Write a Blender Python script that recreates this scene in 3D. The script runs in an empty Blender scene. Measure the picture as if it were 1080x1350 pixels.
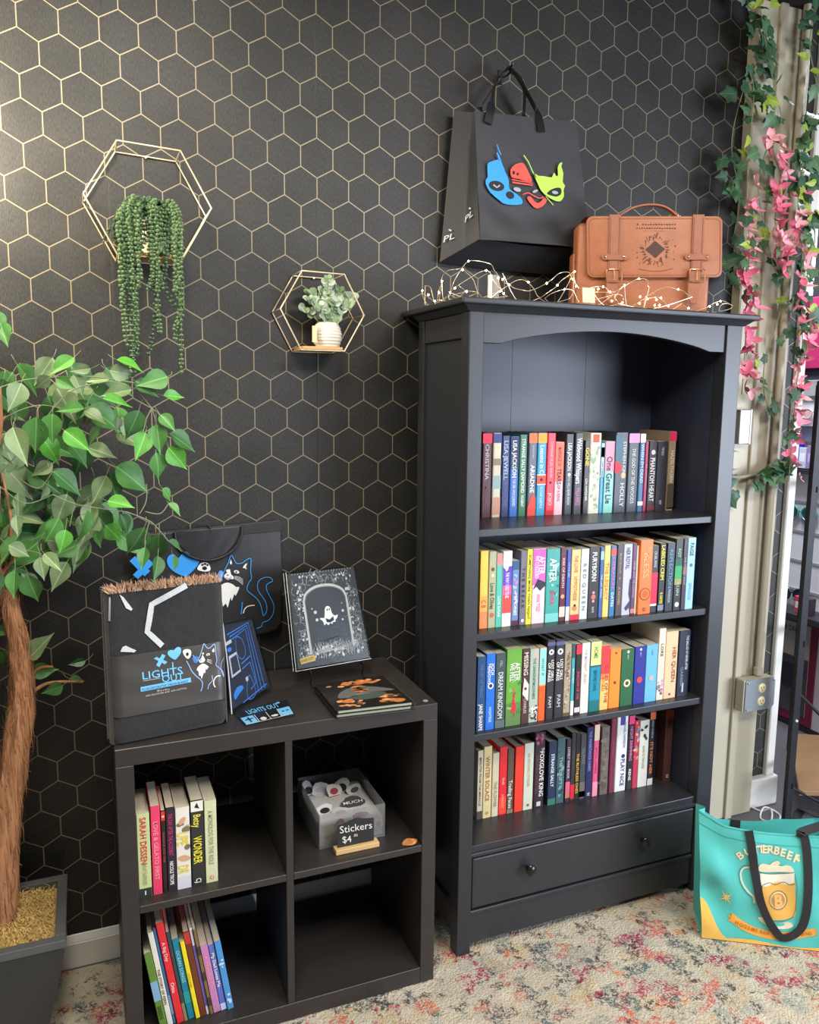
import bpy, bmesh, math, random
from mathutils import Vector, Matrix, Quaternion
from mathutils.geometry import tessellate_polygon

SC = bpy.context.scene
COL = SC.collection
PI = math.pi
rnd = random.Random(11)

# ------------------------------------------------------------------ colour
def lin(c):
    f = lambda v: v / 12.92 if v <= 0.04045 else ((v + 0.055) / 1.055) ** 2.4
    return tuple(f(x / 255.0) for x in c[:3])

# ------------------------------------------------------------------ camera
cd = bpy.data.cameras.new('camera')
cd.sensor_fit = 'HORIZONTAL'
cd.sensor_width = 36.0
cd.lens = 36.0 * 1050.3173 / 1080.0
cd.clip_start = 0.02
cam = bpy.data.objects.new('camera', cd)
COL.objects.link(cam)
SC.camera = cam
yaw, pitch, roll = 0.3895, 0.1416, 0.0103
fw = Vector((math.sin(yaw) * math.cos(pitch), math.cos(yaw) * math.cos(pitch), -math.sin(pitch)))
rt = Vector((math.cos(yaw), -math.sin(yaw), 0))
up = rt.cross(fw)
rt, up = rt * math.cos(roll) + up * math.sin(roll), up * math.cos(roll) - rt * math.sin(roll)
cm = Matrix((rt, up, -fw)).transposed().to_4x4()
cm.translation = Vector((-0.5751, -2.1964, 1.5467))
cam.matrix_world = cm

# ------------------------------------------------------------------ world, lamps, exposure
W = bpy.data.worlds.new('world'); SC.world = W
W.use_nodes = True
bg = W.node_tree.nodes['Background']
bg.inputs[0].default_value = (0.80, 0.86, 1.0, 1)
bg.inputs[1].default_value = 0.13

def area(name, loc, target, sx, sy, power, col, spread=180):
    l = bpy.data.lights.new(name, 'AREA'); l.shape = 'RECTANGLE'
    l.size, l.size_y, l.energy, l.color = sx, sy, power, col
    l.spread = math.radians(spread)
    o = bpy.data.objects.new(name, l); COL.objects.link(o)
    o.location = loc
    o.rotation_euler = (Vector(target) - Vector(loc)).to_track_quat('-Z', 'Y').to_euler()
    return o
# fluorescent ceiling fixtures in the shop, above and behind the photographer
area('ceiling_lamp', (-0.55, -1.38, 2.80), (-0.5, -1.25, 0.0), 0.35, 1.2, 44, (1.0, 0.93, 0.80))
area('ceiling_lamp', (0.9, -2.3, 2.80), (0.85, -1.9, 0.0), 1.2, 0.5, 66, (1.0, 0.95, 0.88))
# warm lamp just beyond the frame beside the tree
area('wall_lamp', (-1.03, -0.27, 2.18), (-0.80, 0.0, 2.12), 0.20, 0.20, 24, (1.0, 0.88, 0.68))
# daylight from the shop front, far to the side and behind
area('shop_window', (3.4, -3.4, 1.25), (0.9, -0.3, 0.75), 2.2, 1.7, 112, (0.76, 0.85, 1.0), 130)
area('side_room_fill', (2.05, 0.30, 2.78), (2.35, 0.3, 0.6), 0.6, 0.6, 75, (0.92, 0.95, 1.0))  # added light with no known fixture, brightens the display wall

SC.view_settings.view_transform = 'Standard'
SC.view_settings.look = 'None'
SC.view_settings.exposure = 0.0
SC.view_settings.gamma = 1.0
SC.view_settings.use_curve_mapping = False

# ------------------------------------------------------------------ materials
MC = {}
def nodes_of(name):
    m = bpy.data.materials.new(name); m.use_nodes = True
    nt = m.node_tree
    return m, nt, nt.nodes['Principled BSDF']

def mat(col, rough=0.5, metal=0.0, var=0.10, scale=60.0, bump=0.0, bscale=300.0, coat=0.0, spec=0.5,
        stretch=None, trans=0.0, emit=0.0, name='surface', sheen=0.0, sub=0.0):
    key = (tuple(col), rough, metal, var, scale, bump, bscale, coat, spec, stretch, trans, emit, sheen, sub)
    if key in MC: return MC[key]
    m, nt, p = nodes_of(name)
    N, Lk = nt.nodes.new, nt.links.new
    c = lin(col)
    tc = N('ShaderNodeTexCoord'); mp = N('ShaderNodeMapping')
    Lk(tc.outputs['Object'], mp.inputs[0])
    if stretch: mp.inputs['Scale'].default_value = stretch
    nz = N('ShaderNodeTexNoise'); nz.inputs['Scale'].default_value = scale; nz.inputs['Detail'].default_value = 3
    Lk(mp.outputs[0], nz.inputs['Vector'])
    mx = N('ShaderNodeMix'); mx.data_type = 'RGBA'
    lo = tuple(max(0, v * (1 - var)) for v in c); hi = tuple(min(1, v * (1 + var) + 0.0015 * (var > 0)) for v in c)
    mx.inputs[6].default_value = (*lo, 1); mx.inputs[7].default_value = (*hi, 1)
    Lk(nz.outputs['Fac'], mx.inputs[0]); Lk(mx.outputs[2], p.inputs['Base Color'])
    p.inputs['Roughness'].default_value = rough; p.inputs['Metallic'].default_value = metal
    p.inputs['Specular IOR Level'].default_value = spec
    p.inputs['Coat Weight'].default_value = coat; p.inputs['Coat Roughness'].default_value = 0.15
    if sheen: p.inputs['Sheen Weight'].default_value = sheen
    if trans: p.inputs['Transmission Weight'].default_value = trans
    if sub:
        p.inputs['Subsurface Weight'].default_value = sub; p.inputs['Subsurface Radius'].default_value = (0.01, 0.01, 0.005)
    if emit:
        Lk(mx.outputs[2], p.inputs['Emission Color']); p.inputs['Emission Strength'].default_value = emit
    if bump:
        bn = N('ShaderNodeTexNoise'); bn.inputs['Scale'].default_value = bscale; bn.inputs['Detail'].default_value = 4
        Lk(mp.outputs[0], bn.inputs['Vector'])
        b = N('ShaderNodeBump'); b.inputs['Strength'].default_value = bump; b.inputs['Distance'].default_value = 0.003
        Lk(bn.outputs['Fac'], b.inputs['Height']); Lk(b.outputs[0], p.inputs['Normal'])
    MC[key] = m
    return m

def clear_mat(tint=(235, 240, 242), gloss=0.12, name='clear_plastic', haze=0.0):
    m = bpy.data.materials.new(name); m.use_nodes = True
    nt = m.node_tree; nt.nodes.clear(); N, Lk = nt.nodes.new, nt.links.new
    t = N('ShaderNodeBsdfTransparent'); t.inputs[0].default_value = (*lin(tint), 1)
    g = N('ShaderNodeBsdfGlossy'); g.inputs['Roughness'].default_value = 0.12
    fr = N('ShaderNodeFresnel'); fr.inputs[0].default_value = 1.45
    nz = N('ShaderNodeTexNoise'); nz.inputs['Scale'].default_value = 35
    bp = N('ShaderNodeBump'); bp.inputs['Strength'].default_value = 0.15; bp.inputs['Distance'].default_value = 0.002
    Lk(nz.outputs['Fac'], bp.inputs['Height']); Lk(bp.outputs[0], g.inputs['Normal'])
    ad = N('ShaderNodeMath'); ad.operation = 'MULTIPLY'; ad.inputs[1].default_value = gloss * 3.5
    Lk(fr.outputs[0], ad.inputs[0])
    mx = N('ShaderNodeMixShader'); Lk(ad.outputs[0], mx.inputs[0]); Lk(t.outputs[0], mx.inputs[1]); Lk(g.outputs[0], mx.inputs[2])
    last = mx
    if haze:
        d = N('ShaderNodeBsdfDiffuse'); d.inputs[0].default_value = (0.75, 0.75, 0.74, 1)
        m2 = N('ShaderNodeMixShader'); m2.inputs[0].default_value = haze
        Lk(mx.outputs[0], m2.inputs[1]); Lk(d.outputs[0], m2.inputs[2]); last = m2
    o = N('ShaderNodeOutputMaterial'); Lk(last.outputs[0], o.inputs[0])
    return m

class NT:
    """small helper to write node maths"""
    def __init__(s, nt): s.nt = nt
    def m(s, op, a, b=None, c=None):
        n = s.nt.nodes.new('ShaderNodeMath'); n.operation = op
        for i, v in enumerate((a, b, c)):
            if v is None: continue
            if isinstance(v, (int, float)): n.inputs[i].default_value = v
            else: s.nt.links.new(v, n.inputs[i])
        return n.outputs[0]
    def noise(s, vec, scale, detail=2, off=None, rough=0.5):
        if off:
            mp = s.nt.nodes.new('ShaderNodeMapping'); mp.inputs['Location'].default_value = off
            s.nt.links.new(vec, mp.inputs[0]); vec = mp.outputs[0]
        n = s.nt.nodes.new('ShaderNodeTexNoise'); n.inputs['Scale'].default_value = scale
        n.inputs['Detail'].default_value = detail; n.inputs['Roughness'].default_value = rough
        s.nt.links.new(vec, n.inputs['Vector']); return n.outputs['Fac']
    def step(s, v, a, b):
        n = s.nt.nodes.new('ShaderNodeMapRange'); n.interpolation_type = 'SMOOTHSTEP'
        s.nt.links.new(v, n.inputs[0]); n.inputs[1].default_value = a; n.inputs[2].default_value = b
        return n.outputs[0]
    def mix(s, f, a, b):
        n = s.nt.nodes.new('ShaderNodeMix'); n.data_type = 'RGBA'
        if isinstance(f, (int, float)): n.inputs[0].default_value = f
        else: s.nt.links.new(f, n.inputs[0])
        for i, v in ((6, a), (7, b)):
            if isinstance(v, tuple): n.inputs[i].default_value = (*lin(v), 1)
            else: s.nt.links.new(v, n.inputs[i])
        return n.outputs[2]

def wallpaper_mat():
    m, nt, p = nodes_of('hexagon_wallpaper'); h = NT(nt); Lk = nt.links.new
    tc = nt.nodes.new('ShaderNodeTexCoord'); sp = nt.nodes.new('ShaderNodeSeparateXYZ')
    Lk(tc.outputs['Object'], sp.inputs[0])
    X = h.m('DIVIDE', sp.outputs[0], 0.09)
    Z = h.m('MULTIPLY', h.m('SUBTRACT', h.m('DIVIDE', sp.outputs[2], 0.09), 17.7 - 0.2935), 0.8660254 / 0.8622)
    X = h.m('SUBTRACT', X, 0.5)
    R3 = 1.7320508
    def cell(ox, oz):
        a = h.m('SUBTRACT', h.m('FLOORED_MODULO', h.m('ADD', X, ox + 0.5), 1.0), 0.5)
        b = h.m('SUBTRACT', h.m('FLOORED_MODULO', h.m('ADD', Z, oz + R3 / 2), R3), R3 / 2)
        return h.m('ABSOLUTE', a), h.m('ABSOLUTE', b)
    a1, b1 = cell(0, 0); a2, b2 = cell(0.5, R3 / 2)
    d = lambda a, b: h.m('MAXIMUM', a, h.m('ADD', h.m('MULTIPLY', a, 0.5), h.m('MULTIPLY', b, 0.8660254)))
    e = h.m('MINIMUM', d(a1, b1), d(a2, b2))
    line = h.step(e, 0.5 - 0.0175, 0.5 - 0.011)
    # woven paper grain, faint dust and roll joints
    mp = nt.nodes.new('ShaderNodeMapping'); mp.inputs['Scale'].default_value = (1, 1, 0.25); Lk(tc.outputs['Object'], mp.inputs[0])
    g1 = h.noise(mp.outputs[0], 420, 3); g2 = h.noise(tc.outputs['Object'], 5, 3)
    base = h.mix(h.step(h.m('MULTIPLY', g1, h.m('ADD', g2, 0.45)), 0.25, 0.75), (15, 15, 14), (46, 45, 42))
    col = h.mix(line, base, (134, 122, 98))
    Lk(col, p.inputs['Base Color'])
    Lk(h.m('SUBTRACT', 0.52, h.m('MULTIPLY', line, 0.15)), p.inputs['Roughness'])
    Lk(h.m('MULTIPLY', line, 0.2), p.inputs['Metallic'])
    b = nt.nodes.new('ShaderNodeBump'); b.inputs['Strength'].default_value = 0.35; b.inputs['Distance'].default_value = 0.002
    seam = h.m('ABSOLUTE', h.m('SUBTRACT', h.m('FLOORED_MODULO', h.m('ADD', sp.outputs[0], 0.49), 0.53), 0.0))
    sm = h.step(seam, 0.0, 0.004)
    hh = h.m('ADD', h.m('MULTIPLY', g1, 0.5), h.m('ADD', h.m('MULTIPLY', sm, 0.8), h.m('MULTIPLY', h.noise(mp.outputs[0], 14, 2), 1.3)))
    Lk(hh, b.inputs['Height']); Lk(b.outputs[0], p.inputs['Normal'])
    return m

def rug_mat():
    m, nt, p = nodes_of('distressed_rug'); h = NT(nt); Lk = nt.links.new
    tc = nt.nodes.new('ShaderNodeTexCoord'); v = tc.outputs['Object']
    dn = nt.nodes.new('ShaderNodeTexNoise'); dn.inputs['Scale'].default_value = 60; Lk(v, dn.inputs['Vector'])
    vm = nt.nodes.new('ShaderNodeVectorMath'); vm.operation = 'SCALE'; vm.inputs['Scale'].default_value = 0.035
    Lk(dn.outputs['Color'], vm.inputs[0])
    va = nt.nodes.new('ShaderNodeVectorMath'); va.operation = 'ADD'; Lk(v, va.inputs[0]); Lk(vm.outputs[0], va.inputs[1]); w = va.outputs[0]
    col = h.mix(h.noise(w, 18, 3), (226, 217, 196), (180, 170, 150))
    fine = h.noise(v, 190, 2); mid = h.noise(w, 75, 2)
    def blot(col, c, sc, off, lo, hi, amt, f0=0.40, f1=0.58):
        k = h.m('MULTIPLY', h.step(h.noise(w, sc, 2, off), lo, hi), h.step(h.m('MULTIPLY', h.m('ADD', fine, mid), 0.5), f0, f1))
        return h.mix(h.m('MULTIPLY', k, amt), col, c)
    col = blot(col, (150, 160, 158), 9, (3.1, 1.2, 0), 0.50, 0.62, 0.8)
    col = blot(col, (205, 165, 105), 11, (7.7, 4.2, 0), 0.55, 0.66, 0.6)
    col = blot(col, (208, 92, 84), 13, (1.3, 9.2, 0), 0.56, 0.64, 0.95)
    col = blot(col, (58, 88, 98), 12, (5.9, 2.7, 0), 0.55, 0.63, 0.9)
    col = blot(col, (172, 46, 92), 10, (9.4, 6.6, 0), 0.59, 0.66, 1.0)
    col = blot(col, (224, 122, 66), 15, (2.2, 8.8, 0), 0.64, 0.70, 0.9)
    col = blot(col, (38, 42, 56), 22, (8.2, 3.3, 0), 0.58, 0.66, 0.9)
    Lk(h.mix(h.m('MULTIPLY', fine, 0.35), col, (120, 108, 92)), p.inputs['Base Color'])
    p.inputs['Roughness'].default_value = 0.95; p.inputs['Specular IOR Level'].default_value = 0.1
    b = nt.nodes.new('ShaderNodeBump'); b.inputs['Strength'].default_value = 0.9; b.inputs['Distance'].default_value = 0.006
    Lk(h.m('ADD', fine, h.m('MULTIPLY', mid, 0.8)), b.inputs['Height']); Lk(b.outputs[0], p.inputs['Normal'])
    return m

def leaf_mat(c, c2, name, rough=0.42, vein=True):
    m, nt, p = nodes_of(name); h = NT(nt); Lk = nt.links.new
    tc = nt.nodes.new('ShaderNodeTexCoord'); sp = nt.nodes.new('ShaderNodeSeparateXYZ'); Lk(tc.outputs['Object'], sp.inputs[0])
    ax = h.m('ABSOLUTE', sp.outputs[0])
    col = h.mix(h.noise(tc.outputs['Object'], 3.0, 3), c, c2)
    if vein:
        vv = h.m('SUBTRACT', 1.0, h.step(ax, 0.004, 0.022))
        st = h.m('FRACT', h.m('MULTIPLY', h.m('SUBTRACT', sp.outputs[1], h.m('MULTIPLY', ax, 0.9)), 7.0))
        v2 = h.m('MULTIPLY', h.m('SUBTRACT', 1.0, h.step(st, 0.0, 0.16)), 0.14)
        lighter = tuple(min(255, int(x * 1.25 + 28)) for x in c2)
        col = h.mix(h.m('MULTIPLY', h.m('MAXIMUM', vv, v2), 0.42), col, lighter)
    Lk(col, p.inputs['Base Color']); p.inputs['Roughness'].default_value = rough
    p.inputs['Specular IOR Level'].default_value = 0.35
    nt.nodes.remove(nt.nodes['Material Output']) if False else None
    return m

# ------------------------------------------------------------------ mesh builder
class B:
    def __init__(s): s.v = []; s.f = []
    def add(s, vs, fs):
        o = len(s.v); s.v += [tuple(q) for q in vs]; s.f += [tuple(i + o for i in f) for f in fs]; return s
    def box(s, x0, x1, y0, y1, z0, z1):
        x0, x1 = min(x0, x1), max(x0, x1); y0, y1 = min(y0, y1), max(y0, y1); z0, z1 = min(z0, z1), max(z0, z1)
        v = [(x0, y0, z0), (x1, y0, z0), (x1, y1, z0), (x0, y1, z0), (x0, y0, z1), (x1, y0, z1), (x1, y1, z1), (x0, y1, z1)]
        return s.add(v, [(0, 3, 2, 1), (4, 5, 6, 7), (0, 1, 5, 4), (1, 2, 6, 5), (2, 3, 7, 6), (3, 0, 4, 7)])
    def hexa(s, lo, hi):
        """solid between two quads (4 points each, same winding)"""
        return s.add(list(lo) + list(hi), [(0, 3, 2, 1), (4, 5, 6, 7), (0, 1, 5, 4), (1, 2, 6, 5), (2, 3, 7, 6), (3, 0, 4, 7)])
    def slab(s, quad, n, t):
        """quad extruded backwards along -n by t"""
        n = Vector(n).normalized(); q = [Vector(p) for p in quad]
        return s.hexa([p - n * t for p in q], q)
    def tube(s, pts, r, n=8, closed=False, caps=True):
        P = [Vector(p) for p in pts]; k = len(P); rr = r if isinstance(r, (list, tuple)) else [r] * k
        T = []
        for i in range(k):
            a = P[(i - 1) % k] if (closed or i > 0) else P[i]; b = P[(i + 1) % k] if (closed or i < k - 1) else P[i]
            d = b - a; T.append(d.normalized() if d.length > 1e-9 else Vector((0, 0, 1)))
        u = T[0].orthogonal().normalized(); vs = []
        for i in range(k):
            u = (u - T[i] * u.dot(T[i])); u = u.normalized() if u.length > 1e-6 else T[i].orthogonal().normalized()
            w = T[i].cross(u)
            for j in range(n):
                a = 2 * PI * j / n; vs.append(P[i] + (u * math.cos(a) + w * math.sin(a)) * rr[i])
        fs = []
        for i in range(k if closed else k - 1):
            for j in range(n):
                a, b = i * n + j, i * n + (j + 1) % n; c, d = ((i + 1) % k) * n + (j + 1) % n, ((i + 1) % k) * n + j
                fs.append((a, b, c, d))
        if caps and not closed:
            fs.append(tuple(reversed(range(n)))); fs.append(tuple((k - 1) * n + j for j in range(n)))
        return s.add(vs, fs)
    def ribbon(s, pts, wid, side, t=0.0012):
        """flat strap along pts, width along side vector(s), with thickness"""
        P = [Vector(p) for p in pts]; k = len(P); vs = []
        sd = side if isinstance(side, list) else [side] * k
        for i in range(k):
            T = (P[min(i + 1, k - 1)] - P[max(i - 1, 0)]).normalized(); w = Vector(sd[i]); w = (w - T * w.dot(T)).normalized(); nn = T.cross(w)
            for a, b in ((-1, -1), (1, -1), (1, 1), (-1, 1)): vs.append(P[i] + w * (wid / 2 * a) + nn * (t / 2 * b))
        fs = []
        for i in range(k - 1):
            for j in range(4): fs.append((i * 4 + j, i * 4 + (j + 1) % 4, (i + 1) * 4 + (j + 1) % 4, (i + 1) * 4 + j))
        fs += [(3, 2, 1, 0), tuple((k - 1) * 4 + j for j in range(4))]
        return s.add(vs, fs)
    def lathe(s, prof, cx=0, cy=0, n=24, cap=True):
        vs = []; k = len(prof)
        for r, z in prof:
            for j in range(n): a = 2 * PI * j / n; vs.append((cx + r * math.cos(a), cy + r * math.sin(a), z))
        fs = [(i * n + j, i * n + (j + 1) % n, (i + 1) * n + (j + 1) % n, (i + 1) * n + j) for i in range(k - 1) for j in range(n)]
        if cap: fs += [tuple(reversed(range(n))), tuple((k - 1) * n + j for j in range(n))]
        return s.add(vs, fs)
    def ball(s, c, r, n=8, m=5):
        pr = [(max(1e-5, r * math.sin(PI * i / m)), -r * math.cos(PI * i / m)) for i in range(m + 1)]
        b = B().lathe(pr, 0, 0, n, cap=False); c = Vector(c)
        return s.add([Vector(q) + c for q in b.v], b.f)
    def prism(s, poly, fmap, t):
        """2D polygon -> solid; fmap(u,v,d) gives the point at depth d (0 front, t back)"""
        n = len(poly); tri = tessellate_polygon([[Vector((p[0], p[1], 0)) for p in poly]])
        vs = [fmap(p[0], p[1], 0) for p in poly] + [fmap(p[0], p[1], t) for p in poly]
        fs = [tuple(q) for q in tri] + [tuple(i + n for i in reversed(q)) for q in tri]
        fs += [(i, i + n, (i + 1) % n + n, (i + 1) % n) for i in range(n)]
        return s.add(vs, fs)
    def grid(s, nu, nv, f):
        vs = [f(i / nu, j / nv) for j in range(nv + 1) for i in range(nu + 1)]
        return s.add(vs, [(j * (nu + 1) + i, j * (nu + 1) + i + 1, (j + 1) * (nu + 1) + i + 1, (j + 1) * (nu + 1) + i) for j in range(nv) for i in range(nu)])
    def xf(s, M):
        s.v = [tuple(M @ Vector(q)) for q in s.v]; return s

def mesh(name, b, m, bevel=0.0, smooth=False, seg=1, fix=True):
    me = bpy.data.meshes.new(name)
    me.from_pydata([tuple(q) for q in b.v], [], b.f)
    bm = bmesh.new(); bm.from_mesh(me)
    if fix: bmesh.ops.recalc_face_normals(bm, faces=bm.faces)
    if bevel:
        es = [e for e in bm.edges if len(e.link_faces) == 2 and e.calc_face_angle(0) > 0.6]
        bmesh.ops.bevel(bm, geom=es, offset=bevel, segments=seg, affect='EDGES', profile=0.5, clamp_overlap=True)
    if smooth:
        for f in bm.faces: f.smooth = True
        for e in bm.edges:
            if len(e.link_faces) == 2 and e.calc_face_angle(0) > 0.9: e.smooth = False
    bm.to_mesh(me); bm.free()
    if m: me.materials.append(m)
    return me

def link(name, data, parent=None):
    o = bpy.data.objects.new(name, data); COL.objects.link(o)
    if parent:
        o.parent = parent
        if parent.type == 'EMPTY' and not parent.get('_local'):
            o.matrix_parent_inverse = Matrix.Translation(-parent.location)
    return o
def obj(name, b, m, parent=None, bevel=0.0, smooth=False, seg=1, fix=True, kind=None):
    o = link(name, mesh(name, b, m, bevel, smooth, seg, fix), parent)
    if kind: o['kind'] = kind
    return o
def thing(name, label, cat, loc, group=None, local=False, rotz=0):
    o = bpy.data.objects.new(name, None); COL.objects.link(o)
    o.empty_display_size = 0.02; o.location = loc; o.rotation_euler = (0, 0, rotz)
    o['label'] = label; o['category'] = cat
    if group: o['group'] = group
    if local: o['_local'] = 1
    return o
def tag(o, label, cat, group=None):
    o['label'] = label; o['category'] = cat
    if group: o['group'] = group
    return o
def struct(name, b, m, parent=None, **k):
    o = obj(name, b, m, parent, **k)
    if not parent: o['kind'] = 'structure'
    return o

# ------------------------------------------------------------------ lettering and flat print
TXT = {}
def text_geo(s, bold=0.0, shear=0.0):
    """vertices/faces of a line of text, height 1 = capital height, starting at x=0"""
    k = (s, bold, shear)
    if k in TXT: return TXT[k]
    c = bpy.data.curves.new('t', 'FONT'); c.body = s; c.size = 1.37; c.offset = bold; c.shear = shear; c.resolution_u = 2
    o = bpy.data.objects.new('t', c); me = bpy.data.meshes.new_from_object(o)
    vs = [Vector(v.co) for v in me.vertices]; fs = [tuple(p.vertices) for p in me.polygons]
    bpy.data.objects.remove(o); bpy.data.curves.remove(c); bpy.data.meshes.remove(me)
    if vs:
        x0 = min(v.x for v in vs); x1 = max(v.x for v in vs)
        vs = [Vector((v.x - x0, v.y, 0)) for v in vs]; w = x1 - x0
    else: w = 0
    TXT[k] = (vs, fs, w); return TXT[k]

class Art:
    """flat print on a surface: art coordinates (x right, y down) mapped through fmap(x, y, lift)"""
    def __init__(s, fmap, step=None): s.f = fmap; s.step = step
    def layers(s): return B()
    def poly(s, b, pts, lift=0.0008):
        n = len(pts)
        if s.step: pts = s.dense(pts, True)
        tri = tessellate_polygon([[Vector((p[0], p[1], 0)) for p in pts]])
        b.add([s.f(p[0], p[1], lift) for p in pts], [tuple(t) for t in tri]); return b
    def dense(s, pts, closed):
        out = []; k = len(pts)
        for i in range(k if closed else k - 1):
            a = Vector(pts[i][:2]); c = Vector(pts[(i + 1) % k][:2]); m = max(1, int((c - a).length / s.step))
            for j in range(m): out.append(tuple(a.lerp(c, j / m)))
        if not closed: out.append(tuple(pts[-1][:2]))
        return out
    def stroke(s, b, pts, w, lift=0.001, closed=False):
        if s.step: pts = s.dense(pts, closed)
        P = [Vector((p[0], p[1])) for p in pts]; k = len(P); vs = []
        if closed: P = P + [P[0], ]; k += 1
        for i in range(k):
            if closed and i in (0, k - 1): d = P[1] - P[k - 2]
            else: d = P[min(i + 1, k - 1)] - P[max(i - 1, 0)]
            d = d.normalized() if d.length > 1e-9 else Vector((1, 0)); nn = Vector((-d.y, d.x))
            for sg in (-1, 1): q = P[i] + nn * (w / 2 * sg); vs.append(s.f(q.x, q.y, lift))
        b.add(vs, [(2 * i, 2 * i + 1, 2 * i + 3, 2 * i + 2) for i in range(k - 1)]); return b
    def ell(s, b, cx, cy, rx, ry, lift=0.0012, n=20, rot=0):
        c, q = math.cos(rot), math.sin(rot)
        return s.poly(b, [(cx + rx * math.cos(2 * PI * i / n) * c - ry * math.sin(2 * PI * i / n) * q, cy + rx * math.cos(2 * PI * i / n) * q + ry * math.sin(2 * PI * i / n) * c) for i in range(n)], lift)
    def text(s, b, txt, x, y, h, lift=0.0012, maxw=None, ang=0, bold=0.0, shear=0.0, align='L', squeeze=None):
        vs, fs, w = text_geo(txt, bold, shear); sx = h
        if squeeze and w: sx = squeeze / w
        elif maxw and w * h > maxw: sx = maxw / w
        ox = -w * sx / 2 if align == 'C' else 0; c, q = math.cos(ang), math.sin(ang)
        b.add([s.f(x + (v.x * sx + ox) * c + v.y * h * q, y + (v.x * sx + ox) * q - v.y * h * c, lift) for v in vs], fs); return b
def affine(O, EX, EY, N):
    O, EX, EY, N = Vector(O), Vector(EX), Vector(EY), Vector(N).normalized()
    return lambda x, y, l=0: O + EX * x + EY * y + N * l
def bilin(q, N):
    a, b, c, d = [Vector(p) for p in q]; N = Vector(N).normalized()   # TL TR BR BL, x,y in 0..1
    return lambda x, y, l=0: a * (1 - x) * (1 - y) + b * x * (1 - y) + c * x * y + d * (1 - x) * y + N * l
def curve(pts, n=6, closed=False):
    """Catmull-Rom through points"""
    P = [Vector(p) for p in pts]; k = len(P); out = []
    for i in range(k if closed else k - 1):
        g = lambda j: P[j % k] if closed else P[max(0, min(k - 1, j))]
        a, b, c, d = g(i - 1), g(i), g(i + 1), g(i + 2)
        for j in range(n):
            t = j / n
            out.append(0.5 * ((2 * b) + (c - a) * t + (2 * a - 5 * b + 4 * c - d) * t * t + (3 * b - a - 3 * c + d) * t ** 3))
    if not closed: out.append(P[-1])
    return out
def c2(pts, n=5, closed=False):
    return [(q[0], q[1]) for q in curve([(p[0], p[1], 0) for p in pts], n, closed)]

# ------------------------------------------------------------------ the room
BLACKMAT = dict(var=0.25, scale=25, bump=0.05, bscale=60)
M_wall = wallpaper_mat()
struct('wall_back', B().box(-2.6, 1.86, 0.0, 0.12, -0.02, 2.84), M_wall)
M_conc = mat((98, 96, 102), 0.55, var=0.22, scale=5, bump=0.15, bscale=40, name='painted_concrete')
struct('floor', B().box(-2.6, 4.2, -4.5, 3.2, -0.08, -0.012), M_conc)
M_ceil = mat((26, 26, 27), 0.8, var=0.2, scale=8, name='dark_ceiling')
struct('ceiling', B().box(-2.6, 4.2, -4.5, 3.2, 2.84, 2.92), M_ceil)
M_white = mat((222, 219, 212), 0.45, var=0.05, scale=12, bump=0.04, bscale=40, name='white_paint')
bb = B()
for x0, x1 in ((-2.6, 1.512), (1.74, 1.80)):
    bb.box(x0, x1, -0.014, 0.0, -0.012, 0.062)
    bb.hexa([(x0, -0.014, 0.062), (x1, -0.014, 0.062), (x1, 0, 0.062), (x0, 0, 0.062)], [(x0, -0.004, 0.082), (x1, -0.004, 0.082), (x1, 0, 0.082), (x0, 0, 0.082)])
struct('baseboard_back', bb, M_white, bevel=0.002)
struct('baseboard_end', B().box(1.742, 1.885, -0.03, 0.125, -0.012, 0.105), M_white, bevel=0.006, seg=2)
struct('trim_1', B().box(1.832, 1.872, -0.018, 0.14, 0.105, 2.84), M_white, bevel=0.004)

# beige steel column with its folded ribs, built of separate flat pieces
M_beige = mat((186, 177, 155), 0.45, var=0.07, scale=7, bump=0.05, bscale=30, name='beige_enamel')
col = struct('wall_column', B().box(1.516, 1.735, -0.045, 0.0, -0.012, 2.84), M_beige, bevel=0.004)
struct('rib', B().box(1.600, 1.632, -0.056, -0.044, -0.012, 2.84), M_beige, col, bevel=0.004, seg=2)
struct('rib', B().box(1.70, 1.735, -0.060, -0.044, 0.53, 2.84), M_beige, col, bevel=0.004, seg=2)

M_rug = rug_mat()
rb = B()
nx, ny = 150, 90
rr = random.Random(3)
def rugp(u, v):
    x = -1.9 + u * 3.36; y = -2.6 + v * 2.58
    e = min(u, 1 - u, v, 1 - v)
    return (x, y, (-0.011 if e < 0.001 else -0.001 + rr.uniform(-0.0016, 0.0010)))
rb.grid(nx, ny, rugp)
rug = obj('area_rug', rb, M_rug, smooth=True)
tag(rug, 'cream area rug with faded pink, teal and coral flecks under the shelves', 'rug')

# ------------------------------------------------------------------ tall bookcase
M_bc = mat((44, 45, 49), 0.36, var=0.12, scale=14, bump=0.03, bscale=90, stretch=(1, 1, 0.2), name='black_brown_lacquer')
M_bci = mat((46, 51, 66), 0.42, var=0.12, scale=14, bump=0.03, bscale=90, name='bookcase_inside_cool_lit')  # cool bluish light on the interior is put into this colour
bc = thing('bookcase', 'tall black bookcase with arched fascia, four book rows and one wide drawer', 'bookcase', (0.77, -0.21, 0))
XL, XR, YF, YB = 0.330, 1.214, -0.372, -0.046
for nm, x0, x1, y0, y1 in (('front_post', XL, XL + 0.042, YF, YF + 0.045), ('front_post', XR - 0.057, XR, YF, YF + 0.045), ('back_post', XL, XL + 0.042, -0.084, YB), ('back_post', XR - 0.042, XR, -0.084, YB)):
    obj(nm, B().box(x0, x1, y0, y1, 0.0, 1.777), M_bc, bc, bevel=0.0025, seg=2)
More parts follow.
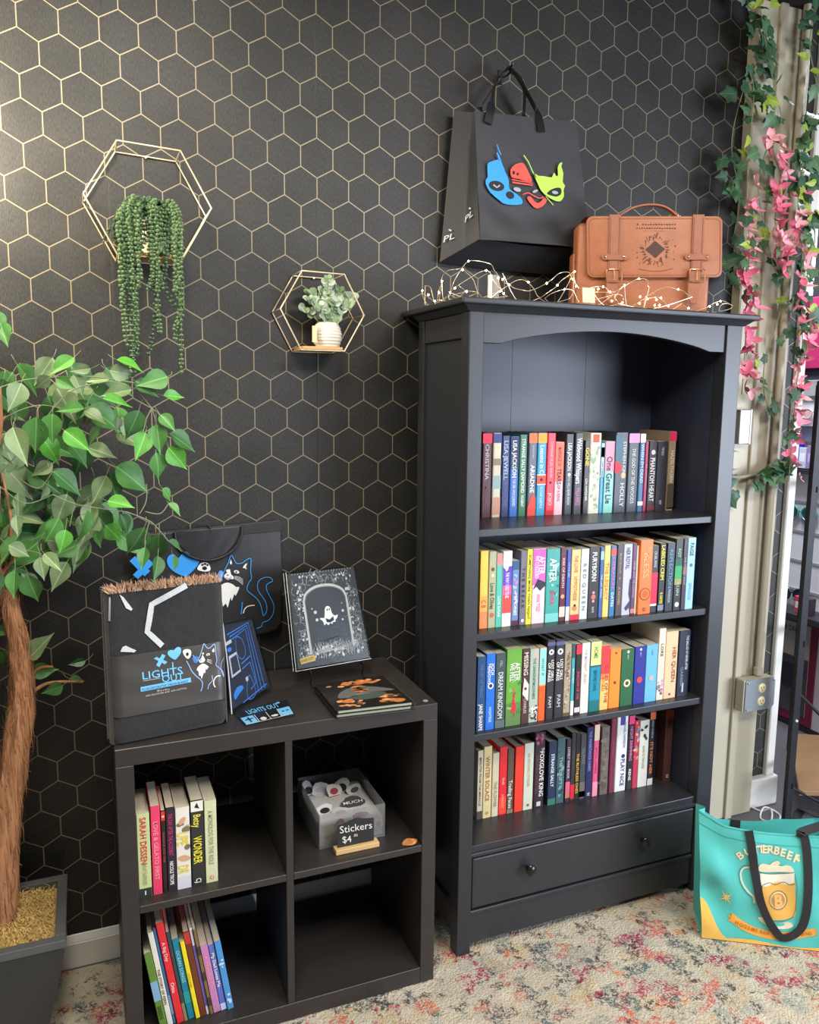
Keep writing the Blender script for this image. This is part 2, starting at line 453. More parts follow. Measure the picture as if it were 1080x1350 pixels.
for x0, x1 in ((XL + 0.012, XL + 0.040), (XR - 0.057, XR - 0.012)):
    obj('side_panel', B().box(x0, x1, YF + 0.045, -0.0476, 0.06, 1.777), M_bc if x0 < .6 else M_bci, bc)
for x0 in (XL + 0.004, XR - 0.026):
    obj('side_rail', B().box(x0, x0 + 0.022, YF + 0.045, -0.084, 0.05, 0.13), M_bc, bc, bevel=0.002); obj('side_rail', B().box(x0, x0 + 0.022, YF + 0.045, -0.084, 1.70, 1.777), M_bc, bc, bevel=0.002)
obj('back_sheet', B().box(0.365, 1.165, -0.0475, -0.0465, 0.02, 1.777), M_bci, bc)
for x0, x1 in ((0.372, 0.6325), (0.6335, 0.8955), (0.8965, 1.157)):
    obj('back_board', B().box(x0, x1, -0.056, -0.048, 0.10, 1.777), M_bci, bc)
obj('top_board', B().box(0.296, 1.250, -0.402, -0.004, 1.779, 1.795), M_bc, bc, bevel=0.004, seg=2)
obj('cornice_moulding', B().hexa([(XL - 0.004, YF - 0.004, 1.763), (XR + 0.004, YF - 0.004, 1.763), (XR + 0.004, -0.05, 1.763), (XL - 0.004, -0.05, 1.763)], [(0.306, -0.392, 1.779), (1.240, -0.392, 1.779), (1.240, -0.05, 1.779), (0.306, -0.05, 1.779)]), M_bc, bc, bevel=0.001)
arch = [(0.372, 1.777), (0.372, 1.688), (0.424, 1.688)]
for i in range(1, 16):
    t = i / 16; arch.append((0.424 + t * 0.678, 1.688 + 0.042 * math.sin(PI * t) ** 0.8))
arch += [(1.102, 1.688), (1.157, 1.688), (1.157, 1.777)]
obj('arched_fascia', B().prism(arch, lambda u, v, d: (u, -0.366 + d, v), 0.020), M_bc, bc, bevel=0.001)
for zt, th in ((1.208, 0.020), (0.925, 0.020), (0.642, 0.020), (0.318, 0.022)):
    obj('shelf', B().box(0.371, 1.158, -0.362, -0.052, zt - th, zt), M_bc, bc, bevel=0.0018, seg=2)
obj('drawer_rail', B().box(0.372, 1.157, -0.368, -0.34, 0.286, 0.297), M_bc, bc, bevel=0.0015)
obj('plinth', B().box(0.372, 1.157, -0.364, -0.344, 0.024, 0.112), M_bc, bc, bevel=0.002)
obj('bottom_rail', B().box(0.372, 1.157, -0.368, -0.34, 0.112, 0.124), M_bc, bc, bevel=0.002)
dr = obj('drawer', B().box(0.376, 1.153, -0.367, -0.10, 0.131, 0.282), M_bc, bc, bevel=0.004, seg=2)
M_knob = mat((46, 45, 46), 0.22, metal=0.6, var=0.1, name='dark_knob')
for kx in (0.553, 0.955):
    k = B().lathe([(0.004, 0.0), (0.007, 0.001), (0.006, 0.010), (0.010, 0.014), (0.0155, 0.019), (0.0165, 0.024), (0.012, 0.029), (0.003, 0.031)], n=20)
    k.xf(Matrix.Translation((kx, -0.366, 0.220)) @ Matrix.Rotation(PI / 2, 4, 'X'))
    obj('knob', k, M_knob, dr, smooth=True)

# ------------------------------------------------------------------ low cube shelf
M_cu = mat((48, 44, 42), 0.42, var=0.16, scale=30, bump=0.05, bscale=160, stretch=(0.15, 1, 1), name='black_brown_foil')
cu = thing('cube_shelf', 'low black open four-cube shelf unit standing against the wallpaper', 'shelf', (-0.153, -0.23, 0))
CX0, CX1, CYF, CYB, CZ = -0.541, 0.2355, -0.4257, -0.032, 0.777
obj('side_panel', B().box(CX0, CX0 + 0.039, CYF, CYB, 0, CZ - 0.041), M_cu, cu, bevel=0.0012)
obj('side_panel', B().box(CX1 - 0.039, CX1, CYF, CYB, 0, CZ - 0.041), M_cu, cu, bevel=0.0012)
obj('top_board', B().box(CX0, CX1, CYF, CYB, CZ - 0.041, CZ), M_cu, cu, bevel=0.0015)
obj('bottom_board', B().box(CX0 + 0.039, CX1 - 0.039, CYF, CYB, 0.0, 0.045), M_cu, cu, bevel=0.0012)
obj('divider', B().box(-0.162, -0.144, CYF + 0.001, CYB, 0.045, CZ - 0.041), M_cu, cu, bevel=0.001)
for x0, x1 in ((CX0 + 0.039, -0.162), (-0.144, CX1 - 0.039)):
    obj('shelf', B().box(x0, x1, CYF + 0.001, CYB, 0.377, 0.395), M_cu, cu, bevel=0.001)
M_dot = mat((150, 146, 138), 0.4, var=0.1, name='cam_cover')
for x, y in ((-0.515, -0.375), (0.212, -0.40)):
    obj('screw_cover', B().lathe([(0.007, CZ - 0.0002), (0.0065, CZ + 0.0008)], x, y, 16), M_dot, cu)

# ------------------------------------------------------------------ books
M_page = mat((206, 196, 172), 0.85, var=0.18, scale=900, stretch=(1, 0.02, 1), bump=0.2, bscale=900, name='page_edges')
def cov(c, r=0.38): return mat(c, r, var=0.10, scale=45, coat=0.05, spec=0.35, name='book_cover')
def ink(c): return mat(c, 0.5, var=0.03, scale=80, spec=0.3, name='print_ink')

def book(x0, x1, y, z, h, d, col, desc, where, group, texts=(), bands=(), side=None, lean=0.0, hard=None, pagecol=None, art=None, turn=0.0):
    """upright book, spine towards -y; texts: (text, centre 0..1, length 0..1, colour, size 0..1); bands: (z0, z1, colour[, name])"""
    w = x1 - x0 - 0.0006
    hard = h > 0.225 if hard is None else hard
    t = thing("book", desc + " " + where, "book", ((x0 + x1) / 2, y, z + 0.0004), group, local=True)
    t.rotation_euler = (0, lean, turn)
    tk = min(0.0022 if hard else 0.0009, w * 0.18); rd = min(0.0035 if hard else 0.0018, w * 0.3)
    # cover: spine and two boards in one U
    o = [(-w / 2, d), (-w / 2, rd)] + [(-w / 2 + rd - rd * math.cos(a), rd - rd * math.sin(a)) for a in (0.5, 1.1)] + [(-w / 2 + rd, 0.0), (w / 2 - rd, 0.0)] \
        + [(w / 2 - rd + rd * math.cos(a), rd - rd * math.sin(a)) for a in (1.1, 0.5)] + [(w / 2, rd), (w / 2, d)]
    i_ = [(w / 2 - tk, d), (w / 2 - tk, tk + 0.001), (-w / 2 + tk, tk + 0.001), (-w / 2 + tk, d)]
    cb = B().prism(o + i_, lambda u, v, dd: (u, v, dd), h)
    obj('cover', cb, cov(col), t)
    ins = 0.003 if hard else 0.0002
    obj('pages', B().box(-w / 2 + tk * 0.9, w / 2 - tk * 0.9, tk + 0.0008, d - ins - 0.001, ins, h - ins), M_page, t)
    for bd in bands:
        za, zb, c = bd[0] * h, bd[1] * h, bd[2]
        x_in = w / 2 - (bd[4] if len(bd) > 4 else 0.0004); nm = bd[3] if len(bd) > 3 else 'spine_band'
        if nm == 'spine_tab':   # paper tape folded over the top edge
            b2 = B().box(-x_in, x_in, -0.0006, 0.0, za, zb)
        else:
            b2 = B().box(-x_in, x_in, -0.0003, 0.0002, za, min(zb, h - 0.0004))
        obj(nm, b2, ink(c), t)
    for tx in texts:
        s, zc, ln, c, sz = tx[:5]; xo = tx[5] if len(tx) > 5 else 0.0
        L = ln * h; H = sz * w
        vs, fs, tw = text_geo(s, 0.02)
        if tw <= 0: continue
        sx = min(L / tw, H * 1.25) if tw else H
        if tw * H < L: sx = min(L / tw, H * 1.25)
        else: sx = L / tw
        b3 = B().add([((v.y - 0.5) * H + xo * w, -0.0010, zc * h - (v.x * sx - tw * sx / 2)) for v in vs], fs)
        obj('spine_title', b3, ink(c), t)
    if art: art(t, w, h, d)
    return t

WH = (235, 232, 224); GR = (150, 150, 150); DK = (45, 42, 42); GD = (205, 170, 80)
def rect(t, w, h, pts, c, nm='spine_art'):
    b = B(); A = Art(lambda x, y, l: ((x - 0.5) * w, -0.0006 - l * 0.3, y * h)); A.poly(b, pts); obj(nm, b, ink(c), t, fix=False)
def disc(zc, r, c, xo=0.0, nm='spine_emblem'):
    def f(t, w, h, d):
        b = B(); A = Art(lambda x, y, l: (x, -0.0006 - l * 0.3, y)); A.ell(b, xo * w, zc * h, r * w, r * w, .0008 + (.5 - r) * .001); obj(nm, b, ink(c), t, fix=False)
    return f
def blobs(seed, n, z0, z1, cols, smin=0.08, smax=0.25):
    def f(t, w, h, d):
        r = random.Random(seed)
        for c in cols:
            b = B(); A = Art(lambda x, y, l: (x, -0.0006 - l * 0.3, y))
            for _ in range(n):
                rx = r.uniform(smin, smax) * w; ry = rx * r.uniform(0.6, 2.2)
                A.ell(b, r.uniform(-0.5 * w + rx, 0.5 * w - rx), r.uniform(z0 * h + ry, z1 * h - ry), rx, ry, 0.0006 + r.uniform(0, 0.0004), 9, r.uniform(0, 3))
            obj('spine_art', b, ink(c), t, fix=False, kind='stuff')
    return f
def both(*fs):
    def f(t, w, h, d):
        for q in fs: q(t, w, h, d)
    return f

TAB = 'spine_tab'
G1, G2, G3, G4 = 'books in the top row of the tall bookcase', 'books in the second row of the tall bookcase', 'books in the third row of the tall bookcase', 'books in the bottom row of the tall bookcase'
W1, W2, W3, W4 = 'on the top book row', 'on the second book row', 'on the third book row', 'on the lowest book row'
S1 = [
(.4764,.5072,-.177,.243,(74,26,36),'maroon book with red spine tab',[('CHRISTINA',.66,.42,(200,180,180),.42),('MCDONALD',.25,.25,(130,70,80),.4)],[(.88,.995,(225,50,80),TAB)],None),
(.5095,.5369,-.179,.243,(205,196,166),'cream landscape book with navy tab',[],[(.885,.995,(62,72,132),TAB),(.62,.70,(150,128,108)),(.34,.50,(150,176,170)),(.03,.24,(196,146,124))],None),
(.5376,.5634,-.181,.235,(38,44,92),'navy book with thin pale capitals',[('LISA JEWELL',.70,.48,(170,185,225),.55),('NONE OF THIS',.28,.3,(90,100,170),.4)],[],None),
(.5641,.592,-.183,.233,(48,96,176),'blue book dark at the head',[('LISA JACKSON',.72,.46,WH,.5),('THE GIRL WHO SURVIVED',.3,.34,(200,215,235),.35)],[(.6,.995,(46,58,98))],None),
(.5927,.6189,-.185,.238,(46,104,72),'green book with white capitals',[('STRANGE SALLY DIAMOND',.62,.66,(222,236,220),.45),('NUGENT',.19,.14,(222,236,220),.35)],[],None),
(.6214,.6498,-.188,.243,(80,86,106),'slate book with red foot and orange tab',[('ARIADNE',.45,.34,WH,.5),('JENNIFER SAINT',.77,.16,(190,180,180),.25)],[(.88,.995,(245,120,70),TAB)],lambda t,w,h,d: rect(t,w,h,[(.02,.0),(.98,.0),(.98,.22),(.7,.27),(.4,.24),(.2,.17),(.02,.1)],(224,74,60))),
(.6503,.6809,-.19,.243,(44,146,182),'cyan book with a red middle label',[('Lessons in C',.68,.34,(225,240,240),.5),('BONNIE GARMUS',.22,.26,(190,225,235),.3)],[(.88,.995,(242,164,62),TAB),(.385,.49,(226,82,56)),(.375,.385,WH),(.49,.50,WH)],disc(.437,.16,(50,30,30))),
(.6814,.7103,-.192,.242,(224,38,62),'bright red book with small white words',[('SOMEONE ELSES SHOES',.68,.44,(250,180,185),.3),('JOJO',.2,.16,(250,190,190),.4)],[(.0,.06,(190,30,50))],disc(.40,.14,(90,20,30))),
(.709,.7382,-.194,.216,(238,178,186),'pink and coral book with dark capitals',[('MARRIAGE OF',.8,.26,(150,50,60),.42),('TEARS',.53,.22,(70,25,40),.5),('OF A KING',.3,.22,(150,90,110),.36)],[(.46,.995,(248,122,98))],None),
(.7425,.77,-.196,.239,(50,52,58),'charcoal book with upright white capitals',[('LISA JACKSON',.72,.34,WH,.5),('YOU WILL NEVER KNOW',.3,.36,(190,205,210),.35)],[],disc(.50,.2,(210,214,216))),
(.7724,.8022,-.199,.242,(50,48,56),'charcoal book with white script and pink words',[('Wildwood Whispers',.66,.56,WH,.62),('WILLA REECE',.22,.22,(200,120,165),.5)],[],None),
(.806,.824,-.201,.22,(38,38,42),'thin black book with yellow capitals',[('GONE',.78,.25,(236,216,70),.75),('LISA GARDNER',.33,.3,WH,.4)],[],None),
(.8234,.8625,-.203,.242,(216,212,192),'thick cream book with green leaf sprigs',[],[(.885,.985,(246,92,50),TAB,.008)],both(blobs(3,14,.03,.86,[(150,172,140),(182,196,160)],.06,.16),blobs(5,5,.1,.8,[(226,190,180)],.06,.14))),
(.8624,.8738,-.204,.212,(70,150,205),'thin sky blue book with pale head',[('LAST SUMMER',.62,.3,(60,80,110),.4)],[(.52,.995,(196,208,220)),(.80,.94,(190,50,50))],None),
(.8754,.9101,-.206,.217,(128,196,186),'pink and mint book with dark script',[('One Great Lie',.46,.66,(60,50,66),.62)],[(.58,.995,(228,152,172))],None),
(.9094,.9557,-.209,.243,(52,56,64),'thick dark book with a gold spot',[('STEPHEN KING',.66,.46,(200,206,212),.25,.22),('HOLLY',.22,.30,(200,206,212),.34,.15)],[],both(lambda t,w,h,d: rect(t,w,h,[(.0,.5),(.35,.5),(.6,.56),(.45,.6),(.3,.63),(.0,.64)],(230,44,62)),lambda t,w,h,d: rect(t,w,h,[(.0,.66),(.5,.66),(.55,.97),(.0,.97)],(78,112,128)),disc(.47,.2,(232,160,70),.18))),
(.9555,.9953,-.212,.241,(58,62,66),'grey book with lilac tab',[('THE GOD OF THE WOODS',.46,.70,(205,205,200),.34)],[(.88,.995,(222,152,196),TAB)],None),
(.9958,1.0161,-.214,.24,(58,100,142),'blue book with cream tab',[("WHEN I'M DEAD",.62,.5,(205,225,235),.55)],[(.885,.995,(226,226,206),TAB),(.08,.13,WH)],None),
(1.0161,1.028,-.215,.216,(160,38,78),'narrow crimson book',[('THE HUNTING PARTY',.5,.6,(225,150,170),.4)],[],None),
(1.0298,1.0597,-.216,.217,(40,36,42),'black book with tall white capitals',[('PHANTOM HEART',.45,.62,(232,226,228),.62)],[(.02,.08,(120,40,60))],disc(.84,.26,(220,212,218))),
(1.06,1.098,-.218,.215,(46,43,50),'thick plain black book with tiny words',[('THE MAID',.86,.12,(180,180,190),.25),('NV',.12,.06,(200,200,205),.25)],[],None),
(1.1013,1.1275,-.221,.246,(152,132,112),'tan book with pink tab',[('HAZELTHORN',.56,.40,(226,212,180),.5)],[(.885,.995,(222,52,92),TAB),(.02,.34,(78,70,60)),(.02,.035,(214,224,170))],None),
]
S2 = [
(.4042,.4289,-.319,.216,(246,200,84),'golden yellow book fading to orange',[('C B',.32,.1,(200,90,50),.6)],[(.0,.22,(236,140,90)),(.22,.42,(242,172,88))],None),
(.43,.4525,-.321,.213,(172,174,136),'sage book with script words',[('Love & Olives',.42,.34,(70,80,60),.6)],[],both(disc(.17,.3,(214,92,72)),disc(.77,.24,(110,84,60)),disc(.69,.2,(226,210,180)))),
(.4526,.4711,-.322,.207,(84,186,166),'mint book with pink head',[('LOVE SUGAR',.28,.28,(226,244,238),.45)],[(.84,.995,(240,138,140))],None),
(.4715,.5004,-.323,.212,(236,226,214),'white book splashed purple and red',[('THE WAY I USED TO BE',.55,.34,(240,224,240),.4)],[(.55,.80,(98,70,190)),(.42,.55,(206,96,150)),(.18,.42,(234,76,70))],blobs(8,5,.72,.95,[(250,248,244)],.1,.24)),
(.5014,.5227,-.324,.184,(104,132,184),'short blue book with lilac mottling',[('MEMORIES',.33,.34,WH,.46)],[(.0,.08,(90,40,60)),(.86,.995,(60,90,130))],blobs(9,7,.3,.8,[(186,140,190),(150,190,215)],.1,.22)),
(.5256,.5453,-.325,.21,(112,106,124),'grey violet book with spaced capitals',[('T H E  B R E A K',.5,.56,(48,44,56),.5)],[],disc(.06,.24,WH)),
(.5455,.5628,-.326,.213,(236,226,62),'lemon yellow book with dark capitals',[('SOMETHING MORE THAN NIGHT',.5,.86,(90,84,40),.45)],[],None),
(.5637,.6048,-.327,.213,(236,204,210),'magenta and pale pink book',[('AFTER',.78,.24,WH,.5,.2),('WE COLLIDED',.76,.30,WH,.3,-.2),('ANNA TODD',.28,.24,(214,120,170),.3)],[(.52,.995,(202,98,184))],lambda t,w,h,d: rect(t,w,h,[(.02,.46),(.4,.6),(.98,.55),(.98,.5),(.6,.44),(.3,.5)],(52,44,60))),
(.6061,.6503,-.329,.211,(62,158,148),'teal book with large white capitals',[('AFTER',.71,.32,WH,.52),('ANNA',.34,.20,(214,60,110),.3)],[(.0,.12,(120,196,186))],blobs(21,6,.2,.98,[(40,120,118),(140,206,196)],.04,.16)),
(.6502,.6699,-.331,.212,(92,34,54),'narrow wine book with pale label',[('KISS OF DEATH',.66,.4,(230,200,200),.4)],[(.06,.2,(214,200,180))],disc(.34,.32,(222,160,130))),
(.6712,.6844,-.332,.205,(60,80,168),'narrow royal blue book',[('LITTLE LIES',.72,.3,(190,200,235),.4)],[(.0,.2,(226,228,232))],None),
(.6856,.7158,-.333,.204,(226,192,126),'sand book with a red foot',[('THE LOVE',.80,.24,(196,120,60),.4),('HYPOTHESIS',.45,.34,(196,120,60),.4)],[(.0,.08,(208,48,70))],both(disc(.17,.26,(236,120,100)),disc(.21,.13,(60,36,36)))),
(.7168,.7435,-.334,.205,(206,212,212),'silver white book with grey spaced capitals',[('R E D  Q U E E N',.46,.70,(120,134,140),.42)],[],None),
(.7436,.7792,-.335,.21,(48,44,44),'black book with white capitals and red ornament',[('FURYBORN',.72,.40,WH,.45),('KATE',.12,.08,(200,200,200),.2)],[],both(disc(.30,.22,(196,110,104)),disc(.36,.12,(214,160,150)),disc(.24,.12,(214,160,150)))),
(.7805,.7928,-.336,.207,(58,96,162),'narrow blue book with pale words',[('THE LAST THING',.45,.5,(205,215,235),.45)],[(.82,.94,(150,190,200))],None),
(.7935,.8143,-.337,.211,(236,196,108),'amber book with orange capitals',[('THE LEGACY',.5,.66,(226,130,50),.55)],[],None),
(.8153,.8345,-.338,.209,(48,116,160),'teal blue book with pink words',[('EXPIRATION',.62,.44,(226,110,160),.5),('DATES',.24,.2,(220,235,240),.45)],[(.86,.96,(214,90,90))],None),
(.8367,.8577,-.339,.211,(74,66,72),'dusky brown book with tan words',[('BLACKOUT',.74,.28,(170,150,130),.35),('A NOVEL',.28,.26,(190,150,110),.4)],[],disc(.53,.2,(150,110,90))),
(.8582,.8887,-.34,.211,(184,184,200),'lavender grey book with a dark slash',[('HER ROYAL',.80,.30,(70,70,96),.5)],[],lambda t,w,h,d: rect(t,w,h,[(.98,.0),(.98,.52),(.8,.5),(.72,.3),(.9,.2),(.3,.1),(.5,.06),(.86,.1)],(66,66,84))),
(.8888,.9029,-.341,.212,(88,60,92),'narrow plum book',[('NEVER SAW ME COMING',.5,.7,(190,160,190),.42)],[(.02,.08,(226,120,110))],None),
(.9034,.9103,-.341,.204,(226,220,206),'very thin cream book',[],[],None),
(.9103,.9557,-.348,.221,(236,114,44),'thick orange book with round emblem',[('RULES',.80,.2,(250,170,110),.3,.2),('BLESS',.66,.34,(250,170,110),.45),('KH',.06,.05,(120,50,20),.3)],[],both(disc(.27,.42,(120,50,24)),disc(.27,.36,(236,114,44)),disc(.27,.2,(190,90,50)))),
(.9567,.9807,-.344,.201,(42,44,48),'black book with a crimson lower label',[('CRUEL KING',.8,.24,(190,190,190),.4)],[(.13,.60,(226,42,76)),(.10,.13,WH)],None),
(.9842,1.0063,-.345,.207,(40,40,42),'black book with yellow capitals',[('LABELED CRIM',.72,.5,(232,216,60),.6),('R HAYES',.2,.16,(232,216,60),.5)],[(.02,.1,(120,130,150))],None),
(1.0097,1.0386,-.346,.207,(44,50,60),'slate black book with blue capitals',[('REFLECTION',.62,.56,(100,150,175),.45),('MARISSA',.22,.2,(160,175,190),.35)],[],None),
(1.0399,1.0668,-.347,.218,(38,46,44),'black book with a green glow patch',[('ROT',.8,.12,(150,200,170),.4),('RUIN',.3,.2,(170,180,150),.4)],[(.44,.62,(58,160,96)),(.62,.72,(46,96,80)),(.36,.44,(150,150,86))],disc(.08,.28,WH)),
(1.0683,1.0832,-.348,.217,(62,48,62),'narrow aubergine book',[('THE WICKED KING',.55,.6,(170,150,170),.4)],[(.5,.6,(150,90,80))],None),
(1.0833,1.113,-.349,.218,(150,196,212),'pale blue book with small dark title',[('PAIGE',.84,.18,(60,80,96),.5),('SPRINGS',.25,.24,(110,160,185),.4)],[],disc(.62,.18,(90,110,110))),
]
S3 = [
(.3891,.4149,-.345,.213,(42,74,116),'dark blue book with white words at the foot',[('JANE SHARPE',.19,.36,WH,.45),('THE LIST OF THINGS',.68,.44,(90,120,165),.35)],[],None),
(.417,.4449,-.344,.218,(38,108,204),'bright blue book with white and red words',[('JODI',.80,.16,WH,.34,.2),('MEADOWS',.74,.26,WH,.32,-.18),('NIGHTRISE',.2,.2,(180,215,245),.3)],[],both(disc(.58,.32,(220,232,244)),disc(.58,.2,(36,60,80)))),
(.4471,.4781,-.343,.215,(64,80,82),'slate green book with long white title',[('DREAM KINGDOM',.44,.62,(206,214,206),.5),('MILL',.86,.08,(160,170,170),.3)],[(.0,.10,(88,104,104))],None),
(.4811,.5295,-.342,.223,(102,162,60),'thick green book with big white capitals',[('AFTER',.70,.24,WH,.36,.2),('WE FELL',.70,.24,WH,.3,-.14)],[(.0,.30,(96,128,74))],both(blobs(31,8,.05,.6,[(130,182,84),(74,126,52)],.03,.12),lambda t,w,h,d: rect(t,w,h,[(.34,.17),(.62,.17),(.66,.24),(.56,.34),(.58,.42),(.46,.43),(.44,.34),(.36,.26)],(206,40,62)),disc(.46,.1,(170,120,70)))),
(.5307,.5543,-.342,.219,(76,50,46),'dark brown book with a white diamond',[('MISSING',.80,.30,(226,210,200),.6),('CHARLES',.24,.2,(200,180,170),.4)],[],both(lambda t,w,h,d: rect(t,w,h,[(.1,.4),(.9,.3),(.95,.52),(.3,.62)],(226,222,216)),disc(.47,.2,(140,40,44)))),
(.5558,.5852,-.341,.215,(166,182,166),'grey green book with speckled foot',[('THE UNHONEYMOONERS',.6,.56,(90,110,100),.3)],[(.86,.995,(222,170,160),'spine_band',.012)],blobs(33,16,.02,.24,[(70,40,50),(226,220,214)],.06,.14)),
(.5874,.6096,-.34,.215,(240,94,40),'aqua and orange book',[('WHAT IF',.74,.3,(60,130,130),.35)],[(.5,.995,(150,216,206)),(.48,.5,(226,170,110))],None),
(.6118,.638,-.34,.234,(50,48,52),'black book with white disc, beside the aqua one,',[('LOST GIRLS',.62,.26,WH,.34,.2),('OF PARIS',.60,.24,WH,.34,-.2),('PAM',.22,.22,(190,190,195),.4)],[(.93,.975,(84,94,140))],both(disc(.85,.32,(222,222,224)),disc(.85,.14,(70,70,76)))),
(.6403,.6698,-.339,.232,(50,48,52),'black book with white disc, beside the map one,',[('LOST GIRLS',.62,.26,WH,.34,.2),('OF PARIS',.60,.24,WH,.34,-.2),('PAM',.22,.22,(190,190,195),.4)],[(.93,.975,(84,94,140))],both(disc(.85,.32,(222,222,224)),disc(.85,.14,(70,70,76)))),
(.6713,.6939,-.339,.216,(166,150,124),'tan map patterned book',[('THE ATLAS',.72,.4,(90,70,60),.4)],[(.0,.05,(90,80,60))],blobs(35,12,.05,.9,[(140,110,90),(190,176,150)],.08,.2)),
(.6961,.7076,-.338,.215,(66,160,170),'narrow turquoise book with white foot',[('BEACH READ',.55,.3,(220,240,240),.4)],[(.0,.2,(226,226,222)),(.8,.995,(70,76,80))],None),
(.7098,.7291,-.338,.211,(42,38,42),'narrow black book with red tab and pink words',[('SHADOW OF THE',.42,.4,(206,80,110),.45)],[(.86,.995,(226,46,72),TAB),(.03,.1,(226,200,206))],None),
(.7306,.7588,-.337,.212,(226,222,208),'white book with faint grey words',[('THE MIDNIGHT LIBRARY',.66,.5,(176,172,160),.36)],[],None),
(.7613,.7979,-.337,.213,(28,138,164),'teal book with pale yellow head',[('HOME',.84,.16,(90,140,90),.4),('BEFORE DARK',.44,.3,(20,90,112),.3)],[(.66,.995,(218,216,134)),(.64,.66,(20,70,100)),(.0,.16,(24,110,110))],None),
(.7992,.8293,-.336,.197,(236,190,110),'red and gold book with vertical words',[('RULES OF THE',.40,.62,(170,70,40),.36,.2),('ROAD',.4,.5,(200,100,40),.3,-.2)],[(.56,.995,(226,60,66)),(.48,.56,(232,130,84))],None),
(.8319,.8707,-.335,.182,(246,138,46),'orange book with a small black bird mark',[],[],both(disc(.43,.12,(120,60,30)),disc(.93,.08,(120,60,30)))),
(.8726,.9187,-.334,.176,(38,96,60),'bottle green book with cream emblem',[('ANNE OF',.86,.08,(190,210,190),.12)],[],both(disc(.40,.26,(236,216,170)),disc(.40,.14,(80,60,50)),disc(.95,.1,(226,220,200)))),
(.9216,.9624,-.333,.178,(44,48,140),'indigo book with red emblem',[('EMILY',.86,.08,(180,185,220),.12)],[],both(disc(.42,.24,(226,70,66)),disc(.95,.1,(220,220,230)))),
(.964,1.0067,-.333,.179,(104,176,214),'light blue book with faint tan emblem',[('RAINBOW',.86,.09,(70,110,150),.12)],[],disc(.42,.22,(180,176,160))),
(1.0095,1.0351,-.332,.225,(222,208,188),'tall cream book with pictures down the spine',[('LORE',.7,.2,(90,80,70),.4)],[],blobs(38,7,.05,.34,[(110,90,110),(190,160,200)],.1,.2)),
(1.037,1.0835,-.331,.212,(232,188,148),'thick peach book with brown capitals',[('HER QUEEN',.50,.52,(140,84,60),.3,.22)],[],disc(.06,.08,(90,60,50))),
(1.0888,1.132,-.33,.209,(38,42,60),'thick navy black book with fine white title',[('THE BALLAD OF NEVER AFTER',.66,.52,(200,206,220),.22,.22),('GARBER',.3,.3,(120,130,150),.25,-.15)],[(.06,.2,(190,196,206),'spine_band',.0185)],None),
]
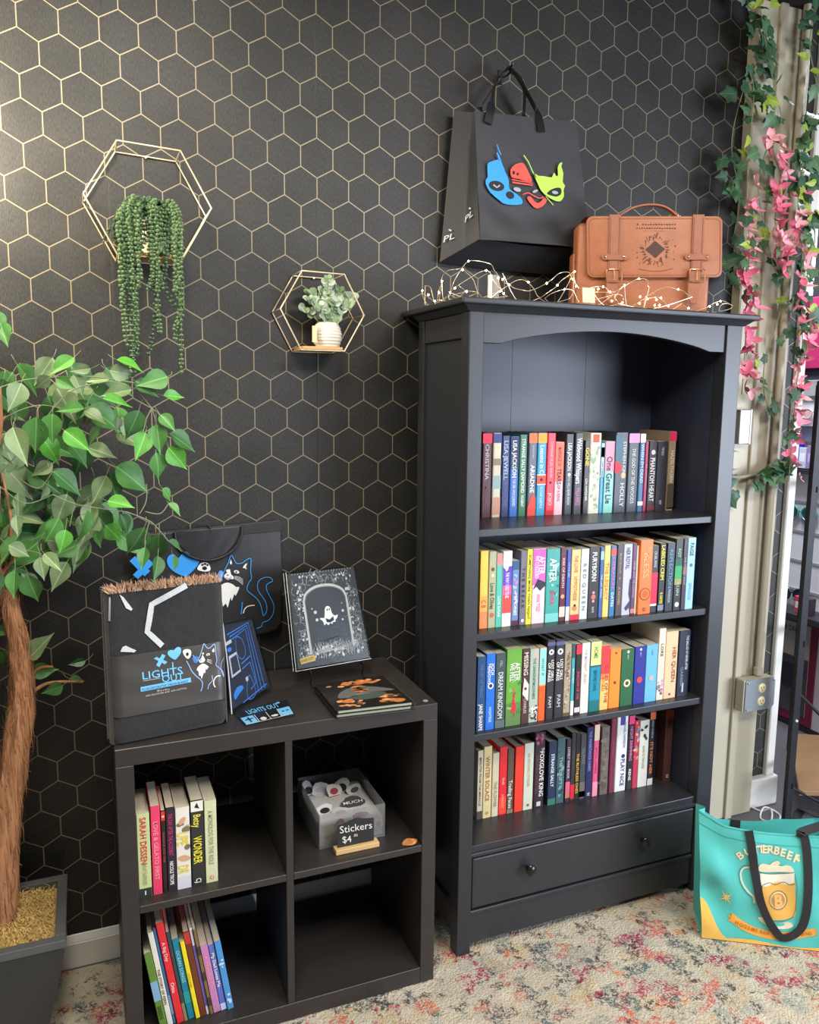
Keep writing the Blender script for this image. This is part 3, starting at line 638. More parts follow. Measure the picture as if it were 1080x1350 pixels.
S4 = [
(.4509,.469,-.242,.214,(206,196,170),'cream book with brown front cover',[('MINUTES FROM THE MIRACLE',.55,.7,(110,90,70),.4)],[(.0,.12,(84,76,66))],None),
(.4706,.4979,-.242,.223,(218,200,148),'butter yellow book with gold capitals',[('WINTER SOLACE',.55,.62,(150,110,50),.5)],[],disc(.07,.2,(190,150,80))),
(.4994,.5217,-.243,.199,(208,198,168),'short beige book with pale title',[('THE FLOWER',.35,.4,(150,140,110),.45)],[],None),
(.5229,.5489,-.243,.214,(224,42,54),'red book with orange foot',[('THE',.5,.12,(240,180,160),.3),('NANNY',.2,.2,(250,150,110),.4)],[(.02,.26,(238,74,56))],None),
(.5505,.5721,-.243,.203,(92,80,64),'olive brown book with white script',[('Trading Faces',.3,.44,(226,220,206),.6)],[(.0,.06,(140,120,90))],None),
(.5754,.6045,-.244,.207,(236,64,48),'plain vermilion book',[],[],None),
(.606,.639,-.244,.212,(208,212,188),'pale green grey book with tiny ornament',[('AN ORCHARD OF ROSES',.6,.5,(170,172,150),.3)],[],disc(.07,.14,(160,90,90))),
(.6412,.6777,-.245,.24,(56,40,48),'tall dark plum book with white capitals',[('THE',.76,.07,WH,.3,.25),('FOXGLOVE KING',.45,.60,WH,.42,.2),('HANNAH WHITTEN',.45,.5,(110,70,80),.3,-.25)],[(.02,.08,(206,200,190),'spine_band',.011)],blobs(41,6,.82,.99,[(170,90,110),(120,60,80)],.06,.16)),
(.6903,.7186,-.246,.204,(40,54,80),'navy book with small white capitals',[('STRANGE SALLY',.55,.52,(226,232,236),.4)],[(.0,.1,(60,120,100))],None),
(.7202,.7488,-.246,.212,(66,96,102),'grey teal book with misty spine',[('THE DRIFT',.5,.5,(150,180,180),.4)],[],blobs(43,6,.05,.98,[(120,156,156),(50,72,80)],.1,.24)),
(.7523,.7696,-.247,.204,(64,50,64),'dusky book with pink gradient foot',[('LOVELY WAR BOOK',.62,.5,(206,190,210),.5)],[(.16,.32,(226,100,130)),(.06,.16,(196,120,90))],None),
(.7706,.786,-.247,.222,(52,52,54),'charcoal book with red lower block',[('DARK PLACES',.6,.4,(90,90,92),.4)],[(.03,.24,(226,40,66))],None),
(.7858,.8024,-.247,.217,(40,40,40),'narrow black book with gold capitals',[('THE RUTHLESS ONES',.4,.6,(226,180,60),.6)],[],None),
(.803,.8237,-.248,.212,(70,74,74),'grey book with silvery letters',[('SILENT',.66,.4,(120,128,126),.5)],[(.02,.26,(110,104,100)),(.03,.12,(170,120,120))],None),
(.8246,.8497,-.248,.231,(46,46,88),'indigo book with white logo at the foot',[('THE INHERITANCE GAMES',.66,.56,(140,146,196),.4),('W',.05,.05,WH,.45)],[],None),
(.8514,.8712,-.248,.236,(222,92,136),'pink book with cream head',[('BOOK LOVERS',.5,.4,(190,50,100),.4)],[(.78,.995,(230,206,180)),(.0,.2,(236,150,176))],None),
(.8788,.9088,-.249,.224,(112,102,94),'mottled grey brown book',[],[],blobs(45,9,.02,.98,[(96,86,80),(128,116,106)],.1,.3)),
(.9133,.9327,-.249,.246,(122,50,74),'tall mulberry book',[('THE GUEST',.6,.3,(150,80,100),.4)],[],None),
(.9343,.9771,-.25,.249,(228,226,220),'thick white book with navy capitals and violet tab',[('PLAY NICE',.25,.36,(44,48,120),.36,.15),('RACHEL HARRISON',.75,.34,(120,120,170),.2,.2)],[(.885,.995,(74,60,140),TAB,.012)],disc(.47,.16,(60,50,120),.15)),
(.9796,1.0015,-.25,.247,(46,52,52),'black book with pink tab and pink words',[('NIGHT SWIMMING',.62,.46,(226,120,180),.5),('RENE',.2,.2,WH,.45)],[(.885,.995,(226,60,120),TAB)],None),
(1.002,1.022,-.25,.227,(194,58,84),'crimson patterned book',[],[],blobs(47,5,.4,.98,[(224,120,80),(90,140,170),(236,170,160)],.14,.3)),
(1.0224,1.0593,-.251,.224,(224,220,208),'white book with dark paw spots',[('GONE TO THE DOGS',.45,.34,(150,160,110),.25)],[],blobs(49,5,.62,.96,[(50,56,64)],.09,.16)),
(1.0606,1.0822,-.251,.248,(42,46,52),'black book with orange capitals and orange tab',[("IT'S NOT HER",.37,.44,(236,140,70),.5),('MARY KUBICA',.76,.24,(160,180,190),.3)],[(.895,.995,(226,110,62),TAB),(.0,.09,(222,220,222))],None),
(1.124,1.1545,-.252,.245,(88,56,52),'brown book with pale pages turned outwards at the row end',[('RUST',.8,.1,(60,40,40),.4),('N',.08,.04,WH,.3)],[(.885,.995,(140,60,50),TAB)],None),
]
for rows, zt, wh, g in ((S1, 1.208, W1, G1), (S2, .925, W2, G2), (S3, .642, W3, G3), (S4, .318, W4, G4)):
    for (x0, x1, y, h, c, ds, tx, bd, ar) in rows:
        d = min(0.150 if h > 0.225 else 0.135, -0.060 - y)
        book(x0, x1, y, zt, h, d, c, ds, wh, g, tx, bd, art=ar)
# dark paperback turned cover-out at the end of the lowest row, and the brown cover of its first book
M_haze = ink((74, 44, 66))
tilted = book(1.101, 1.1155, -.225, .318, .222, .145, (42, 36, 46), 'dark book with a purple haze leaning in the gap', W4, G4, turn=0.08)
bq = B(); A = Art(lambda x, y, l: (-0.0072 - l, x, y))
A.poly(bq, c2([(.02, .03), (.11, .04), (.125, .10), (.09, .16), (.04, .15), (.015, .09)], 5, True), 0.0004)
obj('cover_art', bq, M_haze, tilted, fix=False)

GC, WC = 'paperbacks in the upper cube', 'in the upper cube'
C1 = [
(-.5005,-.4716,-.393,.206,(196,204,146),'pale green paperback with red capitals',[('SARAH DESSEN',.68,.56,(206,60,60),.5),('WHAT HAPPENED',.28,.26,(160,170,120),.35)],[(.0,.11,(50,54,48))],lambda t,w,h,d: rect(t,w,h,[(.46,.03),(.54,.03),(.54,.08),(.46,.08)],WH)),
(-.4692,-.4482,-.392,.219,(226,66,104),'hot pink paperback',[('LOVE & GELATO FIRST',.50,.66,(246,150,170),.5)],[],disc(.8,.1,(60,30,40))),
(-.4469,-.4368,-.392,.205,(46,34,32),'thin black paperback with a red head',[('GARBAGE AND VINE',.56,.5,(150,80,70),.5)],[(.88,.99,(206,60,44))],disc(.93,.3,(226,200,180))),
(-.4358,-.4161,-.391,.209,(48,40,52),'black paperback with magenta title',[('THE DAY AFTER THE ACCIDENT',.68,.50,(190,60,110),.5),('NICOLE TROPE',.22,.28,WH,.45)],[],None),
(-.4148,-.3824,-.391,.204,(224,220,206),'white paperback with yellow block letters',[('UPE',.62,.16,(226,200,50),.8),('DR',.24,.1,(226,200,50),.8)],[(.0,.16,(206,206,214))],blobs(51,4,.2,.95,[(120,110,90),(206,160,120)],.12,.26)),
(-.3798,-.3505,-.39,.215,(50,50,50),'black paperback with yellow bubble letters',[('Betsy',.76,.15,(226,214,80),.6),('WONDER',.42,.32,(236,220,60),.7),('CJ',.06,.05,WH,.45)],[(.87,.99,(230,226,214))],lambda t,w,h,d: rect(t,w,h,[(.3,.92),(.7,.9),(.5,.97)],(40,40,40))),
(-.3487,-.32,-.389,.208,(206,208,168),'celery green paperback with orange logo',[('A MONOLOG FOR THE ROLE',.55,.66,(150,152,110),.4)],[],both(disc(.06,.16,(206,110,50)),disc(.06,.1,(206,208,168)))),
]
for (x0, x1, y, h, c, ds, tx, bd, ar) in C1:
    book(x0, x1, y, .395, h, 0.128, c, ds, WC, GC, tx, bd, art=ar, hard=False)
GP, WP = 'picture books leaning in the lower cube', 'leaning in the lower cube'
C2 = [
(.0172,.205,(98,134,56),'lime green picture book with a blue label',[('SEEDS',.2,.18,(50,80,30),.5)],[(.36,.62,(130,170,200))],None),
(.0128,.255,(222,220,206),'white picture book with brown words',[('THE STORY OF FERN',.42,.5,(120,90,80),.5)],[],None),
(.0072,.262,(70,110,160),'thin steel blue picture book',[],[(.1,.3,(120,150,190))],None),
(.0172,.275,(222,48,54),'scarlet picture book with white words',[('A Big Day',.72,.34,(246,200,200),.45),('Otto',.36,.14,(246,210,210),.5)],[],None),
(.0084,.246,(60,70,76),'thin slate picture book with olive edge',[],[(.0,.2,(130,130,90))],None),
(.0163,.222,(30,128,148),'teal picture book with pale letters',[('OCEAN SONGS',.66,.4,(150,210,220),.5)],[(.2,.34,(40,150,140))],None),
(.0108,.214,(236,214,44),'yellow picture book',[('LITTLE ONES',.5,.5,(190,160,30),.4)],[],None),
(.0141,.236,(110,56,34),'rust brown picture book',[],[(.86,.99,(190,60,50))],None),
(.0072,.242,(214,206,220),'thin white picture book with violet stripe',[],[(.1,.8,(110,90,160))],None),
(.0079,.238,(120,104,60),'thin ochre picture book',[],[(.1,.2,(60,60,50)),(.4,.5,(60,60,50)),(.7,.8,(60,60,50))],None),
(.0177,.188,(196,128,176),'lilac pink picture book',[('A Wish for You',.6,.56,(236,160,170),.5)],[],None),
(.0145,.184,(96,112,190),'periwinkle picture book with white words',[('My Dad Loves Me',.62,.6,WH,.55)],[(.0,.1,(190,200,230))],None),
(.0155,.192,(76,146,206),'sky blue picture book with clouds',[],[],blobs(53,6,.05,.95,[(190,215,235)],.14,.3)),
]
x = -0.4955; ln = -0.150
for i, (w, h, c, ds, tx, bd, ar) in enumerate(C2):
    # each foot steps along so that neighbours touch, leaning on the side panel
    xb = x + w / math.cos(ln) / 2
    dip = abs(math.sin(ln)) * w / 2
    book(-w / 2, w / 2, 0, 0, h, 0.19, c, ds, WP, GP, tx, bd, art=ar, hard=False, lean=ln)
    t = [o for o in COL.objects if o.name.startswith('book') and o.type == 'EMPTY'][-1]
    t.location = (xb + h * 0.0 + 0.030, -0.388 + 0.002 * (i % 3), 0.0455 + dip)
    x += w / math.cos(ln) + 0.0006

# ------------------------------------------------------------------ things on the low shelf
AFF = {
'skull': ((0.4177, -0.17, 2.2451), (0.0003114, 0.0, 3.36e-05), (9.1e-06, 0.0, -0.0002588), (0.0, -1.0, 0.0)),
'satchel': ((0.725, -0.2027, 2.1214), (0.0004018, -0.000155, 6e-06), (2.08e-05, -8e-06, -0.0004124), (-0.3599, -0.933, 0.0)),
'band': ((-0.5564, -0.3572, 1.1867), (0.0003108, 3.84e-05, -4.59e-05), (-1.44e-05, -4.56e-05, -0.0003168), (0.1411, -0.9808, 0.1346)),
'cat': ((-0.262, -0.03, 1.2339), (0.0004348, 0.0, -3.66e-05), (-8.2e-06, 0.0, -0.0004466), (0.0, -1.0, 0.0)),
'xheart': ((-0.5499, -0.03, 1.2671), (0.0004832, 0.0, -3.41e-05), (-1.62e-05, 0.0, -0.000513), (0.0, -1.0, 0.0)),
'sign': ((-0.1523, -0.38, 0.6836), (0.0003612, 0.0, -7.63e-05), (3e-07, 0.0, -0.0003682), (0.0, -1.0, 0.0)),
}
BLUE = (58, 150, 226); PBLUE = (112, 186, 232); INK_W = (228, 226, 222)
def catpts(): pass

# black tote hanging flat on the wallpaper
M_tote = mat((34, 34, 37), 0.5, var=0.2, scale=9, bump=0.25, bscale=22, name='black_canvas', sheen=0.1)
t = thing('tote_bag', 'black tote bag with tuxedo cat and blue heart hanging flat on the wallpaper', 'bag', (-0.27, -0.012, 0.885))
tp = [(-0.455, 1.186), (-0.072, 1.204), (-0.070, 1.05), (-0.074, 0.915), (-0.085, 0.892), (-0.12, 0.884), (-0.44, 0.868), (-0.458, 0.885)]
obj('bag_body', B().prism(tp, lambda u, v, d: (u, -0.028 + d, v), 0.026), M_tote, t, bevel=0.006, seg=3, smooth=True)
obj('top_hem', B().prism([(-0.180, 1.172), (-0.074, 1.176), (-0.073, 1.203), (-0.18, 1.199)], lambda u, v, d: (u, -0.0298 + d, v), 0.0028), M_tote, t, bevel=0.001)
st = B(); loop = curve([(-0.36, -0.031, 1.188), (-0.352, -0.034, 1.15), (-0.315, -0.036, 1.118), (-0.262, -0.036, 1.108), (-0.212, -0.036, 1.128), (-0.186, -0.034, 1.165), (-0.182, -0.031, 1.196)], 6)
st.tube(loop, 0.0042, 8)
obj('handle', st, mat((22, 22, 24), 0.5, name='handle_cord'), t, smooth=True)
fl = B().grid(14, 8, lambda u, v: (-0.355 + u * 0.165, -0.0305 - 0.004 * math.sin(u * PI) - 0.001 * math.sin(u * 19 + v * 7), 1.190 - v * (0.03 + 0.055 * math.sin(PI * min(1, max(0, u))))))
obj('fold', fl, M_tote, t, smooth=True)
A = Art(affine(*AFF['cat']))
b = B(); A.stroke(b, c2([(62, 395), (78, 345), (100, 300), (117, 253), (133, 272), (150, 302), (185, 300), (212, 280), (240, 270), (243, 300), (240, 350), (246, 395), (228, 425), (217, 468), (250, 500), (285, 530), (306, 570), (322, 638)], 3), 5)
A.stroke(b, c2([(322, 638), (342, 612), (344, 570), (325, 525), (292, 480), (284, 440), (300, 405), (340, 388), (372, 394), (382, 412), (360, 424), (342, 440), (346, 475), (372, 525), (392, 575), (384, 630), (355, 666), (318, 680), (312, 704), (278, 718)], 3), 5)
A.stroke(b, [(188, 548), (184, 590), (180, 625)], 6)
obj('cat_outline', b, ink(BLUE), t, fix=False)
b = B(); A.poly(b, c2([(54, 440), (75, 428), (100, 424), (130, 436), (150, 452), (170, 452), (155, 490), (146, 508)], 2) + [(138, 495), (122, 540), (114, 515), (96, 582), (84, 555), (66, 575), (56, 500)])
A.poly(b, c2([(74, 378), (92, 362), (104, 338), (112, 345), (118, 372), (134, 386), (132, 402), (112, 400), (98, 406), (80, 396)], 2, True)); A.ell(b, 152, 356, 17, 10, rot=0.2)
A.ell(b, 96, 350, 10, 9); A.poly(b, [(190, 330), (205, 308), (220, 300), (210, 322), (216, 340), (204, 332)]); A.poly(b, [(110, 300), (117, 278), (124, 302), (116, 312)])
for k in range(4): A.stroke(b, [(140, 384 + k * 5), (168, 388 + k * 9), (192, 404 + k * 11)], 2.6)
A.stroke(b, c2([(194, 618), (204, 590), (228, 572), (266, 568)], 4), 6)
obj('cat_markings', b, ink(INK_W), t, fix=False)
b = B(); A.ell(b, 150, 357, 6, 6, 0.0016); A.poly(b, [(88, 374), (104, 372), (96, 382)], 0.0016); A.stroke(b, c2([(84, 392), (96, 398), (110, 396), (118, 386)], 3), 3, 0.0016)
obj('cat_face', b, ink((24, 24, 26)), t, fix=False)
b = B(); A.poly(b, c2([(34, 380), (44, 352), (62, 350), (72, 368), (60, 392), (64, 410), (46, 424), (38, 404)], 3, True)); obj('paw_print', b, ink((104, 150, 206)), t, fix=False)
A = Art(affine(*AFF['xheart']))
b = B()
for q in ([(164, 278), (192, 252), (270, 330), (240, 358)], [(262, 268), (288, 292), (206, 372), (180, 350)]): A.poly(b, q, .0008 + .0004 * (q[0][0] > 200))
obj('cross_print', b, ink(BLUE), t, fix=False)
b = B(); A.poly(b, c2([(418, 262), (440, 236), (478, 222), (512, 230), (530, 258), (526, 292), (500, 326), (458, 358), (412, 344), (374, 316), (358, 282), (366, 252), (392, 242)], 4, True)); obj('heart_print', b, ink(BLUE), t, fix=False)
b = B(); A.poly(b, c2([(520, 322), (536, 292), (562, 284), (584, 296), (592, 326), (560, 334)], 3, True), 0.001); obj('paw_pad', b, ink(INK_W), t, fix=False)
for k, (x, y, r_) in enumerate(((548, 298, 7), (562, 293, 7), (576, 299, 7), (560, 316, 13))):
    b = B(); A.ell(b, x, y, r_, r_ * 0.8, 0.0016); obj('paw_toe', b, ink((24, 24, 26)), t, fix=False)
hook = thing('wall_pin', 'small black pin holding the cat tote bag, mostly behind its folded handle', 'pin', (-0.27, 0, 1.19))
obj('pin_shaft', B().tube([(-0.27, 0.0005, 1.196), (-0.27, -0.044, 1.199)], 0.0022, 8), mat((30, 30, 31), 0.4, name='pin_black'), hook, smooth=True)
obj('pin_head', B().ball((-0.27, -0.045, 1.199), 0.0045), mat((30, 30, 31), 0.4, name='pin_black'), hook, smooth=True)

# folded throw blanket in its paper band
M_blk = mat((46, 46, 47), 0.95, var=0.3, scale=160, bump=0.6, bscale=500, spec=0.1, sheen=0.3, name='black_knit', stretch=(1, 1, 0.3))
t = thing('throw_blanket', 'folded black throw blanket with tan fringe and a dark paper band', 'blanket', (-0.41, -0.36, 0.778))
bn = Vector((0.1411, -0.9808, 0.1346))
F = affine((-0.538, -0.411, 0.779), (0.251, 0.036, 0.0), (0.0, 0.045, 0.333), (0.141, -0.981, 0.0))
def pil(u, v, d):      # soft folded block; u,v 0..1, d metres behind the front
    e = 0.010; q = lambda s: e * (1 - math.sqrt(max(0, 1 - (1 - min(1, s / 0.06)) ** 2))) if s < 0.06 else 0
    return F(u, v, -d - q(min(u, 1 - u)) - (q(v) * 1.2 if v < 0.5 else 0) + 0.0007 * math.sin(v * 31 + u * 5))
bb_ = B().grid(22, 30, lambda u, v: pil(u, v, 0))
bb_.grid(22, 30, lambda u, v: F(1 - u, v, -0.075 + (0.008 if min(u, 1 - u) < 0.04 else 0)))
for s in (0, 1):
    bb_.grid(8, 30, lambda u, v, s=s: F(s + (0.014 if s == 0 else -0.014) * 0 + (-1 if s == 0 else 1) * 0.035 * abs(math.sin(u * PI * 2.0)) * (0.35 + 0.65 * abs(math.sin(u * PI))), v, -0.0085 - u * 0.062))
bb_.grid(22, 6, lambda u, v: F(u, 1.0 + 0.01 * math.sin(v * PI), -0.004 - v * 0.068)); bb_.grid(22, 6, lambda u, v: F(u, 0.0, -0.014 - v * 0.056))
obj('folded_cloth', bb_, M_blk, t, smooth=True)
_ab = affine(*AFF['band']); _o, _ex, _ey = Vector((-0.538, -0.411, 0.779)), Vector((0.251, 0.036, 0.0)), Vector((0.0, 0.045, 0.333))
def bandmap(x, y, l=0):
    p = _ab(x, y) - _o
    return pil(p.dot(_ex) / _ex.length_squared, p.dot(_ey) / _ey.length_squared, -l)
A = Art(bandmap, step=40)
M_ln = mat((196, 200, 202), 0.9, var=0.2, scale=220, bump=0.5, bscale=500, name='grey_knit')
b = B(); A.stroke(b, [(590, 150), (345, 290), (318, 480), (425, 580)], 40, 0.0028); obj('woven_hexagon', b, M_ln, t, fix=False)
for q in ([(122, 222), (150, 240), (214, 322), (204, 334), (168, 316)], [(136, 615), (150, 582), (172, 574), (196, 586), (244, 608), (230, 622)], [(56, 240), (66, 250), (68, 410), (58, 410)]):
    b = B(); A.poly(b, q, 0.0028); obj('woven_mark', b, M_ln, t, fix=False)
# tasselled edge: countless short threads
fb = B(); r = random.Random(4); fcols = []
for i in range(900):
    u = r.random(); side = r.uniform(-1, 1); o = F(u, 1.0, -0.004 - r.random() * 0.03)
    d = Vector((r.uniform(-0.6, 0.35) - (0.5 if u < 0.12 else 0), r.uniform(-0.7, 0.3), r.uniform(0.5, 1.2))).normalized() * r.uniform(0.014, 0.030)
    w = Vector((0.0009, 0.0003, 0)); p1 = o + d * 0.6; p2 = o + d + Vector((0, -0.002, -0.004))
    fb.add([o - w, o + w, p1 + w, p1 - w, p2], [(0, 1, 2, 3), (3, 2, 4)])
M_fr = mat((204, 166, 134), 0.9, var=0.55, scale=90, name='fringe_yarn')
obj('fringe', fb, M_fr, t, fix=False, kind='stuff')
# paper band
M_band = mat((62, 59, 55), 0.4, var=0.06, scale=20, name='band_paper')
fb = B().grid(24, 20, lambda u, v: pil(u * 1.004 - 0.002, 0.185 + v * 0.405, -0.0022)); obj('paper_band', fb, M_band, t, smooth=True)
pb = t.children[-1]
L0 = 0.0034
b = B()
for q in ([(366, 668), (384, 656), (464, 694), (446, 712)], [(424, 636), (448, 648), (408, 730), (384, 716)]): A.poly(b, q, L0)
A.poly(b, c2([(506, 612), (524, 594), (546, 590), (558, 606), (556, 634), (534, 666), (518, 680), (486, 664), (464, 640), (466, 620), (484, 610)], 4, True), L0)
A.poly(b, [(278, 864), (632, 810), (638, 842), (282, 898)], L0)
A.text(b, 'LIGHTS', 292, 812, 54, L0, ang=-0.105, squeeze=285, bold=0.01); A.text(b, 'OUT', 428, 838, 52, L0 + 0.0003, ang=-0.10, squeeze=155, bold=0.012)
A.stroke(b, [(500, 698), (508, 782)], 9, L0)
obj('band_lettering', b, ink(PBLUE), pb, fix=False)
b = B(); A.text(b, '48 in x 60 in', 394, 902, 13, L0, ang=-0.105, bold=0.01); A.text(b, '100% POLYESTER AND 100% COTTON', 318, 934, 12, L0, ang=-0.15, squeeze=290); A.stroke(b, [(294, 822), (410, 806)], 3, L0)
obj('band_small_print', b, ink((200, 200, 196)), pb, fix=False)
b = B(); A.text(b, 'PLUSH DECORATIVE THROW BLANKET', 292, 892, 18, L0 + 0.0004, ang=-0.152, squeeze=330); A.ell(b, 448, 804, 8, 12, L0 + 0.0006); obj('band_title', b, ink((40, 70, 100)), pb, fix=False)
b = B(); A.stroke(b, c2([(648, 650), (660, 668), (682, 690), (700, 650), (716, 600), (726, 570), (742, 590), (758, 604), (778, 596), (804, 574), (812, 590), (816, 640), (826, 690), (820, 726), (848, 752), (872, 776), (884, 812)], 3), 6, L0)
A.stroke(b, c2([(600, 690), (626, 736), (640, 764), (672, 800), (716, 840), (720, 880), (710, 912)], 3), 6, L0); A.stroke(b, [(792, 800), (796, 838), (768, 868), (762, 900)], 6, L0)
A.stroke(b, c2([(884, 820), (866, 780), (858, 740), (868, 700), (888, 672)], 3), 4, L0)
obj('band_cat_outline', b, ink((150, 180, 230)), pb, fix=False)
b = B(); A.poly(b, c2([(576, 640), (574, 616), (596, 606), (622, 610), (634, 630), (630, 656), (618, 674), (600, 672)], 3, True), L0)
A.poly(b, c2([(682, 742), (700, 724), (726, 714), (748, 724), (766, 738)], 2) + [(752, 760), (744, 750), (740, 784), (730, 778), (714, 824), (706, 800), (694, 800), (690, 768), (676, 760)], L0)
A.poly(b, c2([(692, 690), (706, 676), (716, 650), (728, 668), (738, 690), (722, 706), (700, 706)], 3, True), L0); A.ell(b, 758, 648, 14, 9, L0, rot=-0.3); A.ell(b, 720, 640, 7, 7, L0)
A.poly(b, [(786, 622), (802, 600), (806, 626), (796, 634)], L0)
for k in range(3): A.stroke(b, [(752, 682 + k * 8), (788, 692 + k * 12)], 3, L0)
A.stroke(b, c2([(856, 806), (826, 810), (806, 838), (806, 868), (818, 888)], 4), 8, L0)
obj('band_cat_markings', b, ink((232, 228, 214)), pb, fix=False)
b = B(); A.ell(b, 605, 642, 10, 13, L0 + 0.0006); A.ell(b, 757, 649, 5, 5, L0 + 0.0006); A.poly(b, [(700, 686), (714, 684), (706, 694)], L0 + .0006); obj('band_cat_face', b, ink((30, 28, 28)), pb, fix=False)
b = B(); A.poly(b, c2([(642, 668), (664, 658), (690, 668), (688, 700), (664, 708), (648, 692)], 3, True), L0); obj('band_paw', b, ink((70, 120, 190)), pb, fix=False)

# zip bag with a printed blue door, leaning on the blanket
t = thing('product_pouch', 'clear zip pouch holding a dark blue print of a door, leaning beside the blanket', 'pouch', (-0.2, -0.25, 0.778))
q = [(-0.279, -0.280, 0.999), (-0.186, -0.196, 0.985), (-0.139, -0.200, 0.786), (-0.268, -0.316, 0.779)]
nn = Vector((0.62, -0.757, 0.2)).normalized()
ins = bilin(q, nn)
inn = [ins(.03, .03, -0.004), ins(.97, .04, -0.004), ins(.97, .97, -0.004), ins(.03, .97, -0.004)]
obj('printed_cloth', B().slab(inn, nn, 0.010), mat((38, 40, 54), 0.6, var=0.15, scale=20, name='navy_print'), t, bevel=0.002)
A = Art(lambda x, y, l=0: ins(x, y, l - 0.004))
b = B(); sw = 0.014
for f_ in (0, 0.06, 0.12): A.stroke(b, [(0.12 + f_, 0.14 + f_ * .55), (0.80 - f_, 0.06 + f_ * .55), (0.84 - f_ * 1.3, 0.94)], sw)
A.stroke(b, [(0.3, 0.96), (0.9, 0.90)], sw); A.stroke(b, [(0.40, 0.52), (0.66, 0.47)], sw); A.stroke(b, [(0.40, 0.58), (0.62, 0.54), (0.66, 0.82), (0.52, 0.86)], sw)
A.stroke(b, c2([(0.36, 0.2), (0.52, 0.24), (0.56, 0.4), (0.44, 0.47), (0.33, 0.38)], 4, True), 0.010, closed=True); A.stroke(b, c2([(0.56, 0.70), (0.62, 0.86), (0.58, 0.96), (0.44, 0.96), (0.42, 0.86), (0.50, 0.72)], 4, True), 0.010, closed=True)
obj('door_outline', b, ink((74, 132, 214)), t, fix=False)
b = B(); A.poly(b, [(.1, .38), (.32, .36), (.36, .60), (.12, .63)]); A.poly(b, [(.06, .22), (.22, .2), (.23, .24), (.06, .26)]); A.poly(b, [(.44, .70), (.5, .69), (.51, .74), (.45, .75)]); obj('pale_label', b, ink((196, 196, 206)), t, fix=False)
b = B(); A.poly(b, [(.135, .41), (.31, .39), (.34, .575), (.15, .60)], .0012); obj('label_window', b, ink((60, 60, 74)), t, fix=False)
b = B(); A.poly(b, c2([(.12, .82), (.2, .76), (.32, .76), (.36, .80), (.24, .84), (.14, .88)], 3, True)); A.ell(b, .14, .31, .06, .025); obj('blue_print', b, ink((58, 134, 214)), t, fix=False)
M_clear = clear_mat(gloss=0.08)
obj('clear_sleeve', B().slab([ins(0, 0, .001), ins(1, 0, .001), ins(1, 1, .001), ins(0, 1, .001)], nn, 0.0165), M_clear, t, bevel=0.002)
obj('zip_edge', B().tube([ins(.0, 1, .001), ins(.02, .5, .001), ins(.0, 0, .001)], 0.0016, 6), mat((206, 206, 214), 0.3, name='zip'), t)

# carded pin set lying on the shelf top
t = thing('pin_card', 'small printed card with two blue squares lying flat beside the pouch', 'card', (-0.19, -0.33, 0.778))
q = [(-0.262, -0.305, 0.7798), (-0.118, -0.272, 0.7798), (-0.124, -0.378, 0.7798), (-0.250, -0.398, 0.7798)]
obj('card_sheet', B().slab(q, (0, 0, 1), 0.0018), mat((32, 34, 38), 0.25, var=0.2, coat=0.4, name='glossy_card'), t, bevel=0.0005)
A = Art(bilin(q, (0, 0, 1)))
b = B(); A.poly(b, [(.02, .52), (.25, .49), (.27, .97), (.03, .98)]); A.poly(b, [(.73, .46), (.96, .44), (.97, .90), (.74, .92)]); A.text(b, 'LIGHTS OUT', .2, .40, .28, squeeze=.6, bold=0.02, ang=-0.06); A.ell(b, .80, .10, .035, .05)
obj('card_print', b, ink(PBLUE), t, fix=False)
b = B(); A.stroke(b, [(.14, .58), (.15, .9)], .03, .0014); A.stroke(b, [(.07, .72), (.22, .69)], .05, .0014); A.stroke(b, [(.79, .66), (.83, .655)], .05, .0014); A.stroke(b, [(.87, .65), (.92, .645)], .05, .0014); obj('card_symbols', b, ink((26, 30, 40)), t, fix=False)
b = B(); A.ell(b, .39, .84, .06, .10); A.ell(b, .62, .80, .07, .06); A.stroke(b, [(.28, .50), (.29, .98)], .012); A.stroke(b, [(.5, .47), (.52, .95)], .012); A.stroke(b, [(.72, .45), (.73, .93)], .012); A.stroke(b, [(.02, .99), (.97, .92)], .02); obj('card_cats', b, ink((206, 206, 206)), t, fix=False)

# black journal with a white ghost, on a wire easel
gq = [(-0.085, -0.130, 1.079), (0.120, -0.100, 1.080), (0.141, -0.180, 0.829), (-0.080, -0.210, 0.829)]
gn = Vector((0.1314, -0.9437, 0.3037)).normalized()
t = thing('ghost_journal', 'sleeved black journal with white ghost and flower arch on the wire easel', 'book', (0.02, -0.16, 0.829))
G = bilin(gq, gn)
M_jb = mat((38, 38, 40), 0.4, var=0.12, scale=30, name='journal_black')
obj('cover', B().slab([G(.03, .015, -.001), G(.985, .015, -.001), G(.985, .985, -.001), G(.03, .985, -.001)], gn, 0.0030), M_jb, t, bevel=0.0008)
obj('pages', B().slab([G(.045, .02, -.0042), G(.975, .02, -.0042), G(.975, .98, -.0042), G(.045, .98, -.0042)], gn, 0.010), M_page, t)
obj('back_cover', B().slab([G(.03, .015, -.0144), G(.985, .015, -.0144), G(.985, .985, -.0144), G(.03, .985, -.0144)], gn, 0.0025), M_jb, t, bevel=0.0008)
A = Art(lambda x, y, l=0: G(x, y, l - 0.001)); r = random.Random(12); GW = (214, 208, 204)
b = B(); arc = [(.22, .86), (.20, .32)] + c2([(.20, .32), (.24, .24), (.36, .185), (.5, .17), (.64, .185), (.76, .24), (.80, .32)], 4) + [(.80, .32), (.80, .84)]
A.stroke(b, arc, .026); obj('arch_print', b, ink((200, 196, 192)), t, fix=False)
b = B(); A.stroke(b, [(x * .94 + .03 - .0, y * .985 + .02) for x, y in arc], .008); obj('arch_inner_print', b, ink((120, 118, 116)), t, fix=False)
b = B()
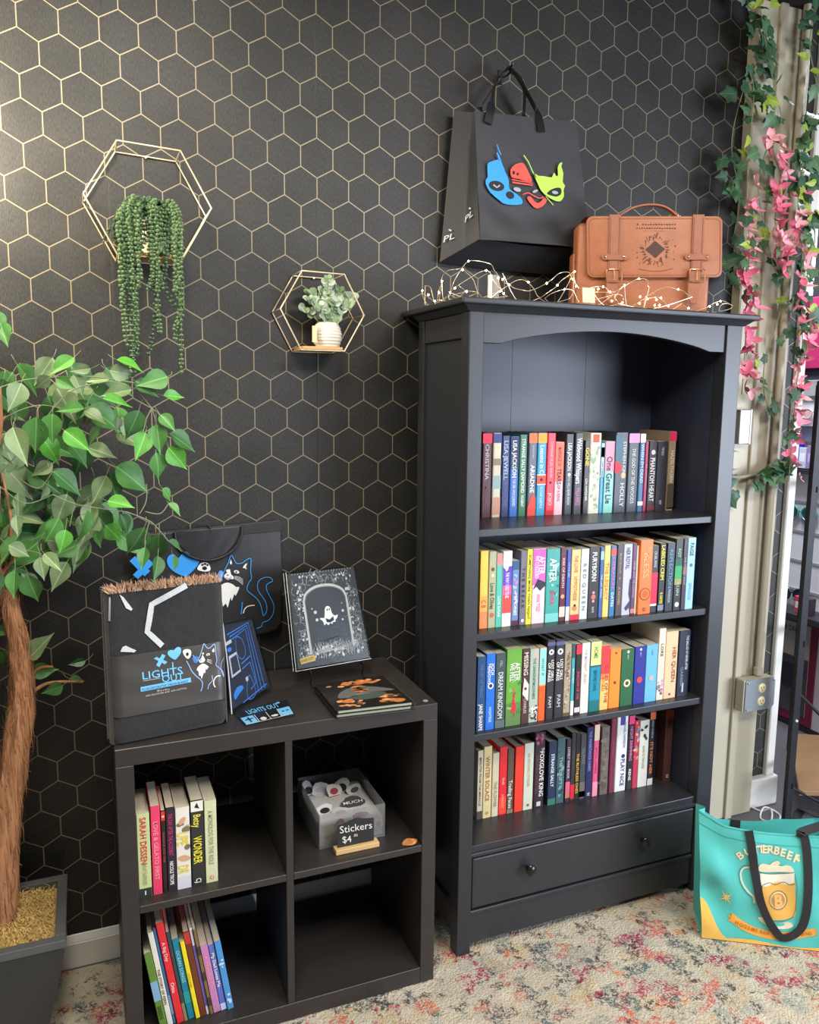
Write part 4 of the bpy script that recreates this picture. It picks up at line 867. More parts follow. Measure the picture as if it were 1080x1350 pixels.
for k in range(150):       # scribbled stems round the arch
    s = r.random()
    if s < .36: x, y = r.uniform(.08, .19), r.uniform(.15, .9)
    elif s < .70: x, y = r.uniform(.82, .93), r.uniform(.12, .9)
    else: x, y = r.uniform(.1, .9), r.uniform(.06, .16)
    a = r.uniform(0, 6.3); l = r.uniform(.02, .06)
    A.stroke(b, c2([(x, y), (x + l * math.cos(a), y + l * math.sin(a)), (x + l * math.cos(a + .7) * 1.6, y + l * math.sin(a + .7) * 1.6)], 3), .0042)
for k in range(170):
    x = r.uniform(.14, .92); y = r.uniform(.80, .93); A.stroke(b, [(x, y), (x + r.uniform(-.02, .02), y - r.uniform(.02, .07))], .005)
for k in range(40): A.stroke(b, [(r.uniform(.25, .75), .86)] * 2 + [(r.uniform(.3, .75), r.uniform(.76, .84))], .004)
obj('vine_print', b, ink((176, 172, 170)), t, fix=False, kind='stuff')
b = B()
for k in range(80):
    s = r.random()
    if s < .3: x, y = r.uniform(.08, .20), r.uniform(.08, .9)
    elif s < .6: x, y = r.uniform(.80, .93), r.uniform(.08, .9)
    elif s < .8: x, y = r.uniform(.1, .9), r.uniform(.05, .15)
    else: x, y = r.uniform(.12, .9), r.uniform(.80, .92)
    A.ell(b, x, y, r.uniform(.008, .02), r.uniform(.007, .016), .0011 + r.random() * .0004, 7, r.random() * 3)
for x, y, q_ in ((.34, .44, .022), (.35, .52, .02), (.72, .46, .018), (.70, .55, .014), (.30, .40, .01), (.72, .38, .008)): A.ell(b, x, y, q_, q_ * .8, .0012, 10)
obj('flower_print', b, ink(GW), t, fix=False, kind='stuff')
b = B(); A.poly(b, c2([(.475, .42), (.50, .395), (.53, .395), (.555, .42), (.565, .47), (.60, .50), (.64, .495), (.63, .525), (.60, .545), (.60, .565), (.565, .565), (.55, .585), (.525, .57), (.495, .59), (.47, .57), (.44, .585), (.435, .56), (.42, .535), (.39, .515), (.41, .505), (.45, .51), (.465, .47)], 3, True)); obj('ghost_print', b, ink((240, 236, 230)), t, fix=False)
b = B(); A.ell(b, .505, .43, .007, .011, .0018); A.ell(b, .535, .428, .007, .011, .0018); A.poly(b, [(.47, .515), (.52, .535), (.575, .505), (.58, .545), (.525, .565), (.475, .555)], .0018); A.stroke(b, [(.40, .745), (.62, .715)], .012, .0018); obj('ghost_face', b, ink((38, 38, 40)), t, fix=False)
b = B(); A.poly(b, [(.06, .885), (.26, .865), (.265, .925), (.075, .94)], .0018); obj('gold_sticker', b, ink((206, 176, 92)), t, fix=False)
b = B(); A.text(b, 'SIGNED COPY', .075, .925, .028, .0024, squeeze=.17, ang=-.1); obj('sticker_print', b, ink((110, 80, 30)), t, fix=False)
b = B()
for k in range(22): A.ell(b, .08 + k * .04, .028, .006, .005, .0016, 6)
obj('punch_row', b, ink((190, 190, 190)), t, fix=False)
obj('clear_sleeve', B().slab([G(0, 0, .0014), G(1, 0, .0014), G(1, 1, .0014), G(0, 1, .0014)], gn, 0.0205), M_clear, t, bevel=0.0015)
M_wire = mat((24, 24, 25), 0.3, metal=0.5, name='black_wire')
obj('sleeve_edge_highlight', B().tube([G(0, 0, .0012), G(0, 1, .0012), G(1, 1, .0012)], .0008, 5).tube([G(0, 0, -.018), G(0, 1, -.018)], .0008, 5), mat((226, 226, 228), .3, name='sleeve_edge_highlight'), t, kind='stuff')  # whitish lines modelled in as highlights along the sleeve edges
t = thing('book_easel', 'small black wire easel with curled feet holding the ghost journal', 'easel', (0.04, -0.17, 0.778))
for fx, fy, lean in ((-0.045, -0.215, 0), (0.108, -0.190, 0)):
    w = curve([(fx, fy + .115, 1.0), (fx, fy + 0.075, 0.90), (fx, fy + 0.045, 0.828), (fx, fy + 0.01, 0.8215), (fx, fy - 0.010, 0.823), (fx, fy - 0.014, 0.832), (fx, fy - 0.019, 0.826), (fx, fy - 0.015, 0.805), (fx + .004, fy + .004, 0.792), (fx + .012, fy - .002, 0.7815), (fx + .022, fy - .016, 0.7802)], 6)
    obj('foot_scroll', B().tube(w, 0.0017, 8), M_wire, t, smooth=True)
obj('back_leg', B().tube([(0.032, -0.092, 1.0), (0.034, -0.05, 0.7805)], 0.0017, 8), M_wire, t, smooth=True)
obj('cross_wire', B().tube([(-0.045, -0.1005, 0.9995), (0.032, -0.090, 1.0), (0.108, -0.0755, 0.9995)], 0.0017, 8), M_wire, t, smooth=True)
obj('cross_wire', B().tube([(-0.045, -0.170, 0.827), (0.108, -0.145, 0.827)], 0.0017, 8), M_wire, t, smooth=True)

# two sleeved art books lying flat
fq = [(-0.037, -0.241), (0.159, -0.234), (0.162, -0.445), (-0.037, -0.432)]
for k, (z0, z1, ds) in enumerate(((0.7780, 0.7872, 'lower of two sleeved books with orange and grey cover lying on the shelf top'), (0.7876, 0.7970, 'upper of two sleeved books with orange and grey cover lying on the shelf top'))):
    t = thing('art_book', ds, 'book', (0.06, -0.34, z0), group='sleeved books lying on the shelf top')
    sh = 0.003 * (1 - k)
    Q = lambda x, y, z: tuple(bilin([(a - sh, c, z) for a, c in fq], (0, 0, 1))(x, y))
    obj('pages', B().slab([Q(.035, .02, z1 - .0015), Q(.975, .02, z1 - .0015), Q(.975, .975, z1 - .0015), Q(.035, .975, z1 - .0015)], (0, 0, 1), z1 - z0 - 0.003), mat((226, 216, 186), 0.8, var=0.1, scale=300, name='cream_pages'), t)
    for zz in (z1 - 0.0003, z0 + 0.0014): obj('cover', B().slab([Q(.015, .01, zz), Q(.985, .01, zz), Q(.985, .985, zz), Q(.015, .985, zz)], (0, 0, 1), 0.0011), mat((44, 36, 32), 0.35, var=0.3, scale=14, name='art_cover'), t)
    obj('clear_sleeve', B().slab([Q(0, 0, z1), Q(1, 0, z1), Q(1.02, 1.02, z1), Q(0, 1.02, z1)], (0, 0, 1), z1 - z0 - .0002), M_clear, t, bevel=0.0006)
    if k:
        A = Art(lambda x, y, l=0: Vector(Q(x, y, z1)) + Vector((0, 0, l - .0003))); r = random.Random(8)
        for cols, n_, s_ in (((196, 116, 62), 16, .12), ((226, 160, 104), 34, .06), ((90, 62, 50), 26, .05)):
            b = B()
            for _ in range(n_):
                ring = r.choice([0, 1, 2]); x, y = ((r.uniform(.12, .9), r.uniform(.07, .22)), (r.uniform(.12, .4), r.uniform(.68, .92)), (r.uniform(.62, .92), r.uniform(.66, .92)))[ring]
                q_ = r.uniform(.5, 1) * s_; pts = [(x + q_ * math.cos(a) * r.uniform(.6, 1.2), y + q_ * .6 * math.sin(a) * r.uniform(.6, 1.2)) for a in [2 * PI * j / 9 for j in range(9)]]
                pts = [(min(.97, max(.03, u)), min(.97, max(.03, v))) for u, v in pts]; A.poly(b, pts, .0001 + r.random() * .0003)
            obj('foliage_print', b, ink(cols), t, fix=False, kind='stuff')
        for pts, c in (([(.15, .58), (.25, .38), (.45, .28), (.7, .34), (.93, .52), (.78, .54), (.5, .56), (.3, .62)], (96, 98, 94)), ([(.3, .60), (.5, .55), (.78, .56), (.72, .68), (.5, .74), (.34, .70)], (70, 82, 78)), ([(.40, .30), (.52, .24), (.64, .34), (.56, .46), (.44, .48)], (214, 130, 72)), ([(.2, .60), (.5, .52), (.9, .52), (.5, .55)], (150, 150, 140))):
            b = B(); A.poly(b, c2(pts, 3, True), .0006); obj('cover_art', b, ink(c), t, fix=False)

# ------------------------------------------------------------------ inside the cubes
t = thing('sticker_box', 'clear acrylic box full of white stickers in the upper cube', 'box', (0.035, -0.24, 0.396))
M_acr = clear_mat((226, 228, 228), 0.20, 'acrylic', haze=0.15)
bx0, bx1, by0, by1, bz0, bz1 = -0.058, 0.122, -0.350, -0.128, 0.3957, 0.488
for nm, a in (('box_wall', (bx0, bx1, by0, by0 + .0025, bz0, bz1)), ('box_wall', (bx0, bx1, by1 - .0025, by1, bz0, bz1)), ('box_wall', (bx0, bx0 + .0025, by0 + .0026, by1 - .0026, bz0, bz1)), ('box_wall', (bx1 - .0025, bx1, by0 + .0026, by1 - .0026, bz0, bz1)), ('box_floor', (bx0 + .0026, bx1 - .0026, by0 + .0026, by1 - .0026, bz0, bz0 + .0025))):
    obj(nm, B().box(*a), M_acr, t, bevel=0.0004)
r = random.Random(9)
scol = [(226, 224, 218), (232, 230, 226), (214, 212, 206), (236, 196, 206), (222, 222, 224)]
motif = [(40, 40, 42), (226, 60, 100), (236, 214, 60), (40, 40, 42), (180, 40, 60)]
def sticker(x, y, z, tx, ty, tz, w, h, c, mc, ds, word=None):
    M = Matrix.Translation((x, y, z)) @ Matrix.Rotation(tz, 4, 'Z') @ Matrix.Rotation(ty, 4, 'Y') @ Matrix.Rotation(tx, 4, 'X')
    s = thing('sticker', ds, 'sticker', (x, y, z), group='die-cut stickers in the clear box')
    n = 12; ph = r.random() * 6
    out = [(w * (1 + .16 * math.sin(3 * a + ph)) * math.cos(a), h * (1 + .12 * math.cos(2 * a + ph)) * math.sin(a)) for a in [2 * PI * i / n for i in range(n)]]
    obj('vinyl', B().prism(out, lambda u, v, d: M @ Vector((u, v, -d)), 0.0006), mat(c, 0.35, var=0.04, name='sticker_vinyl'), s)
    b = B(); A = Art(lambda u, v, l=0: M @ Vector((u, -v, 0.0003 + l * .2)))
    if word: A.text(b, word, -w * .8, h * .25, h * .5, squeeze=w * 1.6, bold=.02)
    else:
        A.ell(b, 0, 0, w * .55, h * .4); A.stroke(b, [(-w * .7, h * .6), (w * .6, h * .55)], h * .1)
    obj('sticker_print', b, ink(mc), s, fix=False)
k = 0
for x, y, z, tx, tz, w, h, c, mc, wd, ds in [
 (-0.035, -0.16, .462, 0.9, .2, .020, .026, scol[0], motif[0], None, 'white sticker with dark print standing at the far corner of the clear box'),
 (0.0, -0.17, .462, 1.0, -.1, .030, .020, scol[4], (200, 200, 204), None, 'wide blank white sticker near the far side of the clear box'),
 (0.03, -0.19, .462, 1.0, .1, .022, .022, scol[2], motif[4], None, 'grey sticker with a wine red dot in the clear box'),
 (0.06, -0.17, .458, 1.1, -.3, .022, .028, scol[1], motif[0], None, 'arched white sticker with dark print in the clear box'),
 (0.09, -0.19, .455, 0.8, .5, .028, .018, scol[0], (90, 90, 92), None, 'white sticker against the far end of the clear box'),
 (0.062, -0.26, .459, 0.7, .0, .034, .016, (44, 44, 46), (236, 234, 230), 'MUCH', 'black sticker lettered in white at the top of the clear box'),
 (-0.02, -0.27, .455, 0.6, .2, .026, .020, scol[1], motif[3], None, 'white outline sticker towards the front of the clear box'),
 (0.02, -0.29, .452, 0.5, -.2, .028, .018, scol[2], (180, 180, 180), None, 'pale grey sticker lying low in the clear box'),
 (-0.035, -0.3445, .423, PI / 2, 0.0, .018, .017, (236, 220, 60), (150, 140, 40), None, 'yellow sticker pressed against the front of the clear box'),
 (0.0, -0.3445, .448, PI / 2, 0, .016, .017, (232, 84, 128), (250, 200, 215), None, 'pink sticker pressed against the front of the clear box'),
 (0.055, -0.3445, .462, PI / 2, 0, .022, .014, (238, 150, 170), (226, 100, 130), None, 'rose sticker behind the small chalk sign'),
 (0.105, -0.3445, .432, PI / 2, 0, .012, .022, (236, 206, 210), (206, 70, 90), None, 'pale pink lettered sticker at the end of the clear box front')]:
    sticker(x, y, z, tx, 0, tz, w, h, c, mc, ds, wd)
sheet = obj('paper_sheet', B().box(bx0 + .004, bx1 - .004, by0 + .010, by1 - .004, bz0 + .003, 0.450), mat((232, 230, 224), 0.7, var=0.1, scale=60, name='white_sheets'))
tag(sheet, 'stack of white sticker sheets filling the lower clear box', 'paper')
t = thing('chalk_sign', 'small chalkboard sign reading Stickers in a wooden block', 'sign', (0.034, -0.375, 0.396))
A = Art(affine(*AFF['sign']))
Fs = affine(*AFF['sign'])
brd = [(370, 690)] + [(370, 508)] + c2([(370, 508), (430, 488), (480, 462), (520, 448), (570, 452), (641, 446)], 4) + [(641, 446), (643, 630)]
obj('chalkboard', B().prism(brd, lambda u, v, d: Fs(u, v, -d), 0.003), mat((34, 33, 32), 0.7, var=0.2, scale=40, name='slate'), t, bevel=0.0004)
b = B(); A.text(b, 'Stickers', 388, 560, 54, ang=-.17, squeeze=245, shear=.1); A.text(b, '$4', 408, 630, 50, ang=-.12, bold=.005); A.text(b, '.00', 488, 584, 20, ang=-.14, bold=.01); obj('chalk_lettering', b, ink((226, 222, 216)), t, fix=False)
obj('wooden_block', B().box(-0.026, 0.091, -0.392, -0.366, 0.3955, 0.4085).xf(Matrix.Translation((.034, -.379, 0)) @ Matrix.Rotation(0.0, 4, 'Z') @ Matrix.Translation((-.034, .379, 0))), mat((214, 176, 122), 0.5, var=0.2, scale=30, stretch=(.2, 1, 1), name='light_wood'), t, bevel=0.001)
t = obj('dried_leaf', B().grid(10, 6, lambda u, v: (0.150 + u * 0.042, -0.405 + (v - .5) * 0.034 * math.sin(PI * (u * .9 + .08)), 0.3965 + 0.005 * u * math.sin(v * 9) ** 2 + 0.003 * math.sin(u * 3))), mat((206, 132, 70), 0.6, var=0.4, scale=60, name='orange_leaf'), smooth=True)
tag(t, 'curled orange dried leaf lying at the edge of the upper cube shelf', 'leaf')

# ------------------------------------------------------------------ on and above the tall bookcase
M_nyl = mat((36, 36, 41), 0.55, var=0.15, scale=9, bump=0.35, bscale=14, name='black_nylon', sheen=0.1)
t = thing('skull_tote', 'black shopping tote with three coloured skull masks hanging above the bookcase', 'bag', (0.63, -0.09, 1.93))
FB = dict(ftl=(0.462, -.112, 2.330), ftr=(0.792, -.112, 2.345), fbl=(0.482, -.118, 1.992), fbr=(0.850, -.118, 1.994), btl=(0.437, -.03, 2.352), btr=(0.775, -.03, 2.352), bbl=(0.404, -.022, 1.938), bbr=(0.866, -.022, 1.930))
V = {k: Vector(v) for k, v in FB.items()}
def bl(a, b_, c, d, u, v): return a * (1 - u) * (1 - v) + b_ * u * (1 - v) + d * u * v + c * (1 - u) * v
def frontp(u, v):   # u left-right, v bottom-top
    p = bl(V['fbl'], V['fbr'], V['ftl'], V['ftr'], u, v)
    w = 0.004 * math.sin(v * 9 + u * 3) * (1 - v) + 0.003 * math.sin(u * 11 + v * 4) * (1 - v) ** 2
    return p + Vector((0, -abs(w) + (0.012 * max(0, .22 - v) / .22 * math.sin(PI * u) * -1), 0))
obj('front_panel', B().grid(24, 24, frontp), M_nyl, t, smooth=True)
obj('back_panel', B().grid(8, 8, lambda u, v: bl(V['bbr'], V['bbl'], V['btr'], V['btl'], u, v)), M_nyl, t, smooth=True)
for nm, (a, b_, c, d), s in (('gusset', (V['bbl'], V['fbl'], V['btl'], V['ftl']), 1), ('gusset', (V['fbr'], V['bbr'], V['ftr'], V['btr']), -1)):
    obj(nm, B().grid(12, 14, lambda u, v: bl(a, b_, c, d, u, v) + Vector((s * 0.026 * (1 - abs(u - .5) * 2) * (.4 + .6 * v), 0, 0))), M_nyl, t, smooth=True)
obj('base_panel', B().grid(10, 6, lambda u, v: bl(V['bbl'], V['bbr'], V['fbl'], V['fbr'], u, v) + Vector((0, 0, -0.006 * math.sin(PI * u)))), M_nyl, t, smooth=True)
obj('bottom_seam', B().ribbon([frontp(u / 12, 0.005) + Vector((0, -.001, 0)) for u in range(13)], 0.008, (0, 0.2, 1), 0.002), M_nyl, t)
M_strap = mat((26, 26, 28), 0.35, var=0.15, scale=12, name='webbing_black', bump=0.1, bscale=60)
for (xa, xb, y0, dy) in ((0.500, 0.672, -0.1195, -0.004), (0.506, 0.676, -0.036, 0.0)):
    zt_ = 2.331 if dy else 2.345
    hp = curve([(xa, y0, zt_ - .03), (xa + .012, y0 + .006, zt_ + .02), (xa + .048, -0.070, 2.435), (0.590, -0.060, 2.478 - (0.0 if dy else .004)), (0.602, -0.058, 2.4785 - (0.0 if dy else .004)), (xb - .042, -0.075, 2.435), (xb - .010, y0 + .01, zt_ + .02), (xb, y0, zt_ - .03)], 7)
    obj('handle', B().ribbon(hp, 0.026, [Vector((1, .15, .0)) if i < 8 or i > len(hp) - 9 else Vector((.25, 1, .1)) for i in range(len(hp))], 0.0016), M_strap, t, smooth=True)
A = Art(affine((0.4477, -0.118, 2.2651), (0.0003187, 0.0, 3.4e-05), (9.3e-06, 0.0, -0.0002648), (0, -1, 0))); LB = 0.0065
SB, SR, SG = (48, 150, 232), (240, 82, 66), (180, 216, 84)
b = B(); A.poly(b, c2([(150, 300), (180, 272), (262, 246), (290, 275), (330, 380), (360, 450), (366, 540), (420, 580), (480, 630), (500, 672), (486, 700), (400, 706), (310, 690), (270, 660), (180, 580), (136, 500), (134, 450), (152, 420)], 2, True), LB); A.poly(b, [(240, 180), (252, 176), (290, 262), (262, 250)], LB); A.stroke(b, [(246, 98), (262, 150), (284, 200)], 9, LB); obj('blue_mask', b, ink(SB), t, fix=False)
b = B(); A.poly(b, c2([(378, 350), (420, 300), (470, 280), (510, 284), (534, 320), (570, 390), (598, 466), (540, 466), (460, 440), (390, 424)], 2, True), LB); A.poly(b, [(390, 440), (600, 480), (606, 490), (392, 452)], LB); A.poly(b, [(396, 466), (606, 500), (600, 510), (400, 484)], LB)
A.poly(b, c2([(545, 640), (580, 618), (620, 668), (660, 690), (700, 660), (720, 634), (752, 660), (720, 710), (660, 744), (610, 726)], 2, True), LB); A.stroke(b, c2([(502, 600), (560, 584), (620, 616), (680, 640), (716, 622)], 3), 10, LB); obj('red_mask', b, ink(SR), t, fix=False)
b = B(); A.poly(b, c2([(612, 384), (660, 408), (720, 412), (800, 424), (824, 376), (846, 410), (866, 400), (862, 330), (880, 282), (912, 270), (900, 310), (922, 380), (916, 470), (940, 510), (926, 560), (930, 620), (890, 674), (820, 660), (740, 610), (690, 560), (660, 500)], 2, True), LB); A.stroke(b, [(512, 200), (560, 270), (600, 360), (640, 430)], 9, LB); A.stroke(b, [(740, 620), (820, 714)], 7, LB); obj('green_mask', b, ink(SG), t, fix=False)
b = B(); A.ell(b, 238, 512, 78, 50, LB + .0008, 18, .25); A.ell(b, 372, 606, 44, 36, LB + .0008, 14, .6); A.poly(b, c2([(750, 590), (800, 548), (870, 530), (900, 550), (896, 600), (850, 624), (790, 612)], 3, True), LB + .0008); A.ell(b, 410, 378, 14, 20, LB + .0008, 8); A.ell(b, 450, 392, 12, 16, LB + .0008, 8); obj('mask_eyes', b, ink((22, 22, 24)), t, fix=False, kind='stuff')
b = B(); A.ell(b, 446, 548, 40, 22, LB, 12, .3); A.ell(b, 630, 566, 30, 14, LB, 10, -.4); A.ell(b, 834, 582, 34, 18, LB + .0014, 10, .2); A.stroke(b, [(206, 500), (240, 528), (270, 506)], 16, LB + .0014); obj('mask_glints', b, ink((160, 164, 170)), t, fix=False, kind='stuff')
gs = affine((0.3912, 0.0259, 2.5317), (0.0002282, -0.0007606, -0.0001212), (4.2e-06, -1.38e-05, -0.0005167), (-0.9578, -0.2873, 0.0))
for x, y, h_, sd in ((98, 998, 26, .2), (212, 950, 26, .75)):
    b = B(); Pb = bl(V['bbl'], V['fbl'], V['btl'], V['ftl'], sd, .12 if sd < .5 else .2) + Vector((0.026 * (1 - abs(sd - .5) * 2) * .5, 0, 0))
    dirx = (V['fbl'] - V['bbl']).normalized() + (Vector((.40, 0, 0)) if sd < .5 else Vector((-.30, 0, 0))); dirx.normalize(); nrm = Vector((-dirx.y, dirx.x, 0)).normalized(); nrm = nrm if nrm.x < 0 else -nrm
    At = Art(lambda u, v, l=0: Pb + dirx * u + Vector((0, 0, -v)) + nrm * (.007 + l)); At.text(b, 'PL', -.02, 0, .017, squeeze=.034, bold=.01, shear=.12); At.stroke(b, [(-.004, -.03), (.004, -.024)], .003)
    obj('side_lettering', b, ink((200, 200, 206)), t, fix=False)
hk = thing('wall_hook', 'small black hook in the wallpaper at the peak of the tote handles', 'hook', (0.597, 0, 2.47))
obj('hook_plate', B().box(0.590, 0.604, -0.004, -0.0003, 2.455, 2.495), mat((30, 30, 32), 0.3, name='hook_metal'), hk, bevel=0.001)
obj('hook_arm', B().tube(curve([(0.597, -0.003, 2.476), (0.597, -0.03, 2.467), (0.597, -0.058, 2.4665), (0.597, -0.076, 2.474), (0.597, -0.079, 2.488)], 5), 0.0028, 8), mat((30, 30, 32), 0.3, name='hook_metal'), hk, smooth=True)

# brown leather satchel
M_lea = mat((162, 98, 62), 0.45, var=0.22, scale=22, bump=0.18, bscale=160, name='brown_leather')
M_led = mat((150, 88, 56), 0.45, var=0.2, scale=30, bump=0.15, bscale=160, name='brown_leather_dark')
t = thing('satchel', 'brown leather satchel with two buckled straps and printed crest on the bookcase top', 'bag', (0.95, -0.27, 1.796))
FS = affine(*AFF['satchel']); sn = Vector((-0.3599, -0.933, 0.0)).normalized()
zb = 1.7962
def SP(x, y, l=0):
    p = FS(x, y, l); return p
def SPz(x, z, l): p = FS(x, 0, l); p.z = z; return p
body = [SPz(60, zb, -.014), SPz(955, zb, -.014), SPz(955, 2.045, -.014), SPz(60, 2.045, -.014)]
obj('body', B().slab(body, sn, 0.070), M_lea, t, bevel=0.012, seg=3, smooth=True)
def roundrect(x0, y0, x1, y1, rr, n=5):
    o = []
    for cx, cy, a0 in ((x1 - rr, y0 + rr, -PI / 2), (x1 - rr, y1 - rr, 0), (x0 + rr, y1 - rr, PI / 2), (x0 + rr, y0 + rr, PI)):
        for i in range(n + 1): a = a0 + PI / 2 * i / n; o.append((cx + rr * math.cos(a), cy + rr * math.sin(a)))
    return o
flap = obj('flap', B().prism(roundrect(96, 150, 992, 556, 42), lambda u, v, d: SP(u, v, -d), 0.010), M_lea, t, bevel=0.003, seg=2, smooth=True)
obj('flap_top', B().grid(10, 8, lambda u, v: SP(100 + u * 888, 152 - 10 * math.sin(v * PI), -0.006 - v * .076)), M_lea, t, smooth=True)
b = B(); As = Art(lambda x, y, l=0: SP(x, y, l)); As.stroke(b, roundrect(110, 168, 978, 542, 34), 3.5, .0006, True); obj('stitching', b, ink((120, 70, 44)), flap, fix=False)
for xs in (240, 790):
    w = 76
    s = obj('strap', B().slab([SP(xs + 4, 140, .004), SP(xs + w + 4, 140, .004), SP(xs + w - 8, 520, .004), SP(xs - 8, 520, .004)], sn, 0.004), M_led, t, bevel=0.001)
    e0 = -14 if xs < 500 else -20
    ti = [(xs + e0, 505), (xs + w + e0, 505), (xs + w + e0 - 14, 690), (xs + w + e0 - 30, 735), (xs + e0 + 10, 735), (xs + e0 - 14, 690)]
    obj('strap_tail', B().prism(ti, lambda u, v, d: SP(u, v, .0075 - d), 0.004), M_led, t, bevel=0.001)
    b = B(); As.stroke(b, [(xs + 12, 160), (xs, 500)], 3, .0046); As.stroke(b, [(xs + w - 6, 160), (xs + w - 18, 500)], 3, .0046); obj('strap_stitching', b, ink((112, 64, 40)), s, fix=False)
    kp = obj('keeper', B().prism(roundrect(xs - 52, 404, xs + 118, 442, 18), lambda u, v, d: SP(u, v, .0085 - d), 0.004), M_led, t, bevel=0.001)
    for dx in (-30, 94):
        rv = B().ball(SP(xs + dx, 422, .0085), 0.0042, 10, 6); obj('rivet', rv, mat((226, 190, 150), 0.25, metal=1, name='copper'), kp, smooth=True)
    fr = [SP(x, y, .011) for x, y in roundrect(xs - 24, 506, xs + 78, 590, 14, 3)]
    bk = obj('buckle', B().tube(fr, 0.0017, 6, closed=True), mat((212, 158, 116), 0.3, metal=0.9, name='brass'), t, smooth=True)
    obj('buckle_pin', B().tube([SP(xs + 27, 506, .012), SP(xs + 25, 575, .012)], 0.0013, 6), mat((212, 158, 116), 0.3, metal=0.9, name='brass'), bk, smooth=True)
hp = curve([SP(318, 144, -.03), SP(340, 128, -.03), SP(420, 82, -.03), SP(520, 62, -.03), SP(610, 70, -.03), SP(670, 100, -.03), SP(705, 130, -.03), SP(722, 146, -.03)], 6)
hd = obj('handle', B().ribbon(hp, 0.020, sn, 0.005), M_led, t, bevel=0.0012)
for x in (322, 722): obj('handle_ring', B().tube([SP(x - 7, 134, -.02), SP(x + 7, 134, -.02), SP(x + 7, 150, -.02), SP(x - 7, 150, -.02)], 0.0016, 6, closed=True), mat((226, 190, 150), 0.25, metal=1, name='copper'), hd)
M_br = ink((74, 46, 38))
b = B(); As.poly(b, [(480, 372), (546, 312), (612, 368), (548, 428)], .0007); obj('crest_diamond', b, M_br, flap, fix=False)
b = B(); r = random.Random(2)
for k in range(70):
    a = r.uniform(0, 2 * PI); q0 = r.uniform(64, 84); q1 = q0 + r.uniform(8, 34) * (1.2 if abs(math.sin(a)) > .6 else .7)
    As.stroke(b, [(546 + q0 * math.cos(a), 372 + q0 * .95 * math.sin(a)), (546 + q1 * math.cos(a + .08), 372 + q1 * 1.0 * math.sin(a + .08))], 4, .0007)
for k in range(26):
    a = r.uniform(0, 2 * PI); q0 = r.uniform(100, 150); As.ell(b, 546 + q0 * math.cos(a), 380 + q0 * .8 * math.sin(a), r.uniform(2, 6), r.uniform(2, 6), .0007, 6)
As.stroke(b, c2([(436, 500), (500, 512), (546, 516), (600, 512), (664, 498)], 3), 4, .0007)
obj('crest_rays', b, ink((96, 58, 46)), flap, fix=False, kind='stuff')
b = B()
for k, (y, n_, x0, x1) in enumerate(((206, 16, 408, 690), (230, 17, 405, 688), (250, 22, 458, 640))):
    for i in range(n_):
        xx = x0 + (x1 - x0) * i / n_; hh_ = 9 if k < 2 else 3
        if r.random() < .88: As.stroke(b, [(xx, y + r.uniform(-2, 2)), (xx + (x1 - x0) / n_ * .6, y + r.uniform(-2, 2))], hh_ * r.uniform(.6, 1.1), .0007)
obj('worn_lettering', b, M_br, flap, fix=False, kind='stuff')
side_t = obj('side_gusset', B().slab([SPz(38, zb + .01, -.03), SPz(64, zb + .01, -.03), SPz(64, 1.965, -.03), SPz(38, 1.965, -.03)], sn, 0.045), M_led, t, bevel=0.006, seg=2)

